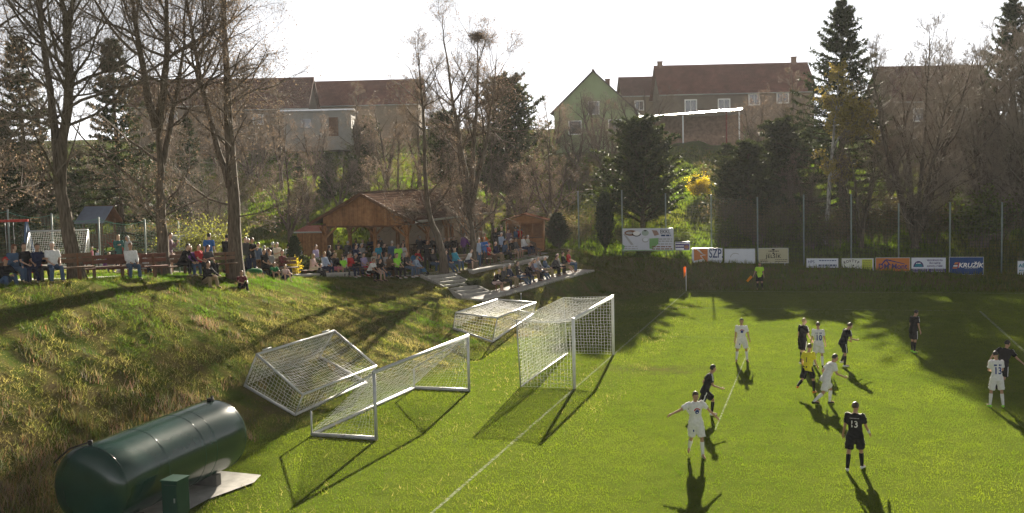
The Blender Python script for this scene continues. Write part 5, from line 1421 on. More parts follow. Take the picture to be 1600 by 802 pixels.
# --- playground fence with sagging net
pf = tag(empty('playground_fence', gp(157, 56)), 'green net fence on grey posts round the playground', 'fence'); o_ = pf.location.copy()
fpts = []
for px, dep in [(-60, 55), (16, 55), (84, 55.5), (157, 56), (229, 57), (281, 57.5), (333, 58)]:
    c = gp(px, dep); fpts.append(c); mb = MB(); mb.tube([c - o_ - Vector((0, 0, .1)), c - o_ + Vector((.03, 0, 2.75))], .045, 8); mb.build('post', STEEL_P, pf)
NETG = pm('net_green', (.05, .13, .10), .8, .1, 5)
for a, b in zip(fpts[:-1], fpts[1:]):
    U = Vector((0, 0, 2.65)); V1_, F1_ = net_patch(a - o_, b - o_, b - o_ + U, a - o_ + U, .15, 0, .0045, .01)
    t_ = (b - a); V1_ = V1_.copy(); tt = ((V1_ - np.array(a - o_)) @ np.array(t_)) / t_.length_squared; hh = (V1_[:, 2] - (np.array(a - o_)[2] + tt * t_.z)) / 2.65; V1_[:, 2] -= hh * .22 * 4 * tt * (1 - tt)
    n_ = ob('net', np_mesh('net', V1_, F1_, NETG), pf); n_['kind'] = 'stuff'
    mb = MB(); mb.tube([a.lerp(b, k / 6) - o_ + Vector((0, 0, 2.66 - .22 * 4 * (k / 6) * (1 - k / 6))) for k in range(7)], .012, 5); mb.build('top_rope', pm('rope_green', (.10, .26, .20), .7), pf)
# --- play tower with roof, slide and swing, small net goal
c = gp(158, 62); tw = tag(empty('play_tower', c, FACE + 1.3), 'wooden play tower with grey blue pitched roof and red slide', 'play tower')
for sx in (-.6, .6):
    for sy in (-.6, .6): mb = MB(); mb.box((sx, sy, 1.35), (.11, .11, 2.7)); mb.build('post', PLK_B, tw)
mb = MB(); mb.box((0, 0, 1.15), (1.4, 1.4, .08)); mb.build('platform', PLK_B, tw)
for k in range(5): mb = MB(); mb.box((-.48 + k * .24, -.62, 1.55), (.2, .04, .7)); mb.build('plank', PLK_B, tw)
for k in range(5): mb = MB(); mb.box((-.62, -.48 + k * .24, 1.55), (.04, .2, .7)); mb.build('plank', PLK_B, tw)
ROOFG = pm('play_roof_blue_grey', (.17, .20, .27), .7, .12, 3)
mb = roof_plane((0.1, -.95, 3.5), (.1, .95, 3.5), (-.95, .95, 2.55), (-.95, -.95, 2.55), .05); mb.build('roof_slope', ROOFG, tw); mb = roof_plane((.1, -.95, 3.5), (.1, .95, 3.5), (.95, .95, 2.55), (.95, -.95, 2.55), .05); mb.build('roof_slope', TIMBER_D, tw)
REDP = pm('slide_red', (.32, .035, .025), .5, .1, 4)
mb = MB()
for k in range(8):
    a = (k / 7); z = 1.2 * (1 - a) ** 1.15 + .15; x_ = .65 + 1.9 * a
    for yy, zz in ((-.28, .18), (-.24, 0), (.24, 0), (.28, .18)): mb.v.append((yy, -x_, z + zz))
for k in range(7):
    for j in range(3): mb.f.append((4 * k + j, 4 * k + 4 + j, 4 * k + 5 + j, 4 * k + 1 + j)); mb.m.append(0); mb.sm.append(True)
mb.build('slide', REDP, tw)
c = gp(5, 53); sw = tag(empty('swing_frame', c, FACE), 'swing frame with red beam and blue legs at far left', 'swing')
mb = MB(); mb.box((0, 0, 2.1), (2.7, .12, .12)); mb.build('beam', REDP, sw); BLUEP = pm('swing_leg_blue', (.06, .11, .20), .5, .1, 4)
for sx in (-1.25, 1.25):
    for sy in (-.7, .7): mb = MB(); mb.beam((sx, 0, 2.06), (sx * 1.06, sy, 0), .09, .09); mb.build('leg', BLUEP, sw)
for sx in (-.5, .4):
    mb = MB(); mb.tube([(sx - .2, 0, 2.05), (sx - .2, .05, .5)], .012, 5); mb.build('chain', STEEL, sw); mb = MB(); mb.tube([(sx + .2, 0, 2.05), (sx + .2, .05, .5)], .012, 5); mb.build('chain', STEEL, sw)
    mb = MB(); mb.box((sx, .05, .5), (.45, .18, .04)); mb.build('seat', INK_K, sw)
c = gp(94, 53); sg = tag(empty('small_goal', c, FACE), 'small playground goal with pale net behind the bench of five', 'goal')
for sx in (-1.45, 1.45):
    mb = MB(); mb.tube([(sx, 0, 0), (sx, 0, 1.75)], .04, 8); mb.build('post', STEEL, sg); mb = MB(); mb.tube([(sx, 0, 1.72), (sx, -.9, 0.02)], .025, 8); mb.build('stay', STEEL, sg)
mb = MB(); mb.tube([(-1.45, 0, 1.75), (1.45, 0, 1.75)], .04, 8); mb.build('crossbar', STEEL, sg)
net_part([net_patch((-1.45, 0, 1.75), (1.45, 0, 1.75), (1.45, -.9, .02), (-1.45, -.9, .02), .11, 0, .005), net_patch((1.45, 0, 1.75), (1.45, 0, 1.75), (1.45, -.9, .02), (1.45, 0, .02), .11, 0, .005), net_patch((-1.45, 0, 1.75), (-1.45, 0, 1.75), (-1.45, -.9, .02), (-1.45, 0, .02), .11, 0, .005)], sg, (0, 0, 0), CORD_D)

# --- white van parked beyond the playground
c = gp(310, 74); van = tag(empty('parked_van', c, FACE + .12), 'white van parked behind the willow bush and net fence', 'van')
VW = pm('van_white', (.62, .63, .64), .35, .05, 2, coat=.4)
pr = [(-2.2, .35), (-2.25, 1.0), (-2.15, 1.95), (-1.9, 2.08), (1.0, 2.08), (1.35, 1.95), (1.95, 1.25), (2.4, 1.08), (2.5, .7), (2.45, .35)]
mb = MB(); n_ = len(pr); rows = [(-.92, 1.0), (-.86, 1.0), (.86, 1.0), (.92, 1.0)]
vv = [(x_, -.9 + (0.12 if z_ > 1.9 else 0), z_) for x_, z_ in pr] + [(x_, .9 - (.12 if z_ > 1.9 else 0), z_) for x_, z_ in pr]
mb.add(vv, [(i, i + 1, n_ + i + 1, n_ + i) for i in range(n_ - 1)] + [(n_ - 1, 0, n_, 2 * n_ - 1), tuple(range(n_ - 1, -1, -1)), tuple(range(n_, 2 * n_))]); mb.build('body', VW, van)
mb = MB(); mb.add([(1.37, -.78, 1.93), (1.37, .78, 1.93), (1.95, .8, 1.28), (1.95, -.8, 1.28)], [(0, 3, 2, 1)]); w_ = mb.build('windscreen', GLASSD, van); w_.location = (.015, 0, .01)
for x0_, x1_ in ((.55, 1.4), (-.6, .4), (-1.9, -.75)):
    for s in (-1, 1): mb = MB(); mb.box(((x0_ + x1_) / 2, s * .892, 1.55), (x1_ - x0_, .03, .5)); mb.build('side_window', GLASSD, van)
for x_ in (-1.5, 1.6):
    for s in (-1, 1):
        mb = MB(); mb.tube([(x_, s * .72, .33), (x_, s * .93, .33)], .33, 16); wh = mb.build('wheel', pm('tyre_rubber', (.02, .02, .02), .9), van); mb = MB(); mb.tube([(x_, s * .90, .33), (x_, s * .945, .33)], .19, 12); mb.build('rim', STEEL, wh)
for s in (-1, 1):
    mb = MB(); mb.box((2.46, s * .68, .86), (.06, .3, .16)); mb.build('headlight', WHITE, van)

# --- bicycles leaning by the shed and a blue pushchair
def bicycle(c, rz, label, colr):
    r = tag(empty('bicycle', c, rz), label, 'bicycle', 'bicycles by the pavilion'); K_ = pm('bike_' + colr[0], colr[1], .4, .1, 5)
    for x_ in (-.52, .52):
        mb = MB(); mb.tube([(x_ + .33 * math.cos(k * math.pi / 12), 0, .34 + .33 * math.sin(k * math.pi / 12)) for k in range(25)], .018, 6, cap=False); wh = mb.build('wheel', INK_K, r)
        mb = MB()
        for k in range(8): mb.tube([(x_, 0, .34), (x_ + .32 * math.cos(k * math.pi / 4), 0, .34 + .32 * math.sin(k * math.pi / 4))], .003, 3)
        mb.build('spokes', STEEL, wh)
    mb = MB()
    for a, b in (((-.52, 0, .34), (-.2, 0, .82)), ((-.52, 0, .34), (-.05, 0, .32)), ((-.05, 0, .32), (-.22, 0, .9)), ((-.05, 0, .32), (.36, 0, .8)), ((-.2, 0, .78), (.36, 0, .86)), ((.52, 0, .34), (.34, 0, .95))): mb.tube([a, b], .018, 6)
    mb.build('frame', K_, r); mb = MB(); mb.tube([(.32, -.28, 1.0), (.34, 0, .97), (.32, .28, 1.0)], .016, 6); mb.build('handlebar', INK_K, r); mb = MB(); mb.tube([(-.38, 0, .95), (-.24, 0, .96), (-.08, 0, .94)], [.07, .06, .02], 8); mb.build('saddle', INK_K, r)


for px, dep, rz, lab, cc_ in [(478, 66, .5, 'dark bicycle parked left of the shed door', ('black', (.03, .03, .03))), (497, 67, .8, 'blue bicycle leaning before the shed', ('blue', (.03, .08, .2))), (545, 66.5, .6, 'silver bicycle inside the pavilion front', ('silver', (.5, .5, .52))), (538, 68, .3, 'red bicycle behind the silver one in the pavilion', ('red', (.3, .04, .03)))]:
    bicycle(gp(px, dep), FACE + rz, lab, cc_)
c = gp(653, 62.2); st = tag(empty('pushchair', c, facing(120)), 'blue pushchair with metal frame beside the bald man', 'pushchair'); PB = pm('pushchair_blue', (.03, .12, .22), .8, .15, 6)
mb = MB(); mb.add([(-.22, -.3, .95), (.22, -.3, .95), (.22, -.05, .45), (-.22, -.05, .45), (.22, .35, .42), (-.22, .35, .42), (.22, .5, .2), (-.22, .5, .2)], [(0, 1, 2, 3), (3, 2, 4, 5), (5, 4, 6, 7)], 0, True); mb.build('seat', PB, st)
mb = MB()
for s in (-.24, .24): mb.tube([(s, -.55, 1.0), (s, -.1, .55), (s, .5, .1)], .014, 6)
mb.build('frame', STEEL, st); mb = MB(); mb.tube([(-.24, -.55, 1.0), (.24, -.55, 1.0)], .018, 6); mb.build('handle', INK_K, st)
mb = MB()
vv = [(.23 * math.cos(a) , -.32 + .4 * k / 4, .95 + .2 * math.sin(a) * (1 - k * .08)) for k in range(5) for a in [i * math.pi / 6 for i in range(7)]]
mb.add(vv, [(7 * k + i, 7 * k + i + 1, 7 * k + i + 8, 7 * k + i + 7) for k in range(4) for i in range(6)], 0, True); mb.build('hood', PB, st)
for s in (-.26, .26):
    for y_ in (-.35, .48): mb = MB(); mb.tube([(s - .02, y_, .1), (s + .02, y_, .1)], .1, 12); mb.build('wheel', INK_K, st)
# bag on the grass beside the boys
c = gp(397, 50.2); bg_ = tag(empty('sports_bag', c, .4), 'bright green sports bag lying on the grass beside the sitting boy', 'bag'); mb = MB(); mb.tube([(-.38, 0, .12), (-.3, 0, .14), (0, .02, .16), (.3, 0, .14), (.38, 0, .11)], [.06, .13, .15, .13, .05], 10); mb.build('body', pm('bag_green', (.02, .16, .05), .8, .2, 6), bg_); mb = MB(); mb.tube([(-.2, 0, .26), (-.1, .05, .38), (.1, .05, .38), (.2, 0, .26)], .014, 6); mb.build('strap', INK_K, bg_)
# litter spots and a small dark jacket on the pitch

# ================================================================== PEOPLE
SKIN = [pm('skin_fair', (.50, .31, .22), .6, .08, 9, spec=.3), pm('skin_tan', (.40, .235, .155), .6, .08, 9, spec=.3), pm('skin_pale', (.55, .36, .27), .6, .08, 9, spec=.3)]
HAIRM = {k: pm('hair_' + k, c, .55, .3, 25, .004, 90, spec=.4) for k, c in dict(black=(.015, .012, .010), brown=(.055, .032, .02), blond=(.34, .24, .12), grey=(.32, .31, .30), white=(.55, .54, .52), red=(.14, .05, .02)).items()}
CLOTH = dict(black=(.014, .014, .017), dark=(.03, .03, .035), charcoal=(.06, .06, .065), grey=(.22, .22, .22), lightgrey=(.38, .38, .39), white=(.68, .68, .68), navy=(.018, .026, .065), blue=(.03, .12, .36), denim=(.06, .10, .17), paleblue=(.30, .37, .50), lilac=(.36, .31, .48), purple=(.14, .05, .20), red=(.42, .025, .03),
             maroon=(.12, .02, .025), pink=(.48, .16, .22), palepink=(.52, .38, .36), green=(.02, .17, .06), neon=(.30, .68, .06), lime=(.42, .72, .04), yellow=(.62, .58, .03), olive=(.20, .17, .04), khaki=(.25, .20, .12), brown=(.12, .075, .045), turquoise=(.03, .27, .38), plaid=(.16, .11, .14), orange=(.55, .16, .03), cream=(.55, .50, .40), teal=(.03, .12, .12))


def cloth(c): return pm('cloth_' + c, CLOTH[c], .85, .12, 14, .004, 60, spec=.12)


def rotx(a): return Matrix.Rotation(a, 3, 'X')


D = math.radians


class Pose:
    """joint positions of a 1.78 m figure; x = the person's right, y = forward; angles in degrees"""

    def __init__(s, lean=4, side=0, twist=0, legs=((3, 3, 4, 0), (3, 3, 4, 0)), arms=((4, 8, 12, 0), (4, 8, 12, 0)), head=(0, 8), seat=None, lie=None):
        s.Rt = Matrix.Rotation(D(side), 3, 'Y') @ rotx(D(-lean)) @ Matrix.Rotation(D(twist), 3, 'Z')
        pel = Vector((0, 0, 0)); s.pel = pel; s.hip = []; s.knee = []; s.ank = []; s.toe = []; s.sh = []; s.el = []; s.wr = []; s.hand = []; s.fdir = []
        for sg, (fl, ab, kn, fy) in zip((-1, 1), legs):
            h = pel + Vector((sg * .095, 0, -.02)); a, b = D(fl), D(ab)
            k = h + Vector((sg * math.sin(b), math.sin(a) * math.cos(b), -math.cos(a) * math.cos(b))) * .44
            a2 = a - D(kn); n = k + Vector((sg * math.sin(b) * .5, math.sin(a2), -math.cos(a2))).normalized() * .42
            pitch = a2 * .75 if kn > 45 and fl < 30 else 0.0
            f = Vector((sg * math.sin(D(8 + fy)), math.cos(D(8 + fy)) * math.cos(pitch), math.sin(pitch)))
            s.hip.append(h); s.knee.append(k); s.ank.append(n); s.toe.append(n + f * .17 + Vector((0, 0, -.05 * math.cos(pitch)))); s.fdir.append(f)
        s.chest = pel + s.Rt @ Vector((0, .005, .50)); s.neck = pel + s.Rt @ Vector((0, .0, .555))
        hy, hp = head; s.Rh = s.Rt.lerp(Matrix.Identity(3), .65) if False else (Matrix.Rotation(D(side * .3), 3, 'Y') @ rotx(D(-lean * .45 - hp)) @ Matrix.Rotation(D(-hy), 3, 'Z'))
        s.head = s.neck + s.Rh @ Vector((0, .025, .155))
        for sg, (fl, ab, el, inw) in zip((-1, 1), arms):
            sh = pel + s.Rt @ Vector((sg * .178, 0, .485)); a, b = D(fl), D(ab)
            u = s.Rt @ Vector((sg * math.sin(b), math.sin(a) * math.cos(b), -math.cos(a) * math.cos(b))); e = sh + u * .29
            a2 = a + D(el); v = s.Rt @ Vector((sg * (math.sin(b) * math.cos(D(el))) - sg * math.sin(D(inw)), math.sin(a2) * max(.25, math.cos(b)), -math.cos(a2) * max(.25, math.cos(b)))).normalized()
            w_ = e + v * .25; s.sh.append(sh); s.el.append(e); s.wr.append(w_); s.hand.append(w_ + v * .09)
        low = min(min(n.z - .075 for n in s.ank), min(t.z - .03 for t in s.toe)); dz = (seat + .085) if seat is not None else -low
        for nm in ('pel', 'chest', 'neck', 'head'): setattr(s, nm, getattr(s, nm) + Vector((0, 0, dz)))
        for nm in ('hip', 'knee', 'ank', 'toe', 'sh', 'el', 'wr', 'hand'): setattr(s, nm, [v + Vector((0, 0, dz)) for v in getattr(s, nm)])


class Prim(MB):
    def cone(s, a, b, ra, rb, n=10, flat=(False, False), squash=None):
        """tapered limb with rounded (or flat) ends"""
        a = Vector(a); b = Vector(b); t = (b - a).normalized(); P_, R_ = [], []
        if not flat[0]: P_ += [a - t * ra * .96, a - t * ra * .65]; R_ += [ra * .28, ra * .76]
        P_ += [a, b]; R_ += [ra, rb]
        if not flat[1]: P_ += [b + t * rb * .65, b + t * rb * .96]; R_ += [rb * .76, rb * .28]
        return s.tube(P_, R_, n)

    def ell(s, c, rad, R=None, nu=14, nv=9):
        vs_, fs_ = [], []
        for j in range(nv + 1):
            ph = math.pi * j / nv
            for i in range(nu):
                th = 2 * math.pi * i / nu; v = Vector((rad[0] * math.sin(ph) * math.cos(th), rad[1] * math.sin(ph) * math.sin(th), rad[2] * math.cos(ph)))
                vs_.append(Vector(c) + (R @ v if R is not None else v))
        for j in range(nv):
            for i in range(nu): fs_.append((j * nu + i, (j + 1) * nu + i, (j + 1) * nu + (i + 1) % nu, j * nu + (i + 1) % nu))
        return s.add(vs_, fs_, 0, True)

    def loft(s, rings, R, o, n=16):
        """rings: (z, half width, half depth, y offset) along the spine"""
        vs_ = []; fs_ = []
        for z, w_, d, yo in rings:
            for i in range(n):
                a = 2 * math.pi * i / n; c_, s_ = math.cos(a), math.sin(a)
                v = Vector((w_ * math.copysign(abs(c_) ** .85, c_), yo + d * math.copysign(abs(s_) ** .85, s_), z)); vs_.append(Vector(o) + R @ v)
        for j in range(len(rings) - 1):
            for i in range(n): fs_.append((j * n + i, j * n + (i + 1) % n, (j + 1) * n + (i + 1) % n, (j + 1) * n + i))
        fs_.append(tuple(range(n - 1, -1, -1))); fs_.append(tuple(range((len(rings) - 1) * n, len(rings) * n)))
        return s.add(vs_, fs_, 0, True)


TORSO = [(-.10, .12, .085, 0), (-.03, .158, .108, 0), (.06, .155, .105, 0), (.16, .138, .096, 0), (.28, .150, .106, .005), (.38, .168, .110, .005), (.46, .165, .095, 0), (.52, .10, .07, 0), (.56, .055, .055, 0)]


def prim_body(p, thin=.93):
    m = Prim(); m.loft([(z, w_ * thin, d * thin, y) for z, w_, d, y in TORSO], p.Rt, p.pel)
    m.cone(p.neck - p.Rt @ Vector((0, 0, .04)), p.head - p.Rh @ Vector((0, .015, .06)), .055, .052)
    # head: skull, face wedge, jaw, nose, ears
    m.ell(p.head + p.Rh @ Vector((0, -.012, .02)), (.074, .092, .098), p.Rh); m.ell(p.head + p.Rh @ Vector((0, .018, -.03)), (.062, .072, .088), p.Rh); m.ell(p.head + p.Rh @ Vector((0, .048, -.085)), (.032, .034, .028), p.Rh)
    m.cone(p.head + p.Rh @ Vector((0, .088, .015)), p.head + p.Rh @ Vector((0, .108, -.022)), .010, .016, 8)
    for sg in (-1, 1): m.ell(p.head + p.Rh @ Vector((sg * .078, -.008, -.008)), (.012, .02, .032), p.Rh, 8, 6)
    for i in (0, 1):
        m.cone(p.hip[i], p.knee[i], .082, .052); m.cone(p.knee[i], p.knee[i].lerp(p.ank[i], .35), .050, .054); m.cone(p.knee[i].lerp(p.ank[i], .3), p.ank[i], .054, .034); m.cone(p.ank[i], p.toe[i], .036, .03)
        m.cone(p.sh[i], p.el[i], .050, .038); m.cone(p.el[i], p.wr[i], .038, .026)
        v = (p.hand[i] - p.wr[i]).normalized(); m.cone(p.wr[i], p.wr[i] + v * .075, .026, .034)
    return m


def add_fingers(me_v, me_f, p, curl=25):
    """five separate bent fingers rooted in each palm"""
    for i in (0, 1):
        v = (p.hand[i] - p.wr[i]).normalized(); sg = -1 if i == 0 else 1
        fwd = p.Rt @ Vector((0, 1, 0)); ax = (fwd - v * fwd.dot(v)); ax = ax.normalized() if ax.length > .2 else v.orthogonal().normalized(); pn = v.cross(ax).normalized()
        inn = Vector((-sg, 0, 0)); pn = pn if pn.dot(inn) > 0 else -pn
        base = p.wr[i] + v * .085
        for k, (o_, L) in enumerate(((.030, .066), (.011, .078), (-.009, .072), (-.028, .056))):
            b0 = base + ax * o_; b1 = b0 + (v * math.cos(D(curl * .5)) + pn * math.sin(D(curl * .5))) * L * .5; b2 = b1 + (v * math.cos(D(curl * 1.6)) + pn * math.sin(D(curl * 1.6))) * L * .5
            m = MB(); m.tube([b0 - v * .02, b0, b1, b2], [.009, .009, .0085, .006], 6); o2 = len(me_v); me_v += m.v; me_f += [tuple(q + o2 for q in f) for f in m.f]
        t0 = p.wr[i] + v * .035 + ax * .022; t1 = t0 + (ax * .75 + v * .55 + pn * .25).normalized() * .042; t2 = t1 + (v * .85 + ax * .25 + pn * .35).normalized() * .034
        m = MB(); m.tube([t0 - ax * .02, t0, t1, t2], [.011, .011, .010, .007], 6); o2 = len(me_v); me_v += m.v; me_f += [tuple(q + o2 for q in f) for f in m.f]


def prim_top(p, sleeve='short', loose=.016, hem=-.10, thickarm=.0):
    m = Prim(); m.loft([(hem, .168 + loose, .118 + loose, 0)] + [(z, w_ + loose, d + loose, y) for z, w_, d, y in TORSO if z > hem + .05 and z < .50] + [(.515, .105 + loose, .075 + loose * .6, 0), (.55, .068, .064, 0)], p.Rt, p.pel)
    for i in (0, 1):
        m.cone(p.sh[i], p.sh[i].lerp(p.el[i], .72 if sleeve == 'short' else 1), .064 + loose * .5, (.068 if sleeve == 'short' else .050) + thickarm, 10, (False, sleeve == 'short'))
        if sleeve == 'long': m.cone(p.el[i], p.el[i].lerp(p.wr[i], .95), .050 + thickarm, .040 + thickarm * .6, 10, (False, True))
    return m


def prim_bottom(p, kind='long', loose=.012):
    m = Prim(); m.loft([(-.12, .13, .095, 0), (-.05, .165 + loose, .115 + loose, 0), (.05, .158 + loose, .11 + loose, 0), (.10, .148, .104, 0)], p.Rt, p.pel)
    for i in (0, 1):
        if kind == 'shorts':
            m.cone(p.hip[i], p.hip[i].lerp(p.knee[i], .86), .100 + loose, .096 + loose, 12, (False, True))
        else:
            m.cone(p.hip[i], p.knee[i], .095 + loose, .066 + loose); m.cone(p.knee[i], p.ank[i].lerp(p.knee[i], .04), .064 + loose, .054 + loose, 10, (False, True))
    return m


def prim_sock(p, i):
    m = Prim(); a = p.knee[i].lerp(p.ank[i], .14); m.cone(a, p.knee[i].lerp(p.ank[i], .4), .058, .061, 10, (True, False)); m.cone(p.knee[i].lerp(p.ank[i], .35), p.ank[i], .060, .042)
    return m


def prim_shoe(p, i):
    m = Prim(); f = p.fdir[i]; dn = Vector((0, 0, -1)) - f * Vector((0, 0, -1)).dot(f); dn.normalize()
    m.cone(p.ank[i] - f * .04 + dn * .035, p.ank[i] + f * .04 + dn * .035, .040, .043); m.cone(p.ank[i] + f * .03 + dn * .04, p.ank[i] + f * .155 + dn * .05, .042, .030); m.cone(p.ank[i] - f * .045 + dn * .058, p.ank[i] + f * .16 + dn * .06, .026, .026)
    return m


def hair_mesh(p, style, seed=1):
    rg = random.Random(seed); m = MB(); nu, nv = 18, 12; keep = {}; vs_ = []; fs_ = []
    c = Vector((0, -.014, .022)); rad = Vector((.083, .101, .108))
    for j in range(nv + 1):
        ph = math.pi * .80 * j / nv
        for i in range(nu):
            th = 2 * math.pi * i / nu; k = 1 + rg.uniform(-.03, .05); v = Vector((math.sin(ph) * math.cos(th), math.sin(ph) * math.sin(th), math.cos(ph))); q = c + Vector((v.x * rad.x, v.y * rad.y, v.z * rad.z)) * k
            vs_.append(p.head + p.Rh @ q)
    def ok(j, i):
        th = 2 * math.pi * (i + .5) / nu; ph = math.pi * .80 * (j + .5) / nv; front = math.sin(th)
        if style == 'bald': lim = .0 if front > -.2 else .62; return ph > math.pi * .42 and ph < math.pi * .66 and front < .3
        lim = .34 if front > .45 else (.50 if front > 0 else .66)
        if style == 'long': lim = .34 if front > .5 else .8
        return ph < math.pi * lim
    for j in range(nv):
        for i in range(nu):
            if ok(j, i): fs_.append((j * nu + i, (j + 1) * nu + i, (j + 1) * nu + (i + 1) % nu, j * nu + (i + 1) % nu))
    m.add(vs_, fs_, 0, True)
    if style == 'long':
        pr = Prim(); pr.ell(p.head + p.Rh @ Vector((0, -.055, -.12)), (.085, .05, .17), p.Rh, 12, 8); m.add(pr.v, pr.f, 0, True)
    return m


def cap_mesh(p):
    m = hair_mesh(p, 'short', 4); pr = Prim(); pr.ell(p.head + p.Rh @ Vector((0, .12, .05)), (.07, .07, .012), p.Rh, 12, 6); m.add(pr.v, pr.f, 0, True); return m


def face_mesh(p):
    m = Prim()
    for sg in (-1, 1): m.ell(p.head + p.Rh @ Vector((sg * .030, .082, .012)), (.011, .008, .006), p.Rh, 8, 6); m.ell(p.head + p.Rh @ Vector((sg * .031, .086, .034)), (.018, .008, .004), p.Rh, 8, 6)
    m.ell(p.head + p.Rh @ Vector((0, .087, -.055)), (.022, .008, .005), p.Rh, 8, 6); return m


# --- every body and garment is fused into one surface in a single pass
JOBS = {}


def job(key, prim, voxel, smooth=3):
    if key not in JOBS: JOBS[key] = [prim.mesh('fuse', []), voxel, smooth, None]
    return key


def run_jobs():
    tmp = []
    for k, j in JOBS.items():
        if j[3] is None:
            o = bpy.data.objects.new('fuse', j[0]); COL.objects.link(o); r_ = o.modifiers.new('r', 'REMESH'); r_.mode = 'VOXEL'; r_.voxel_size = j[1]
            s_ = o.modifiers.new('s', 'SMOOTH'); s_.factor = .5; s_.iterations = j[2]; tmp.append((o, j, k))
    dg = bpy.context.evaluated_depsgraph_get(); dg.update()
    for o, j, k in tmp:
        me = bpy.data.meshes.new_from_object(o.evaluated_get(dg)); me.polygons.foreach_set('use_smooth', np.ones(len(me.polygons), dtype=bool)); j[3] = me
    for o, j, k in tmp:
        bpy.data.objects.remove(o)


def crumple(me, amp, seed):
    """soft folds in cloth"""
    n = len(me.vertices); co = np.empty(n * 3, dtype=np.float32); me.vertices.foreach_get('co', co); co = co.reshape(-1, 3); nr = np.empty(n * 3, dtype=np.float32); me.vertices.foreach_get('normal', nr); nr = nr.reshape(-1, 3)
    d = vnoise(co[:, 0] * 1.0 + co[:, 2] * 2.2 + seed, co[:, 1] + co[:, 2] * .7, 9) + .6 * vnoise(co[:, 0] + seed, co[:, 2], 22)
    co += nr * (d * amp)[:, None]; me.vertices.foreach_set('co', co.ravel()); me.update()


def with_fingers(me, p, curl):
    vs_ = [tuple(v.co) for v in me.vertices]; fs_ = [tuple(f.vertices) for f in me.polygons]; add_fingers(vs_, fs_, p, curl)
    m2 = bpy.data.meshes.new('body'); m2.from_pydata(vs_, [], fs_); m2.polygons.foreach_set('use_smooth', np.ones(len(m2.polygons), dtype=bool)); m2.update(); return m2


def dress(me, mat, name):
    """own material on a shared mesh"""
    def f(parent):
        o = ob(name, me, parent)
        if len(me.materials) == 0: me.materials.append(None)
        o.material_slots[0].link = 'OBJECT'; o.material_slots[0].material = mat; return o
    return f

# ------------------------------------------------------------------ players and officials
def on_pitch(px, py):
    d = _f + (px - 800) / FPX * _r - (py - 401) / FPX * _u; t = -CAM[2] / d[2]; q = CAM + t * d; return Vector((q[0], q[1], 0.012))


PL = []


def player(px, py, theta, pose, top, bottom, sock, shoe, hair, label, skin=1, deco=None, scale=1.0, sleeve='short', hstyle='short', curl=30, group='players on the pitch'):
    k = len(PL); p = pose
    job(('b', k), prim_body(p), .0175, 3); job(('t', k), prim_top(p, sleeve, .022, -.13), .022, 2); job(('s', k), prim_bottom(p, 'shorts', .016), .022, 2); [(job(('k', k, i), prim_sock(p, i), .018, 2), job(('h', k, i), prim_shoe(p, i), .015, 2)) for i in (0, 1)]
    PL.append((px, py, theta, p, top, bottom, sock, shoe, hair, label, skin, deco, scale, hstyle, curl, group))


def project_on(me_target, p, src, front, name, mat, parent, off=.007, dy=0.0):
    """lay flat print (lettering, badge) onto the curved shirt"""
    bvh = BVHTree.FromPolygons([v.co for v in me_target.vertices], [tuple(f.vertices) for f in me_target.polygons])
    d = p.Rt @ Vector((0, -1 if front else 1, 0))
    for v in src.vertices:
        q = Vector((v.co.x if not front else -v.co.x, 0, v.co.y + dy)); o_ = p.pel + p.Rt @ Vector((q.x, .45 if front else -.45, q.z)); h = bvh.ray_cast(o_, d)
        v.co = (h[0] + h[1] * off) if h[0] is not None else o_ + d * .32
    src.update(); src.materials.clear(); src.materials.append(mat); return ob(name, src, parent)


def flat(pts_list):
    m = MB()
    for pts in pts_list: m.add([(x, y, 0) for x, y in pts], [tuple(range(len(pts)))])
    return m.mesh('print', [])


def ringarc(cx, cy, r0, r1, a0, a1, n=10):
    out = []
    for i in range(n):
        a, b = D(a0 + (a1 - a0) * i / n), D(a0 + (a1 - a0) * (i + 1) / n); out.append([(cx + r0 * math.cos(a), cy + r0 * math.sin(a)), (cx + r1 * math.cos(a), cy + r1 * math.sin(a)), (cx + r1 * math.cos(b), cy + r1 * math.sin(b)), (cx + r0 * math.cos(b), cy + r0 * math.sin(b))])
    return out


def strip_on(me_target, pts, width, mat, name, parent, side):
    """tape along a seam, hugging the garment"""
    bvh = BVHTree.FromPolygons([v.co for v in me_target.vertices], [tuple(f.vertices) for f in me_target.polygons]); m = MB(); vs_ = []
    for i, q in enumerate(pts):
        t = (pts[min(i + 1, len(pts) - 1)] - pts[max(i - 1, 0)]).normalized(); h = bvh.find_nearest(q)
        b = t.cross(h[1]).normalized() * width / 2
        for s in (-1, 1):
            h2 = bvh.find_nearest(h[0] + b * s); vs_.append(h2[0] + h2[1] * .006)
    m.add(vs_, [(2 * i, 2 * i + 1, 2 * i + 3, 2 * i + 2) for i in range(len(pts) - 1)], 0, True); return m.build(name, mat, parent)


STAND = lambda **k: Pose(**k)
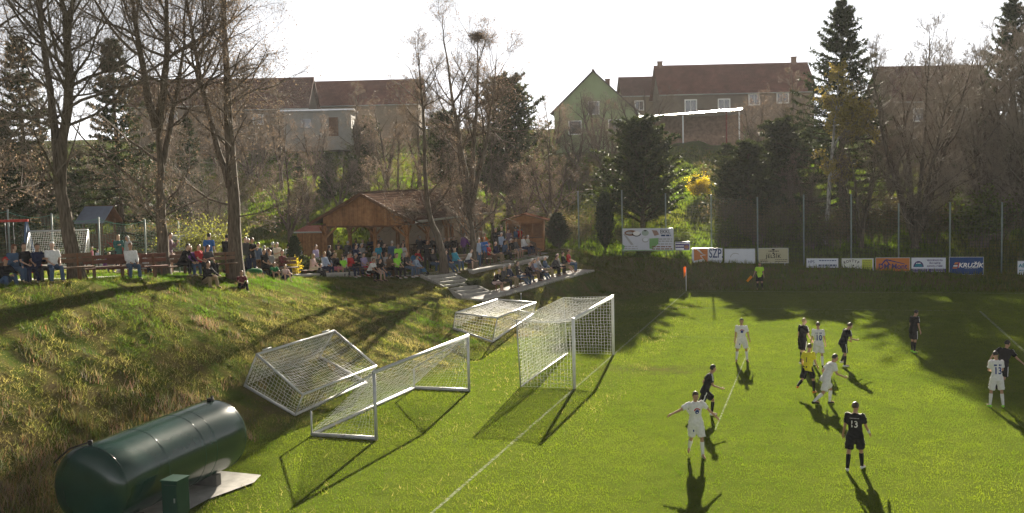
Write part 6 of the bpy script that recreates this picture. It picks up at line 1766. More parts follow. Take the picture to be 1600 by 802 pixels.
# white side
player(1088, 716, 176, Pose(4, 3, 6, ((8, 6, 10, 0), (-12, 2, 24, 10)), ((8, 42, 10, 0), (12, 66, 25, -30)), (-14, 16)), 'white', 'white', 'white', 'lightgrey', 'brown', 'person in white kit with both arms spread wide near the goal area', 1, 'badge')
player(1159, 566, 184, Pose(2, 0, 0, ((5, 10, 6, 4), (2, 10, 6, 4)), ((6, 12, 16, 0), (2, 10, 10, 0)), (12, 6)), 'white', 'white', 'white', 'black', 'black', 'person in white kit standing still and facing the camera', 1, 'badge')
player(1279, 574, 8, Pose(8, 0, 0, ((6, 5, 8, 0), (0, 5, 8, 0)), ((8, 12, 20, 0), (6, 12, 16, 0)), (0, 14)), 'white', 'white', 'white', 'black', 'brown', 'person in white number 10 kit seen from behind, partly hidden by yellow shirt', 1, '10')
player(1290, 634, 72, Pose(28, 0, -10, ((38, 4, 42, 0), (-22, 4, 34, 0)), ((-16, 14, 62, 15), (34, 14, 60, 10)), (8, 10)), 'white', 'white', 'white', 'black', 'black', 'person in white kit running bent forward to the right', 1, 'thigh')
player(1557, 637, 4, Pose(5, 0, 0, ((5, 9, 6, 4), (0, 9, 6, 4)), ((20, 10, 60, 45), (20, 10, 60, 45)), (0, 24)), 'white', 'white', 'white', 'neon', 'black', 'person in white number 13 kit standing with legs apart, seen from behind', 1, '13w')
# black side
player(1336, 735, 22, Pose(4, 0, -8, ((-10, 6, 6, 4), (14, 5, 8, 10)), ((6, 14, 14, 0), (16, 12, 24, 0)), (24, 10)), 'black', 'black', 'black', 'white', 'brown', 'person in black number 13 kit walking away, white armband', 1, '13b')
player(1102, 652, 82, Pose(22, 0, -12, ((44, 4, 50, 0), (-26, 4, 48, 0)), ((-22, 10, 62, 15), (30, 10, 62, 10)), (0, 6)), 'black', 'black', 'black', 'white', 'black', 'person in black kit running right behind the arm-spreading figure', 1, 'stripe')
player(1254, 569, 56, Pose(6, 0, -6, ((12, 5, 8, 0), (-14, 4, 10, 0)), ((0, 10, 12, 0), (14, 10, 22, 0)), (18, 6)), 'black', 'black', 'black', 'white', 'blond', 'fair-haired person in black kit walking beside the white number 10', 2, 'stripe')
player(1317, 573, 74, Pose(22, 0, 0, ((30, 4, 58, 0), (2, 4, 6, 0)), ((20, 10, 62, 10), (26, 10, 70, 10)), (0, 22)), 'black', 'black', 'black', 'white', 'brown', 'person in black kit bending forward with head down', 1, 'stripe')
player(1427, 551, 62, Pose(8, 0, 0, ((10, 3, 12, 0), (-2, 3, 8, 0)), ((6, 6, 12, 0), (8, 8, 14, 0)), (6, 24)), 'black', 'black', 'black', 'neon', 'black', 'person in black kit standing alone in the shade with green boots', 1, 'stripe')
player(1566, 612, 60, Pose(20, 0, 12, ((28, 6, 66, 0), (-16, 6, 44, 0)), ((-30, 26, 40, 0), (46, 30, 20, 0)), (10, 4)), 'black', 'black', 'black', 'black', 'black', 'person in black kit running behind the white number 13', 1, 'stripe')
# keeper and linesman
player(1262, 616, 36, Pose(14, 0, -8, ((-26, 5, 44, 0), (26, 5, 24, 0)), ((0, 14, 40, 10), (16, 12, 40, 10)), (14, 12)), 'yellow', 'black', 'black', 'orange', 'brown', 'person in yellow shirt and black shorts with orange boots', 1, 'one', sleeve='short')
player(1187, 453, 186, Pose(2, 0, 0, ((4, 6, 6, 0), (0, 4, 4, 0)), ((0, 8, 10, 0), (8, 22, 16, 0)), (0, 4)), 'lime', 'black', 'black', 'black', 'brown', 'linesman in lime shirt holding an orange flag at the far touchline', 1, None, group='match officials')
run_jobs()
LINESMAN = None
for k, (px, py, theta, p, top, bottom, sock, shoe, hair, label, skin, deco, scale, hstyle, curl, group) in enumerate(PL):
    me_t, me_s = JOBS[('t', k)][3], JOBS[('s', k)][3]; crumple(me_t, .026, k * 3.1); crumple(me_s, .022, k * 2.3)
    r = tag(empty('person', on_pitch(px, py), facing(theta)), label, 'person', group); r.scale = (scale * (1 + .05 * math.sin(k * 2.7)), scale * (1 + .05 * math.sin(k * 2.7)), scale * (1 + .025 * math.cos(k * 1.9)))
    bodym = with_fingers(JOBS[('b', k)][3], p, curl); bodym.materials.append(SKIN[skin]); body = ob('body', bodym, r)
    for mesh_, mat, nm in ((me_t, cloth(top), 'shirt'), (me_s, cloth(bottom), 'shorts'), (JOBS[('k', k, 0)][3], cloth(sock), 'sock'), (JOBS[('k', k, 1)][3], cloth(sock), 'sock'), (JOBS[('h', k, 0)][3], cloth(shoe), 'boot'), (JOBS[('h', k, 1)][3], cloth(shoe), 'boot')):
        mesh_.materials.append(mat); ob(nm, mesh_, r)
    hair_mesh(p, hstyle, k).build('hair', HAIRM[hair], r); face_mesh(p).build('face_features', HAIRM['brown'], body)
    BLUE = pm('print_blue', (.02, .04, .22), .7); REDI = pm('print_red', (.40, .02, .03), .7); WHT = cloth('white')
    if deco in ('badge',):
        project_on(me_t, p, flat([[(.055 * math.cos(a * math.pi / 8), .30 + .055 * math.sin(a * math.pi / 8)) for a in range(16)]]), True, 'badge', BLUE, r)
        project_on(me_t, p, flat(ringarc(0, .30, .075, .098, 25, 155)), True, 'badge_arc', REDI, r); project_on(me_t, p, flat(ringarc(0, .30, .06, .068, 30, 150)), True, 'badge_arc', BLUE, r)
        project_on(me_s, p, flat([[(-.12, -.24), (-.085, -.24), (-.085, -.18), (-.12, -.18)]]), True, 'number_patch', BLUE, r)
    if deco in ('10', '13w'):
        project_on(me_t, p, text_mesh('10' if deco == '10' else '13', .30, BLUE, .008, 'CENTER', .85, 0), False, 'number', BLUE, r, .012, .20)
        project_on(me_t, p, flat([[(-.115, .36), (-.03, .36), (-.03, .41), (-.115, .41)], [(.03, .36), (.115, .36), (.115, .41), (.03, .41)]]), False, 'back_patch', BLUE, r)
    if deco == '13b':
        project_on(me_t, p, text_mesh('13', .24, WHT, .004, 'CENTER', .8, 0), False, 'number', WHT, r, .012, .27)
        project_on(me_t, p, flat([[(-.10 + i * .032, .415), (-.08 + i * .032, .415), (-.08 + i * .032, .435), (-.10 + i * .032, .435)] for i in range(7)]), False, 'name_print', cloth('lightgrey'), r)
        pr = Prim(); pr.cone(p.el[1].lerp(p.wr[1], .62), p.wr[1], .036, .032, 10, (True, True)); pr.build('wrist_bandage', WHT, r)
    if deco == 'one':
        project_on(me_t, p, text_mesh('1', .26, INK_K, .004, 'CENTER', .8, 0), False, 'number', INK_K, r, .012, .25)
    if top == 'black':
        for i, sg in ((0, -1), (1, 1)):
            out = p.Rt @ Vector((sg * .05, 0, .05)); a = p.pel + p.Rt @ Vector((sg * .06, 0, .53)); strip_on(me_t, [a.lerp(p.sh[i] + out, k_ / 5) for k_ in range(5)] + [(p.sh[i] + out).lerp(p.sh[i].lerp(p.el[i], .68) + out, k_ / 5) for k_ in range(6)], .034, WHT, 'shoulder_stripe', r, sg)
            o2 = Vector((sg * .2, 0, 0)); strip_on(me_s, [p.hip[i].lerp(p.knee[i], .05 + .75 * k_ / 6) + o2 for k_ in range(7)], .03, WHT, 'side_stripe', r, sg)
    if 'linesman' in label: LINESMAN = (r, p)
# linesman's flag, held low in his right hand (picture left)
r, p = LINESMAN; rz_ = r.rotation_euler[2]; hp_ = Matrix.Rotation(rz_, 3, 'Z') @ p.hand[1] + r.location
fl = tag(empty('linesman_flag', hp_, facing(180)), 'orange and yellow linesman flag on a short stick held low', 'flag')
mb = MB(); mb.tube([(-.04, .02, .06), (.28, .05, -.38)], .011, 6); mb.build('stick', INK_K, fl)
mb = MB(); vv = []
for i in range(6):
    for j in range(5): vv.append((.07 + .30 * i / 5 + .13 * j / 4, .05 + .03 * math.sin(i * 1.2 + j), -.04 - .33 * i / 5 + .16 * j / 4 - .06 * (j / 4) ** 2))
mb.add(vv, [(5 * i + j, 5 * i + 5 + j, 5 * i + 6 + j, 5 * i + 1 + j) for i in range(5) for j in range(4)], 0, True); mb.build('cloth', MATS['flag_orange'], fl)

# ------------------------------------------------------------------ spectators
SIT = (88, 6, 88, 0)
POSES = dict(
    sit0=(Pose(-2, 0, 0, (SIT, (86, 9, 86, 0)), ((20, 6, 40, 20), (22, 6, 42, 22)), (10, 6), seat=.43), 'sit'),
    sit1=(Pose(30, 0, 0, ((86, 10, 84, 0), SIT), ((58, 4, 24, 14), (56, 4, 30, 14)), (0, -6), seat=.43), 'sit'),
    sit2=(Pose(4, 0, 6, (SIT, (84, 7, 78, 0)), ((28, 4, 92, 62), (30, 4, 88, 58)), (16, 4), seat=.43), 'sit'),
    sit3=(Pose(-8, 0, 0, ((74, 6, 38, 0), (70, 8, 34, 0)), ((16, 10, 38, 22), (16, 8, 42, 24)), (-8, 4), seat=.43), 'sit'),
    sit4=(Pose(8, 4, -8, (SIT, (94, -8, 82, 0)), ((24, 6, 38, 20), (24, 10, 90, 30)), (-22, 4), seat=.43), 'sit'),
    gnd0=(Pose(14, 0, 0, ((122, 8, 112, 0), (118, 10, 108, 0)), ((62, 8, 36, 24), (60, 8, 40, 24)), (8, -2), seat=.02), 'gnd'),
    gnd1=(Pose(-18, 0, 0, ((96, 9, 34, 0), (112, 5, 78, 0)), ((-28, 16, 10, 0), (44, 8, 30, 20)), (20, -4), seat=.02), 'gnd'),
    st0=(Pose(3, 0, 4, ((4, 5, 5, 4), (-3, 5, 5, 4)), ((4, 8, 14, 0), (6, 8, 18, 0)), (10, 4)), 'st'),
    st1=(Pose(0, 0, -4, ((3, 6, 4, 4), (0, 6, 4, 4)), ((28, 5, 94, 60), (30, 5, 90, 56)), (-8, 4)), 'st'),
    st2=(Pose(4, 0, 0, ((6, 5, 8, 0), (-4, 5, 6, 0)), ((30, 10, 118, 10), (10, 8, 30, 10)), (14, 8)), 'st'),
    st3=(Pose(6, 0, -6, ((18, 4, 12, 0), (-14, 4, 22, 0)), ((-14, 8, 14, 0), (16, 8, 30, 0)), (0, 8)), 'st'))
for k, (p, _) in POSES.items():
    job(('sb', k), prim_body(p, .9), .024, 3); job(('tl', k), prim_top(p, 'long', .020, -.14, .006), .024, 2); job(('ts', k), prim_top(p, 'short', .018, -.13), .024, 2)
    job(('bl', k), prim_bottom(p, 'long'), .024, 2); job(('bs', k), prim_bottom(p, 'shorts', .014), .024, 2); job(('sh', k, 0), prim_shoe(p, 0), .02, 2); job(('sh', k, 1), prim_shoe(p, 1), .02, 2)
run_jobs()
HB = {}
for k, (p, _) in POSES.items():
    for key in ('tl', 'ts', 'bl', 'bs'): crumple(JOBS[(key, k)][3], .014, len(k) + ord(k[-1]))
    JOBS[('sb', k)][3] = with_fingers(JOBS[('sb', k)][3], p, 40)
    for stl in ('short', 'long', 'bald'): HB[(k, stl)] = hair_mesh(p, stl, 3).mesh('hair', [])
    HB[(k, 'cap')] = cap_mesh(p).mesh('cap', [])
NSP = 0


def spectator(c, pose, th, sc, top, slv, bottom, bk, hst, hcol, label, group='spectators on the terrace', rz=None):
    global NSP
    NSP += 1
    r = tag(empty('person', c, facing(th) if rz is None else rz), label, 'person', group); r.scale = (sc * rnd.uniform(.97, 1.04), sc, sc * rnd.uniform(.98, 1.02))
    dress(JOBS[('sb', pose)][3], SKIN[NSP % 3], 'body')(r); dress(JOBS[('tl' if slv == 'l' else 'ts', pose)][3], cloth(top), 'jacket' if slv == 'l' else 'shirt')(r)
    dress(JOBS[('bl' if bk == 'l' else 'bs', pose)][3], cloth(bottom), 'trousers' if bk == 'l' else 'shorts')(r); [dress(JOBS[('sh', pose, i)][3], cloth('white' if NSP % 3 == 0 else 'dark'), 'shoe')(r) for i in (0, 1)]
    dress(HB[(pose, hst)], cloth(hcol) if hst == 'cap' else HAIRM[hcol], 'cap' if hst == 'cap' else 'hair')(r)
    return r


CROWD = [
    # far left bench and playground
    (6, 35.6, 'gnd0', 120, 1, 'black', 'l', 'denim', 'l', 'cap', 'red', 'spectator in red cap crouching at the left picture edge'),
    (24, 36.3, 'sit4', 128, 1, 'denim', 'l', 'denim', 'l', 'long', 'red', 'woman in blue denim jacket on the far left bench'),
    (40, 36.5, 'sit0', 118, 1.02, 'black', 's', 'navy', 'l', 'short', 'brown', 'man in black striped polo on the far left bench'),
    (59, 36.7, 'sit2', 120, 1.0, 'navy', 'l', 'dark', 'l', 'short', 'brown', 'man in navy jacket on the far left bench'),
    (84, 36.9, 'sit0', 140, 1.04, 'white', 's', 'denim', 'l', 'short', 'white', 'white-haired man in white shirt and jeans on the far left bench'),
    (50, 38.4, 'sit1', 120, .8, 'red', 'l', 'dark', 'l', 'short', 'red', 'child half hidden behind the navy jacketed man'),
    (144, 57, 'st0', 60, .66, 'pink', 'l', 'navy', 'l', 'short', 'blond', 'child in pink jacket at the foot of the play tower'),
    (155, 57.5, 'st3', -60, .6, 'paleblue', 'l', 'grey', 'l', 'short', 'brown', 'small child in pale blue beside the pink jacketed child'),
    (187, 54, 'st1', 150, 1.0, 'teal', 'l', 'dark', 'l', 'long', 'blond', 'blonde woman in dark green standing inside the playground'),
    (203, 54.2, 'st0', -140, 1.0, 'lightgrey', 'l', 'denim', 'l', 'long', 'grey', 'grey-haired woman in pale jacket standing inside the playground'),
    (166, 47.6, 'sit1', 20, .72, 'purple', 'l', 'grey', 'l', 'short', 'blond', 'blond child in purple on the bench before the playground'),
    (185, 48.6, 'gnd0', 30, .55, 'white', 's', 'lightgrey', 's', 'short', 'blond', 'toddler in white behind the dark red bench'),
    (221, 50.5, 'gnd0', 60, .85, 'maroon', 'l', 'khaki', 'l', 'short', 'brown', 'child in maroon kneeling beyond the playground bench'),
    (226, 47.4, 'sit4', 30, .7, 'lightgrey', 'l', 'navy', 'l', 'short', 'red', 'child in pale grey on the bench beside the second tree'),
    (240, 48.4, 'gnd0', 70, .6, 'red', 'l', 'white', 'l', 'short', 'black', 'small child in red playing beside the second tree'),
    (206, 41.0, 'sit0', 142, 1.02, 'white', 'l', 'denim', 'l', 'short', 'red', 'woman in white jacket and sunglasses alone on a bench'),
    (266, 46.4, 'st2', 95, 1.02, 'plaid', 'l', 'lightgrey', 's', 'short', 'brown', 'man in plaid jacket and pale shorts leaning beside the second tree'),
    # group under the second and third tree
    (284, 45.0, 'sit1', 100, 1.04, 'black', 'l', 'black', 'l', 'short', 'black', 'person in black hooded top with green print on the grass bench'),
    (299, 45.2, 'sit0', 122, .92, 'purple', 'l', 'denim', 'l', 'long', 'blond', 'blonde girl in purple jacket in the grass bench group'),
    (312, 45.4, 'sit0', 110, 1.0, 'red', 's', 'dark', 'l', 'short', 'brown', 'man in bright red shirt in the grass bench group'),
    (325, 45.8, 'sit4', 125, 1.0, 'charcoal', 's', 'dark', 'l', 'short', 'brown', 'man in dark checked shirt right of the red shirt'),
    (322, 43.8, 'gnd0', 120, 1.02, 'black', 'l', 'khaki', 'l', 'short', 'black', 'person in black top and khaki trousers sitting on the slope edge'),
    (328, 49.8, 'st0', 15, 1.06, 'blue', 's', 'denim', 'l', 'short', 'black', 'man in bright blue T-shirt standing with his back turned'),
    (355, 49.4, 'st2', 20, 1.05, 'black', 'l', 'black', 'l', 'short', 'black', 'person in black standing half behind the thickest trunk'),
    (377, 45.3, 'gnd0', 150, .86, 'maroon', 's', 'black', 'l', 'short', 'red', 'boy in maroon sitting on the grass beside the thickest trunk'),
    (384, 50.8, 'st0', 120, 1.03, 'charcoal', 'l', 'navy', 'l', 'short', 'brown', 'man in grey top standing right of the thickest trunk'),
    (388, 51.6, 'st0', 110, 1.0, 'lightgrey', 'l', 'dark', 'l', 'short', 'grey', 'man in pale jacket just behind the grey topped man'),
    (395, 51.2, 'st1', 118, 1.0, 'black', 's', 'navy', 'l', 'short', 'brown', 'man in black vest standing with crossed arms'),
    (411, 55.4, 'sit3', 120, 1.05, 'black', 'l', 'dark', 'l', 'short', 'grey', 'grey-haired man in black jacket behind the crossed arms row'),
    (423, 55.8, 'sit0', 120, 1.05, 'denim', 'l', 'dark', 'l', 'short', 'brown', 'man in blue jacket behind the crossed arms row'),
    (414, 52.2, 'sit0', 112, 1.0, 'black', 's', 'black', 'l', 'short', 'brown', 'woman in black printed T-shirt in the crossed arms row'),
    (424, 52.6, 'sit3', 128, 1.0, 'grey', 's', 'dark', 'l', 'short', 'red', 'man in grey T-shirt in the crossed arms row'),
    (441, 53.2, 'sit2', 122, 1.02, 'maroon', 'l', 'black', 'l', 'short', 'brown', 'man in dark maroon top with arms folded on his knees'),
    (427, 51.2, 'gnd0', 140, .84, 'green', 's', 'black', 's', 'short', 'brown', 'boy in green shirt and shorts sitting on the grass'),
    (444, 51.6, 'gnd0', 135, .8, 'palepink', 's', 'navy', 's', 'short', 'red', 'bare-armed boy in shorts sitting right of the green shirt'),
    (413, 64.0, 'st0', 40, 1.0, 'navy', 'l', 'denim', 'l', 'short', 'grey', 'man in navy carrying a child on the meadow edge'),
    (419, 64.2, 'st2', 150, .9, 'lightgrey', 's', 'grey', 'l', 'short', 'white', 'white-haired figure in pale grey on the meadow edge'),
    (427, 62.5, 'st0', 20, 1.08, 'black', 'l', 'black', 'l', 'short', 'white', 'white-haired man in long black coat on the meadow edge'),
    (433, 65.0, 'st1', 130, 1.06, 'grey', 's', 'khaki', 'l', 'short', 'brown', 'tall man in grey shirt behind the black coat'),
    (451, 64.0, 'st0', 40, 1.02, 'white', 's', 'navy', 'l', 'short', 'black', 'dark-haired man in white shirt beside the clipped column'),
    (459, 65.5, 'st0', 160, 1.06, 'dark', 's', 'dark', 'l', 'bald', 'brown', 'bald man in dark vest behind the white shirt'),
    (467, 64.2, 'st1', 150, .98, 'lilac', 'l', 'navy', 'l', 'long', 'red', 'red-haired woman in pale lilac beside the shed'),
    # row before the pavilion
    (488, 58.0, 'sit4', 100, .95, 'palepink', 'l', 'cream', 'l', 'long', 'blond', 'blonde woman in pale pink at the left end of the front row'),
    (498, 57.4, 'gnd0', 100, .8, 'dark', 'l', 'black', 'l', 'short', 'black', 'child in dark clothes beside the blonde woman'),
    (508, 58.4, 'sit0', 118, 1.0, 'paleblue', 'l', 'navy', 'l', 'long', 'blond', 'woman in pale blue shirt in the front row'),
    (525, 58.8, 'sit0', 130, .98, 'black', 'l', 'pink', 's', 'long', 'blond', 'long-haired girl in pink skirt and black cardigan'),
    (537, 59.0, 'sit0', 140, .84, 'neon', 's', 'charcoal', 'l', 'short', 'brown', 'boy in neon green shirt with dark trousers in the front row'),
    (547, 59.4, 'sit2', 118, 1.0, 'red', 'l', 'navy', 'l', 'short', 'brown', 'man in dark red jacket in the front row'),
    (555, 60.0, 'sit4', 116, 1.0, 'black', 'l', 'navy', 'l', 'short', 'grey', 'grey-haired person in black hooded coat in the front row'),
    (569, 60.4, 'sit0', 120, 1.02, 'lilac', 's', 'red', 'l', 'short', 'brown', 'man in lilac polo shirt in the front row'),
    (578, 60.4, 'sit1', 125, .85, 'red', 's', 'dark', 's', 'short', 'blond', 'boy in red and white behind the white vest'),
    (577, 58.8, 'sit1', 112, .98, 'white', 's', 'black', 'l', 'short', 'brown', 'youth in white and black vest leaning forward'),
    (588, 59.2, 'sit1', 118, .96, 'black', 's', 'lightgrey', 's', 'short', 'brown', 'youth in black with bare legs leaning on his knees'),
    (594, 61.0, 'sit3', 118, .96, 'charcoal', 'l', 'denim', 'l', 'short', 'brown', 'youth in charcoal with jeans stretched out'),
    (604, 62.4, 'sit0', 120, 1.0, 'lightgrey', 's', 'dark', 'l', 'bald', 'brown', 'bald man in pale grey T-shirt in the second row'),
    (608, 60.6, 'sit4', 118, .98, 'brown', 'l', 'black', 'l', 'long', 'brown', 'long-haired woman in dark brown in the front row'),
    (621, 60.8, 'sit0', 130, 1.02, 'neon', 's', 'black', 'l', 'short', 'black', 'steward in neon green vest sitting in the front row'),
    (623, 62.8, 'st0', 150, 1.04, 'neon', 's', 'dark', 'l', 'short', 'brown', 'steward in neon green vest standing behind the front row'),
    (613, 63.4, 'st0', 30, 1.08, 'denim', 'l', 'dark', 'l', 'short', 'grey', 'man in blue shirt standing with his back turned beside the steward'),
    (636, 61.4, 'sit0', 112, 1.05, 'black', 's', 'denim', 'l', 'bald', 'white', 'bald man in black T-shirt at the right end of the front row'),
    (645, 61.8, 'sit1', 110, .95, 'paleblue', 'l', 'denim', 'l', 'short', 'black', 'man in pale blue bending beside the pushchair'),
    (514, 61.5, 'st2', 85, 1.0, 'black', 'l', 'black', 'l', 'long', 'black', 'woman in black hood looking at her phone'),
    (530, 64.0, 'st0', 150, 1.0, 'olive', 's', 'dark', 'l', 'short', 'black', 'man in mustard shirt standing under the pavilion edge'),
    (566, 64.5, 'st1', 120, 1.02, 'grey', 'l', 'dark', 'l', 'short', 'grey', 'man in grey shirt standing in the pavilion shade'),
    (600, 64.5, 'st0', 100, 1.02, 'black', 'l', 'dark', 'l', 'short', 'brown', 'man in black standing left of the blue shirted back'),
    (648, 66.5, 'sit1', 120, 1.0, 'red', 'l', 'dark', 'l', 'short', 'brown', 'man in red top sitting in shade right of the pavilion post'),
    # right of the leaning tree
    (668, 65.0, 'st1', 140, 1.02, 'black', 'l', 'black', 'l', 'short', 'black', 'man in black standing left of the leaning trunk'),
    (677, 64.2, 'sit0', 130, 1.0, 'dark', 'l', 'denim', 'l', 'short', 'grey', 'grey-haired man in dark jacket behind the leaning trunk'),
    (699, 63.6, 'sit3', 120, .98, 'navy', 'l', 'denim', 'l', 'short', 'brown', 'person in jeans right of the leaning trunk'),
    (711, 64.6, 'sit0', 120, 1.04, 'turquoise', 'l', 'denim', 'l', 'bald', 'grey', 'man in turquoise shirt and blue jacket on the bench'),
    (730, 65.4, 'sit1', 112, 1.0, 'white', 's', 'navy', 's', 'short', 'brown', 'woman in white and navy left of the many-stemmed trunk'),
    (726, 72.0, 'st3', 30, 1.0, 'purple', 'l', 'dark', 'l', 'long', 'black', 'woman in purple standing before the club room door'),
    (690, 74.5, 'sit1', 130, 1.0, 'charcoal', 'l', 'dark', 'l', 'short', 'grey', 'grey-haired guest at the table before the club room'),
    (699, 75.0, 'sit1', 150, 1.0, 'dark', 'l', 'dark', 'l', 'short', 'brown', 'dark-clothed guest in the middle of the club room table'),
    (709, 75.5, 'sit1', 170, 1.0, 'black', 'l', 'black', 'l', 'short', 'black', 'black-clothed guest at the right of the club room table'),
    (757, 68.0, 'st1', 150, 1.0, 'blue', 'l', 'dark', 'l', 'short', 'brown', 'person in blue half hidden right of the many-stemmed trunk'),
    (764, 68.8, 'sit0', 112, 1.02, 'red', 's', 'brown', 'l', 'cap', 'red', 'man in red shirt and red cap on the upper row'),
    (775, 69.6, 'sit0', 112, 1.02, 'navy', 'l', 'khaki', 'l', 'bald', 'white', 'white-haired man in navy jacket beside the red shirt'),
    (775, 73.5, 'st1', 140, 1.1, 'black', 'l', 'black', 'l', 'short', 'grey', 'man in black standing before the white wall, left one'),
    (784, 74.0, 'st0', 150, 1.1, 'dark', 'l', 'dark', 'l', 'short', 'black', 'man in dark jacket standing before the white wall, right one'),
    (783, 71.5, 'st2', 130, 1.0, 'paleblue', 'l', 'dark', 'l', 'short', 'white', 'white-haired person in pale blue below the two dark standing men'),
    (788, 70.6, 'sit4', 120, 1.0, 'denim', 'l', 'dark', 'l', 'short', 'brown', 'person in denim jacket on the upper row'),
    (795, 74.0, 'st1', 140, 1.0, 'plaid', 'l', 'khaki', 'l', 'short', 'brown', 'person in checked shirt standing beside the kiosk front'),
    (799, 71.6, 'sit0', 120, 1.0, 'black', 'l', 'khaki', 's', 'cap', 'white', 'man in black with white cap on the upper row'),
    (806, 72.4, 'sit0', 118, 1.0, 'charcoal', 'l', 'grey', 's', 'short', 'brown', 'person in charcoal with bare knees on the upper row'),
    (807, 75.5, 'st0', -60, 1.0, 'denim', 'l', 'dark', 'l', 'short', 'black', 'person in denim queuing at the kiosk hatch'),
    (813, 75.8, 'st0', -40, 1.0, 'red', 's', 'dark', 'l', 'short', 'brown', 'person in red queuing at the kiosk hatch'),
    (818, 73.4, 'sit0', 112, 1.04, 'white', 'l', 'navy', 'l', 'short', 'brown', 'man in white jacket at the right of the upper row'),
    (825, 74.0, 'sit0', 112, 1.0, 'cream', 's', 'navy', 'l', 'short', 'grey', 'man in cream shirt at the right end of the upper row'),
    # second line behind the front row and on the upper terrace
    (494, 60.2, 'st0', 120, .98, 'lilac', 'l', 'dark', 'l', 'short', 'brown', 'person in lilac standing behind the blonde woman'),
    (520, 62.8, 'sit0', 120, 1.0, 'paleblue', 's', 'navy', 'l', 'short', 'grey', 'grey-haired man in pale blue behind the pink skirted girl'),
    (543, 62.6, 'sit4', 122, 1.0, 'white', 's', 'denim', 'l', 'short', 'brown', 'man in white T-shirt behind the neon green boy'),
    (557, 63.0, 'st1', 125, 1.02, 'navy', 'l', 'dark', 'l', 'short', 'black', 'man in navy standing behind the black hooded coat'),
    (585, 63.2, 'sit0', 118, 1.0, 'cream', 'l', 'dark', 'l', 'short', 'grey', 'grey-haired woman in cream behind the youths'),
    (592, 64.0, 'st0', 130, 1.04, 'turquoise', 's', 'denim', 'l', 'short', 'brown', 'man in turquoise T-shirt standing in the pavilion opening'),
    (630, 63.8, 'st1', 140, 1.0, 'lightgrey', 'l', 'dark', 'l', 'long', 'brown', 'woman in pale grey standing right of the standing steward'),
    (404, 53.4, 'st0', 125, 1.0, 'denim', 'l', 'dark', 'l', 'short', 'brown', 'man in denim jacket standing behind the black printed T-shirt'),
    (434, 55.0, 'st1', 130, 1.0, 'cream', 's', 'khaki', 'l', 'short', 'grey', 'grey-haired man in cream standing behind the folded arms'),
    (748, 66.2, 'st0', 115, 1.0, 'paleblue', 'l', 'denim', 'l', 'short', 'grey', 'man in pale blue standing right of the many-stemmed trunk'),
    (758, 71.5, 'st1', 118, 1.0, 'orange', 's', 'dark', 'l', 'short', 'brown', 'person in orange shirt standing behind the red capped man'),
    (812, 76.4, 'st1', 130, 1.0, 'paleblue', 's', 'grey', 'l', 'bald', 'grey', 'bald man in pale blue shirt standing before the kiosk'),
]
for row in CROWD:
    px, dep = row[0], row[1]; spectator(gp(px, dep), row[2], row[3], row[4], *row[5:])

bench_at(532, 62.9, 150, 2.6, 'second line bench behind the pink skirted girl', back=False); bench_at(590, 63.1, 150, 2.4, 'second line bench behind the youths', back=False)
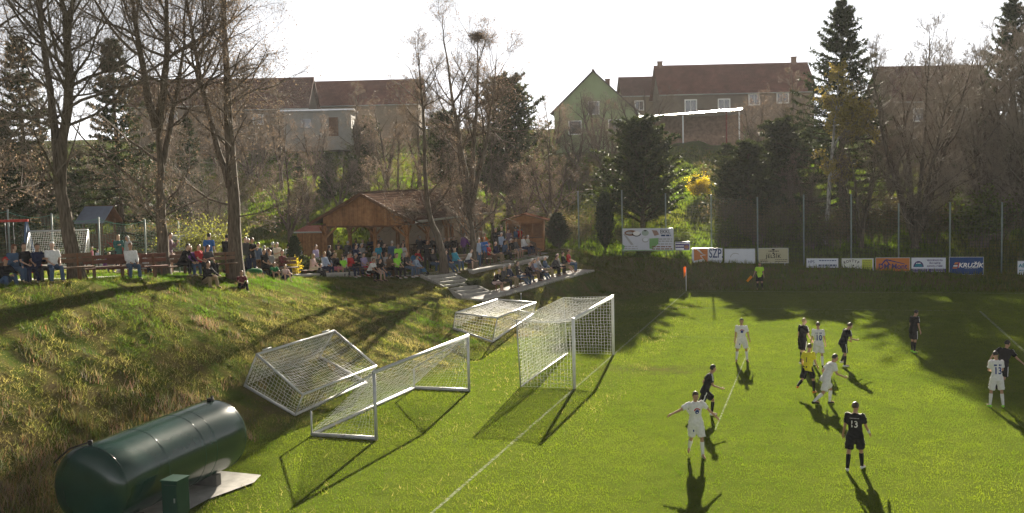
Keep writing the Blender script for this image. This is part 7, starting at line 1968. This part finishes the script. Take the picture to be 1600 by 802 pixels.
# lower bench row along the path (y, pose, ...)
LOW = [(17.0, 'sit1', 'black', 'l', 'palepink', 's', 'bald', 'grey', 'balding man in black with bare knees nearest the garden steps'), (17.9, 'sit4', 'charcoal', 'l', 'dark', 'l', 'short', 'grey', 'grey-haired man in charcoal second in the lower row'),
       (19.6, 'sit3', 'dark', 'l', 'denim', 'l', 'short', 'brown', 'man in dark jacket with jeans stretched out in the lower row'), (20.3, 'sit1', 'black', 'l', 'navy', 'l', 'bald', 'white', 'white-haired man in black leaning forward in the lower row'), (20.9, 'sit4', 'plaid', 'l', 'brown', 'l', 'short', 'white', 'white-haired man in checked jacket in the lower row'),
       (21.9, 'sit3', 'lightgrey', 'l', 'denim', 'l', 'short', 'grey', 'grey-haired man in pale jacket with long jeans in the lower row'), (22.6, 'sit0', 'denim', 'l', 'khaki', 'l', 'cap', 'white', 'man with white cap and denim jacket in the lower row'), (23.4, 'sit1', 'charcoal', 'l', 'black', 'l', 'short', 'brown', 'man in charcoal bending forward in the lower row'),
       (24.1, 'sit0', 'grey', 'l', 'dark', 'l', 'bald', 'grey', 'bald man in grey sitting right of the charcoal jacket'), (24.9, 'sit3', 'black', 'l', 'khaki', 's', 'short', 'brown', 'man in black with bare shins in the lower row'), (25.5, 'sit0', 'red', 's', 'denim', 'l', 'short', 'brown', 'man in red polo shirt at the far end of the lower row')]
LOW += [(18.6, 'sit0', 'navy', 'l', 'khaki', 'l', 'short', 'grey', 'grey-haired man in navy third in the lower row'), (21.4, 'sit0', 'paleblue', 's', 'dark', 'l', 'short', 'brown', 'man in pale blue shirt between the checked and pale jackets')]
for y_, pose, top, slv, bot, bk, hs, hc, lab in LOW:
    xx = float(np.interp(y_, [p[0] for p in PATH], [p[1] for p in PATH])); zz = float(np.interp(y_, [p[0] for p in PATH], [p[2] for p in PATH])) + .07
    spectator((xx - .35, y_, zz), pose, 0, rnd.uniform(.98, 1.05), top, slv, bot, bk, hs, hc, lab, 'spectators on the lower bench row', rz=math.radians(-90 + rnd.uniform(-6, 10) - 4))

# guests in the shade of the pavilion
k = 0
for tx, ty, tn in ((-22.4, 26.4, 'left front'), (-19.0, 27.0, 'right front'), (-22.2, 30.0, 'left rear'), (-18.8, 30.8, 'right rear')):
    for sx, xn in ((-.6, 'left'), (0.0, 'middle'), (.6, 'right')):
        for sy in (-.75, .75):
            if rnd.random() < .72:
                spectator((tx + sx, ty + sy, PG + .1), rnd.choice(['sit0', 'sit1', 'sit4']), 0, 1.0, rnd.choice(['dark', 'black', 'navy', 'charcoal']), 'l', 'dark', 'l', 'short', rnd.choice(['brown', 'black', 'grey']), 'dark-clothed guest on the %s %s seat of the %s pavilion table' % ('near' if sy < 0 else 'far', xn, tn), 'guests in the pavilion shade', rz=0 if sy < 0 else math.pi)

# ================================================================== HAZE in the low backlight
mb = MB(); mb.box((0, 200, 24), (1100, 1100, 54)); hz = mb.mesh('haze', [])
m, n, l, b = newmat('haze_air'); n.remove(b); pv = n.new('ShaderNodeVolumePrincipled'); pv.inputs['Color'].default_value = (.93, .94, .97, 1); pv.inputs['Density'].default_value = 0.00016; pv.inputs['Anisotropy'].default_value = 0.15
l.new(pv.outputs[0], n['Material Output'].inputs['Volume']); hz.materials.append(m)
tag(ob('haze', hz), 'thin haze in the low sunlight over the valley', 'haze', kind='stuff')
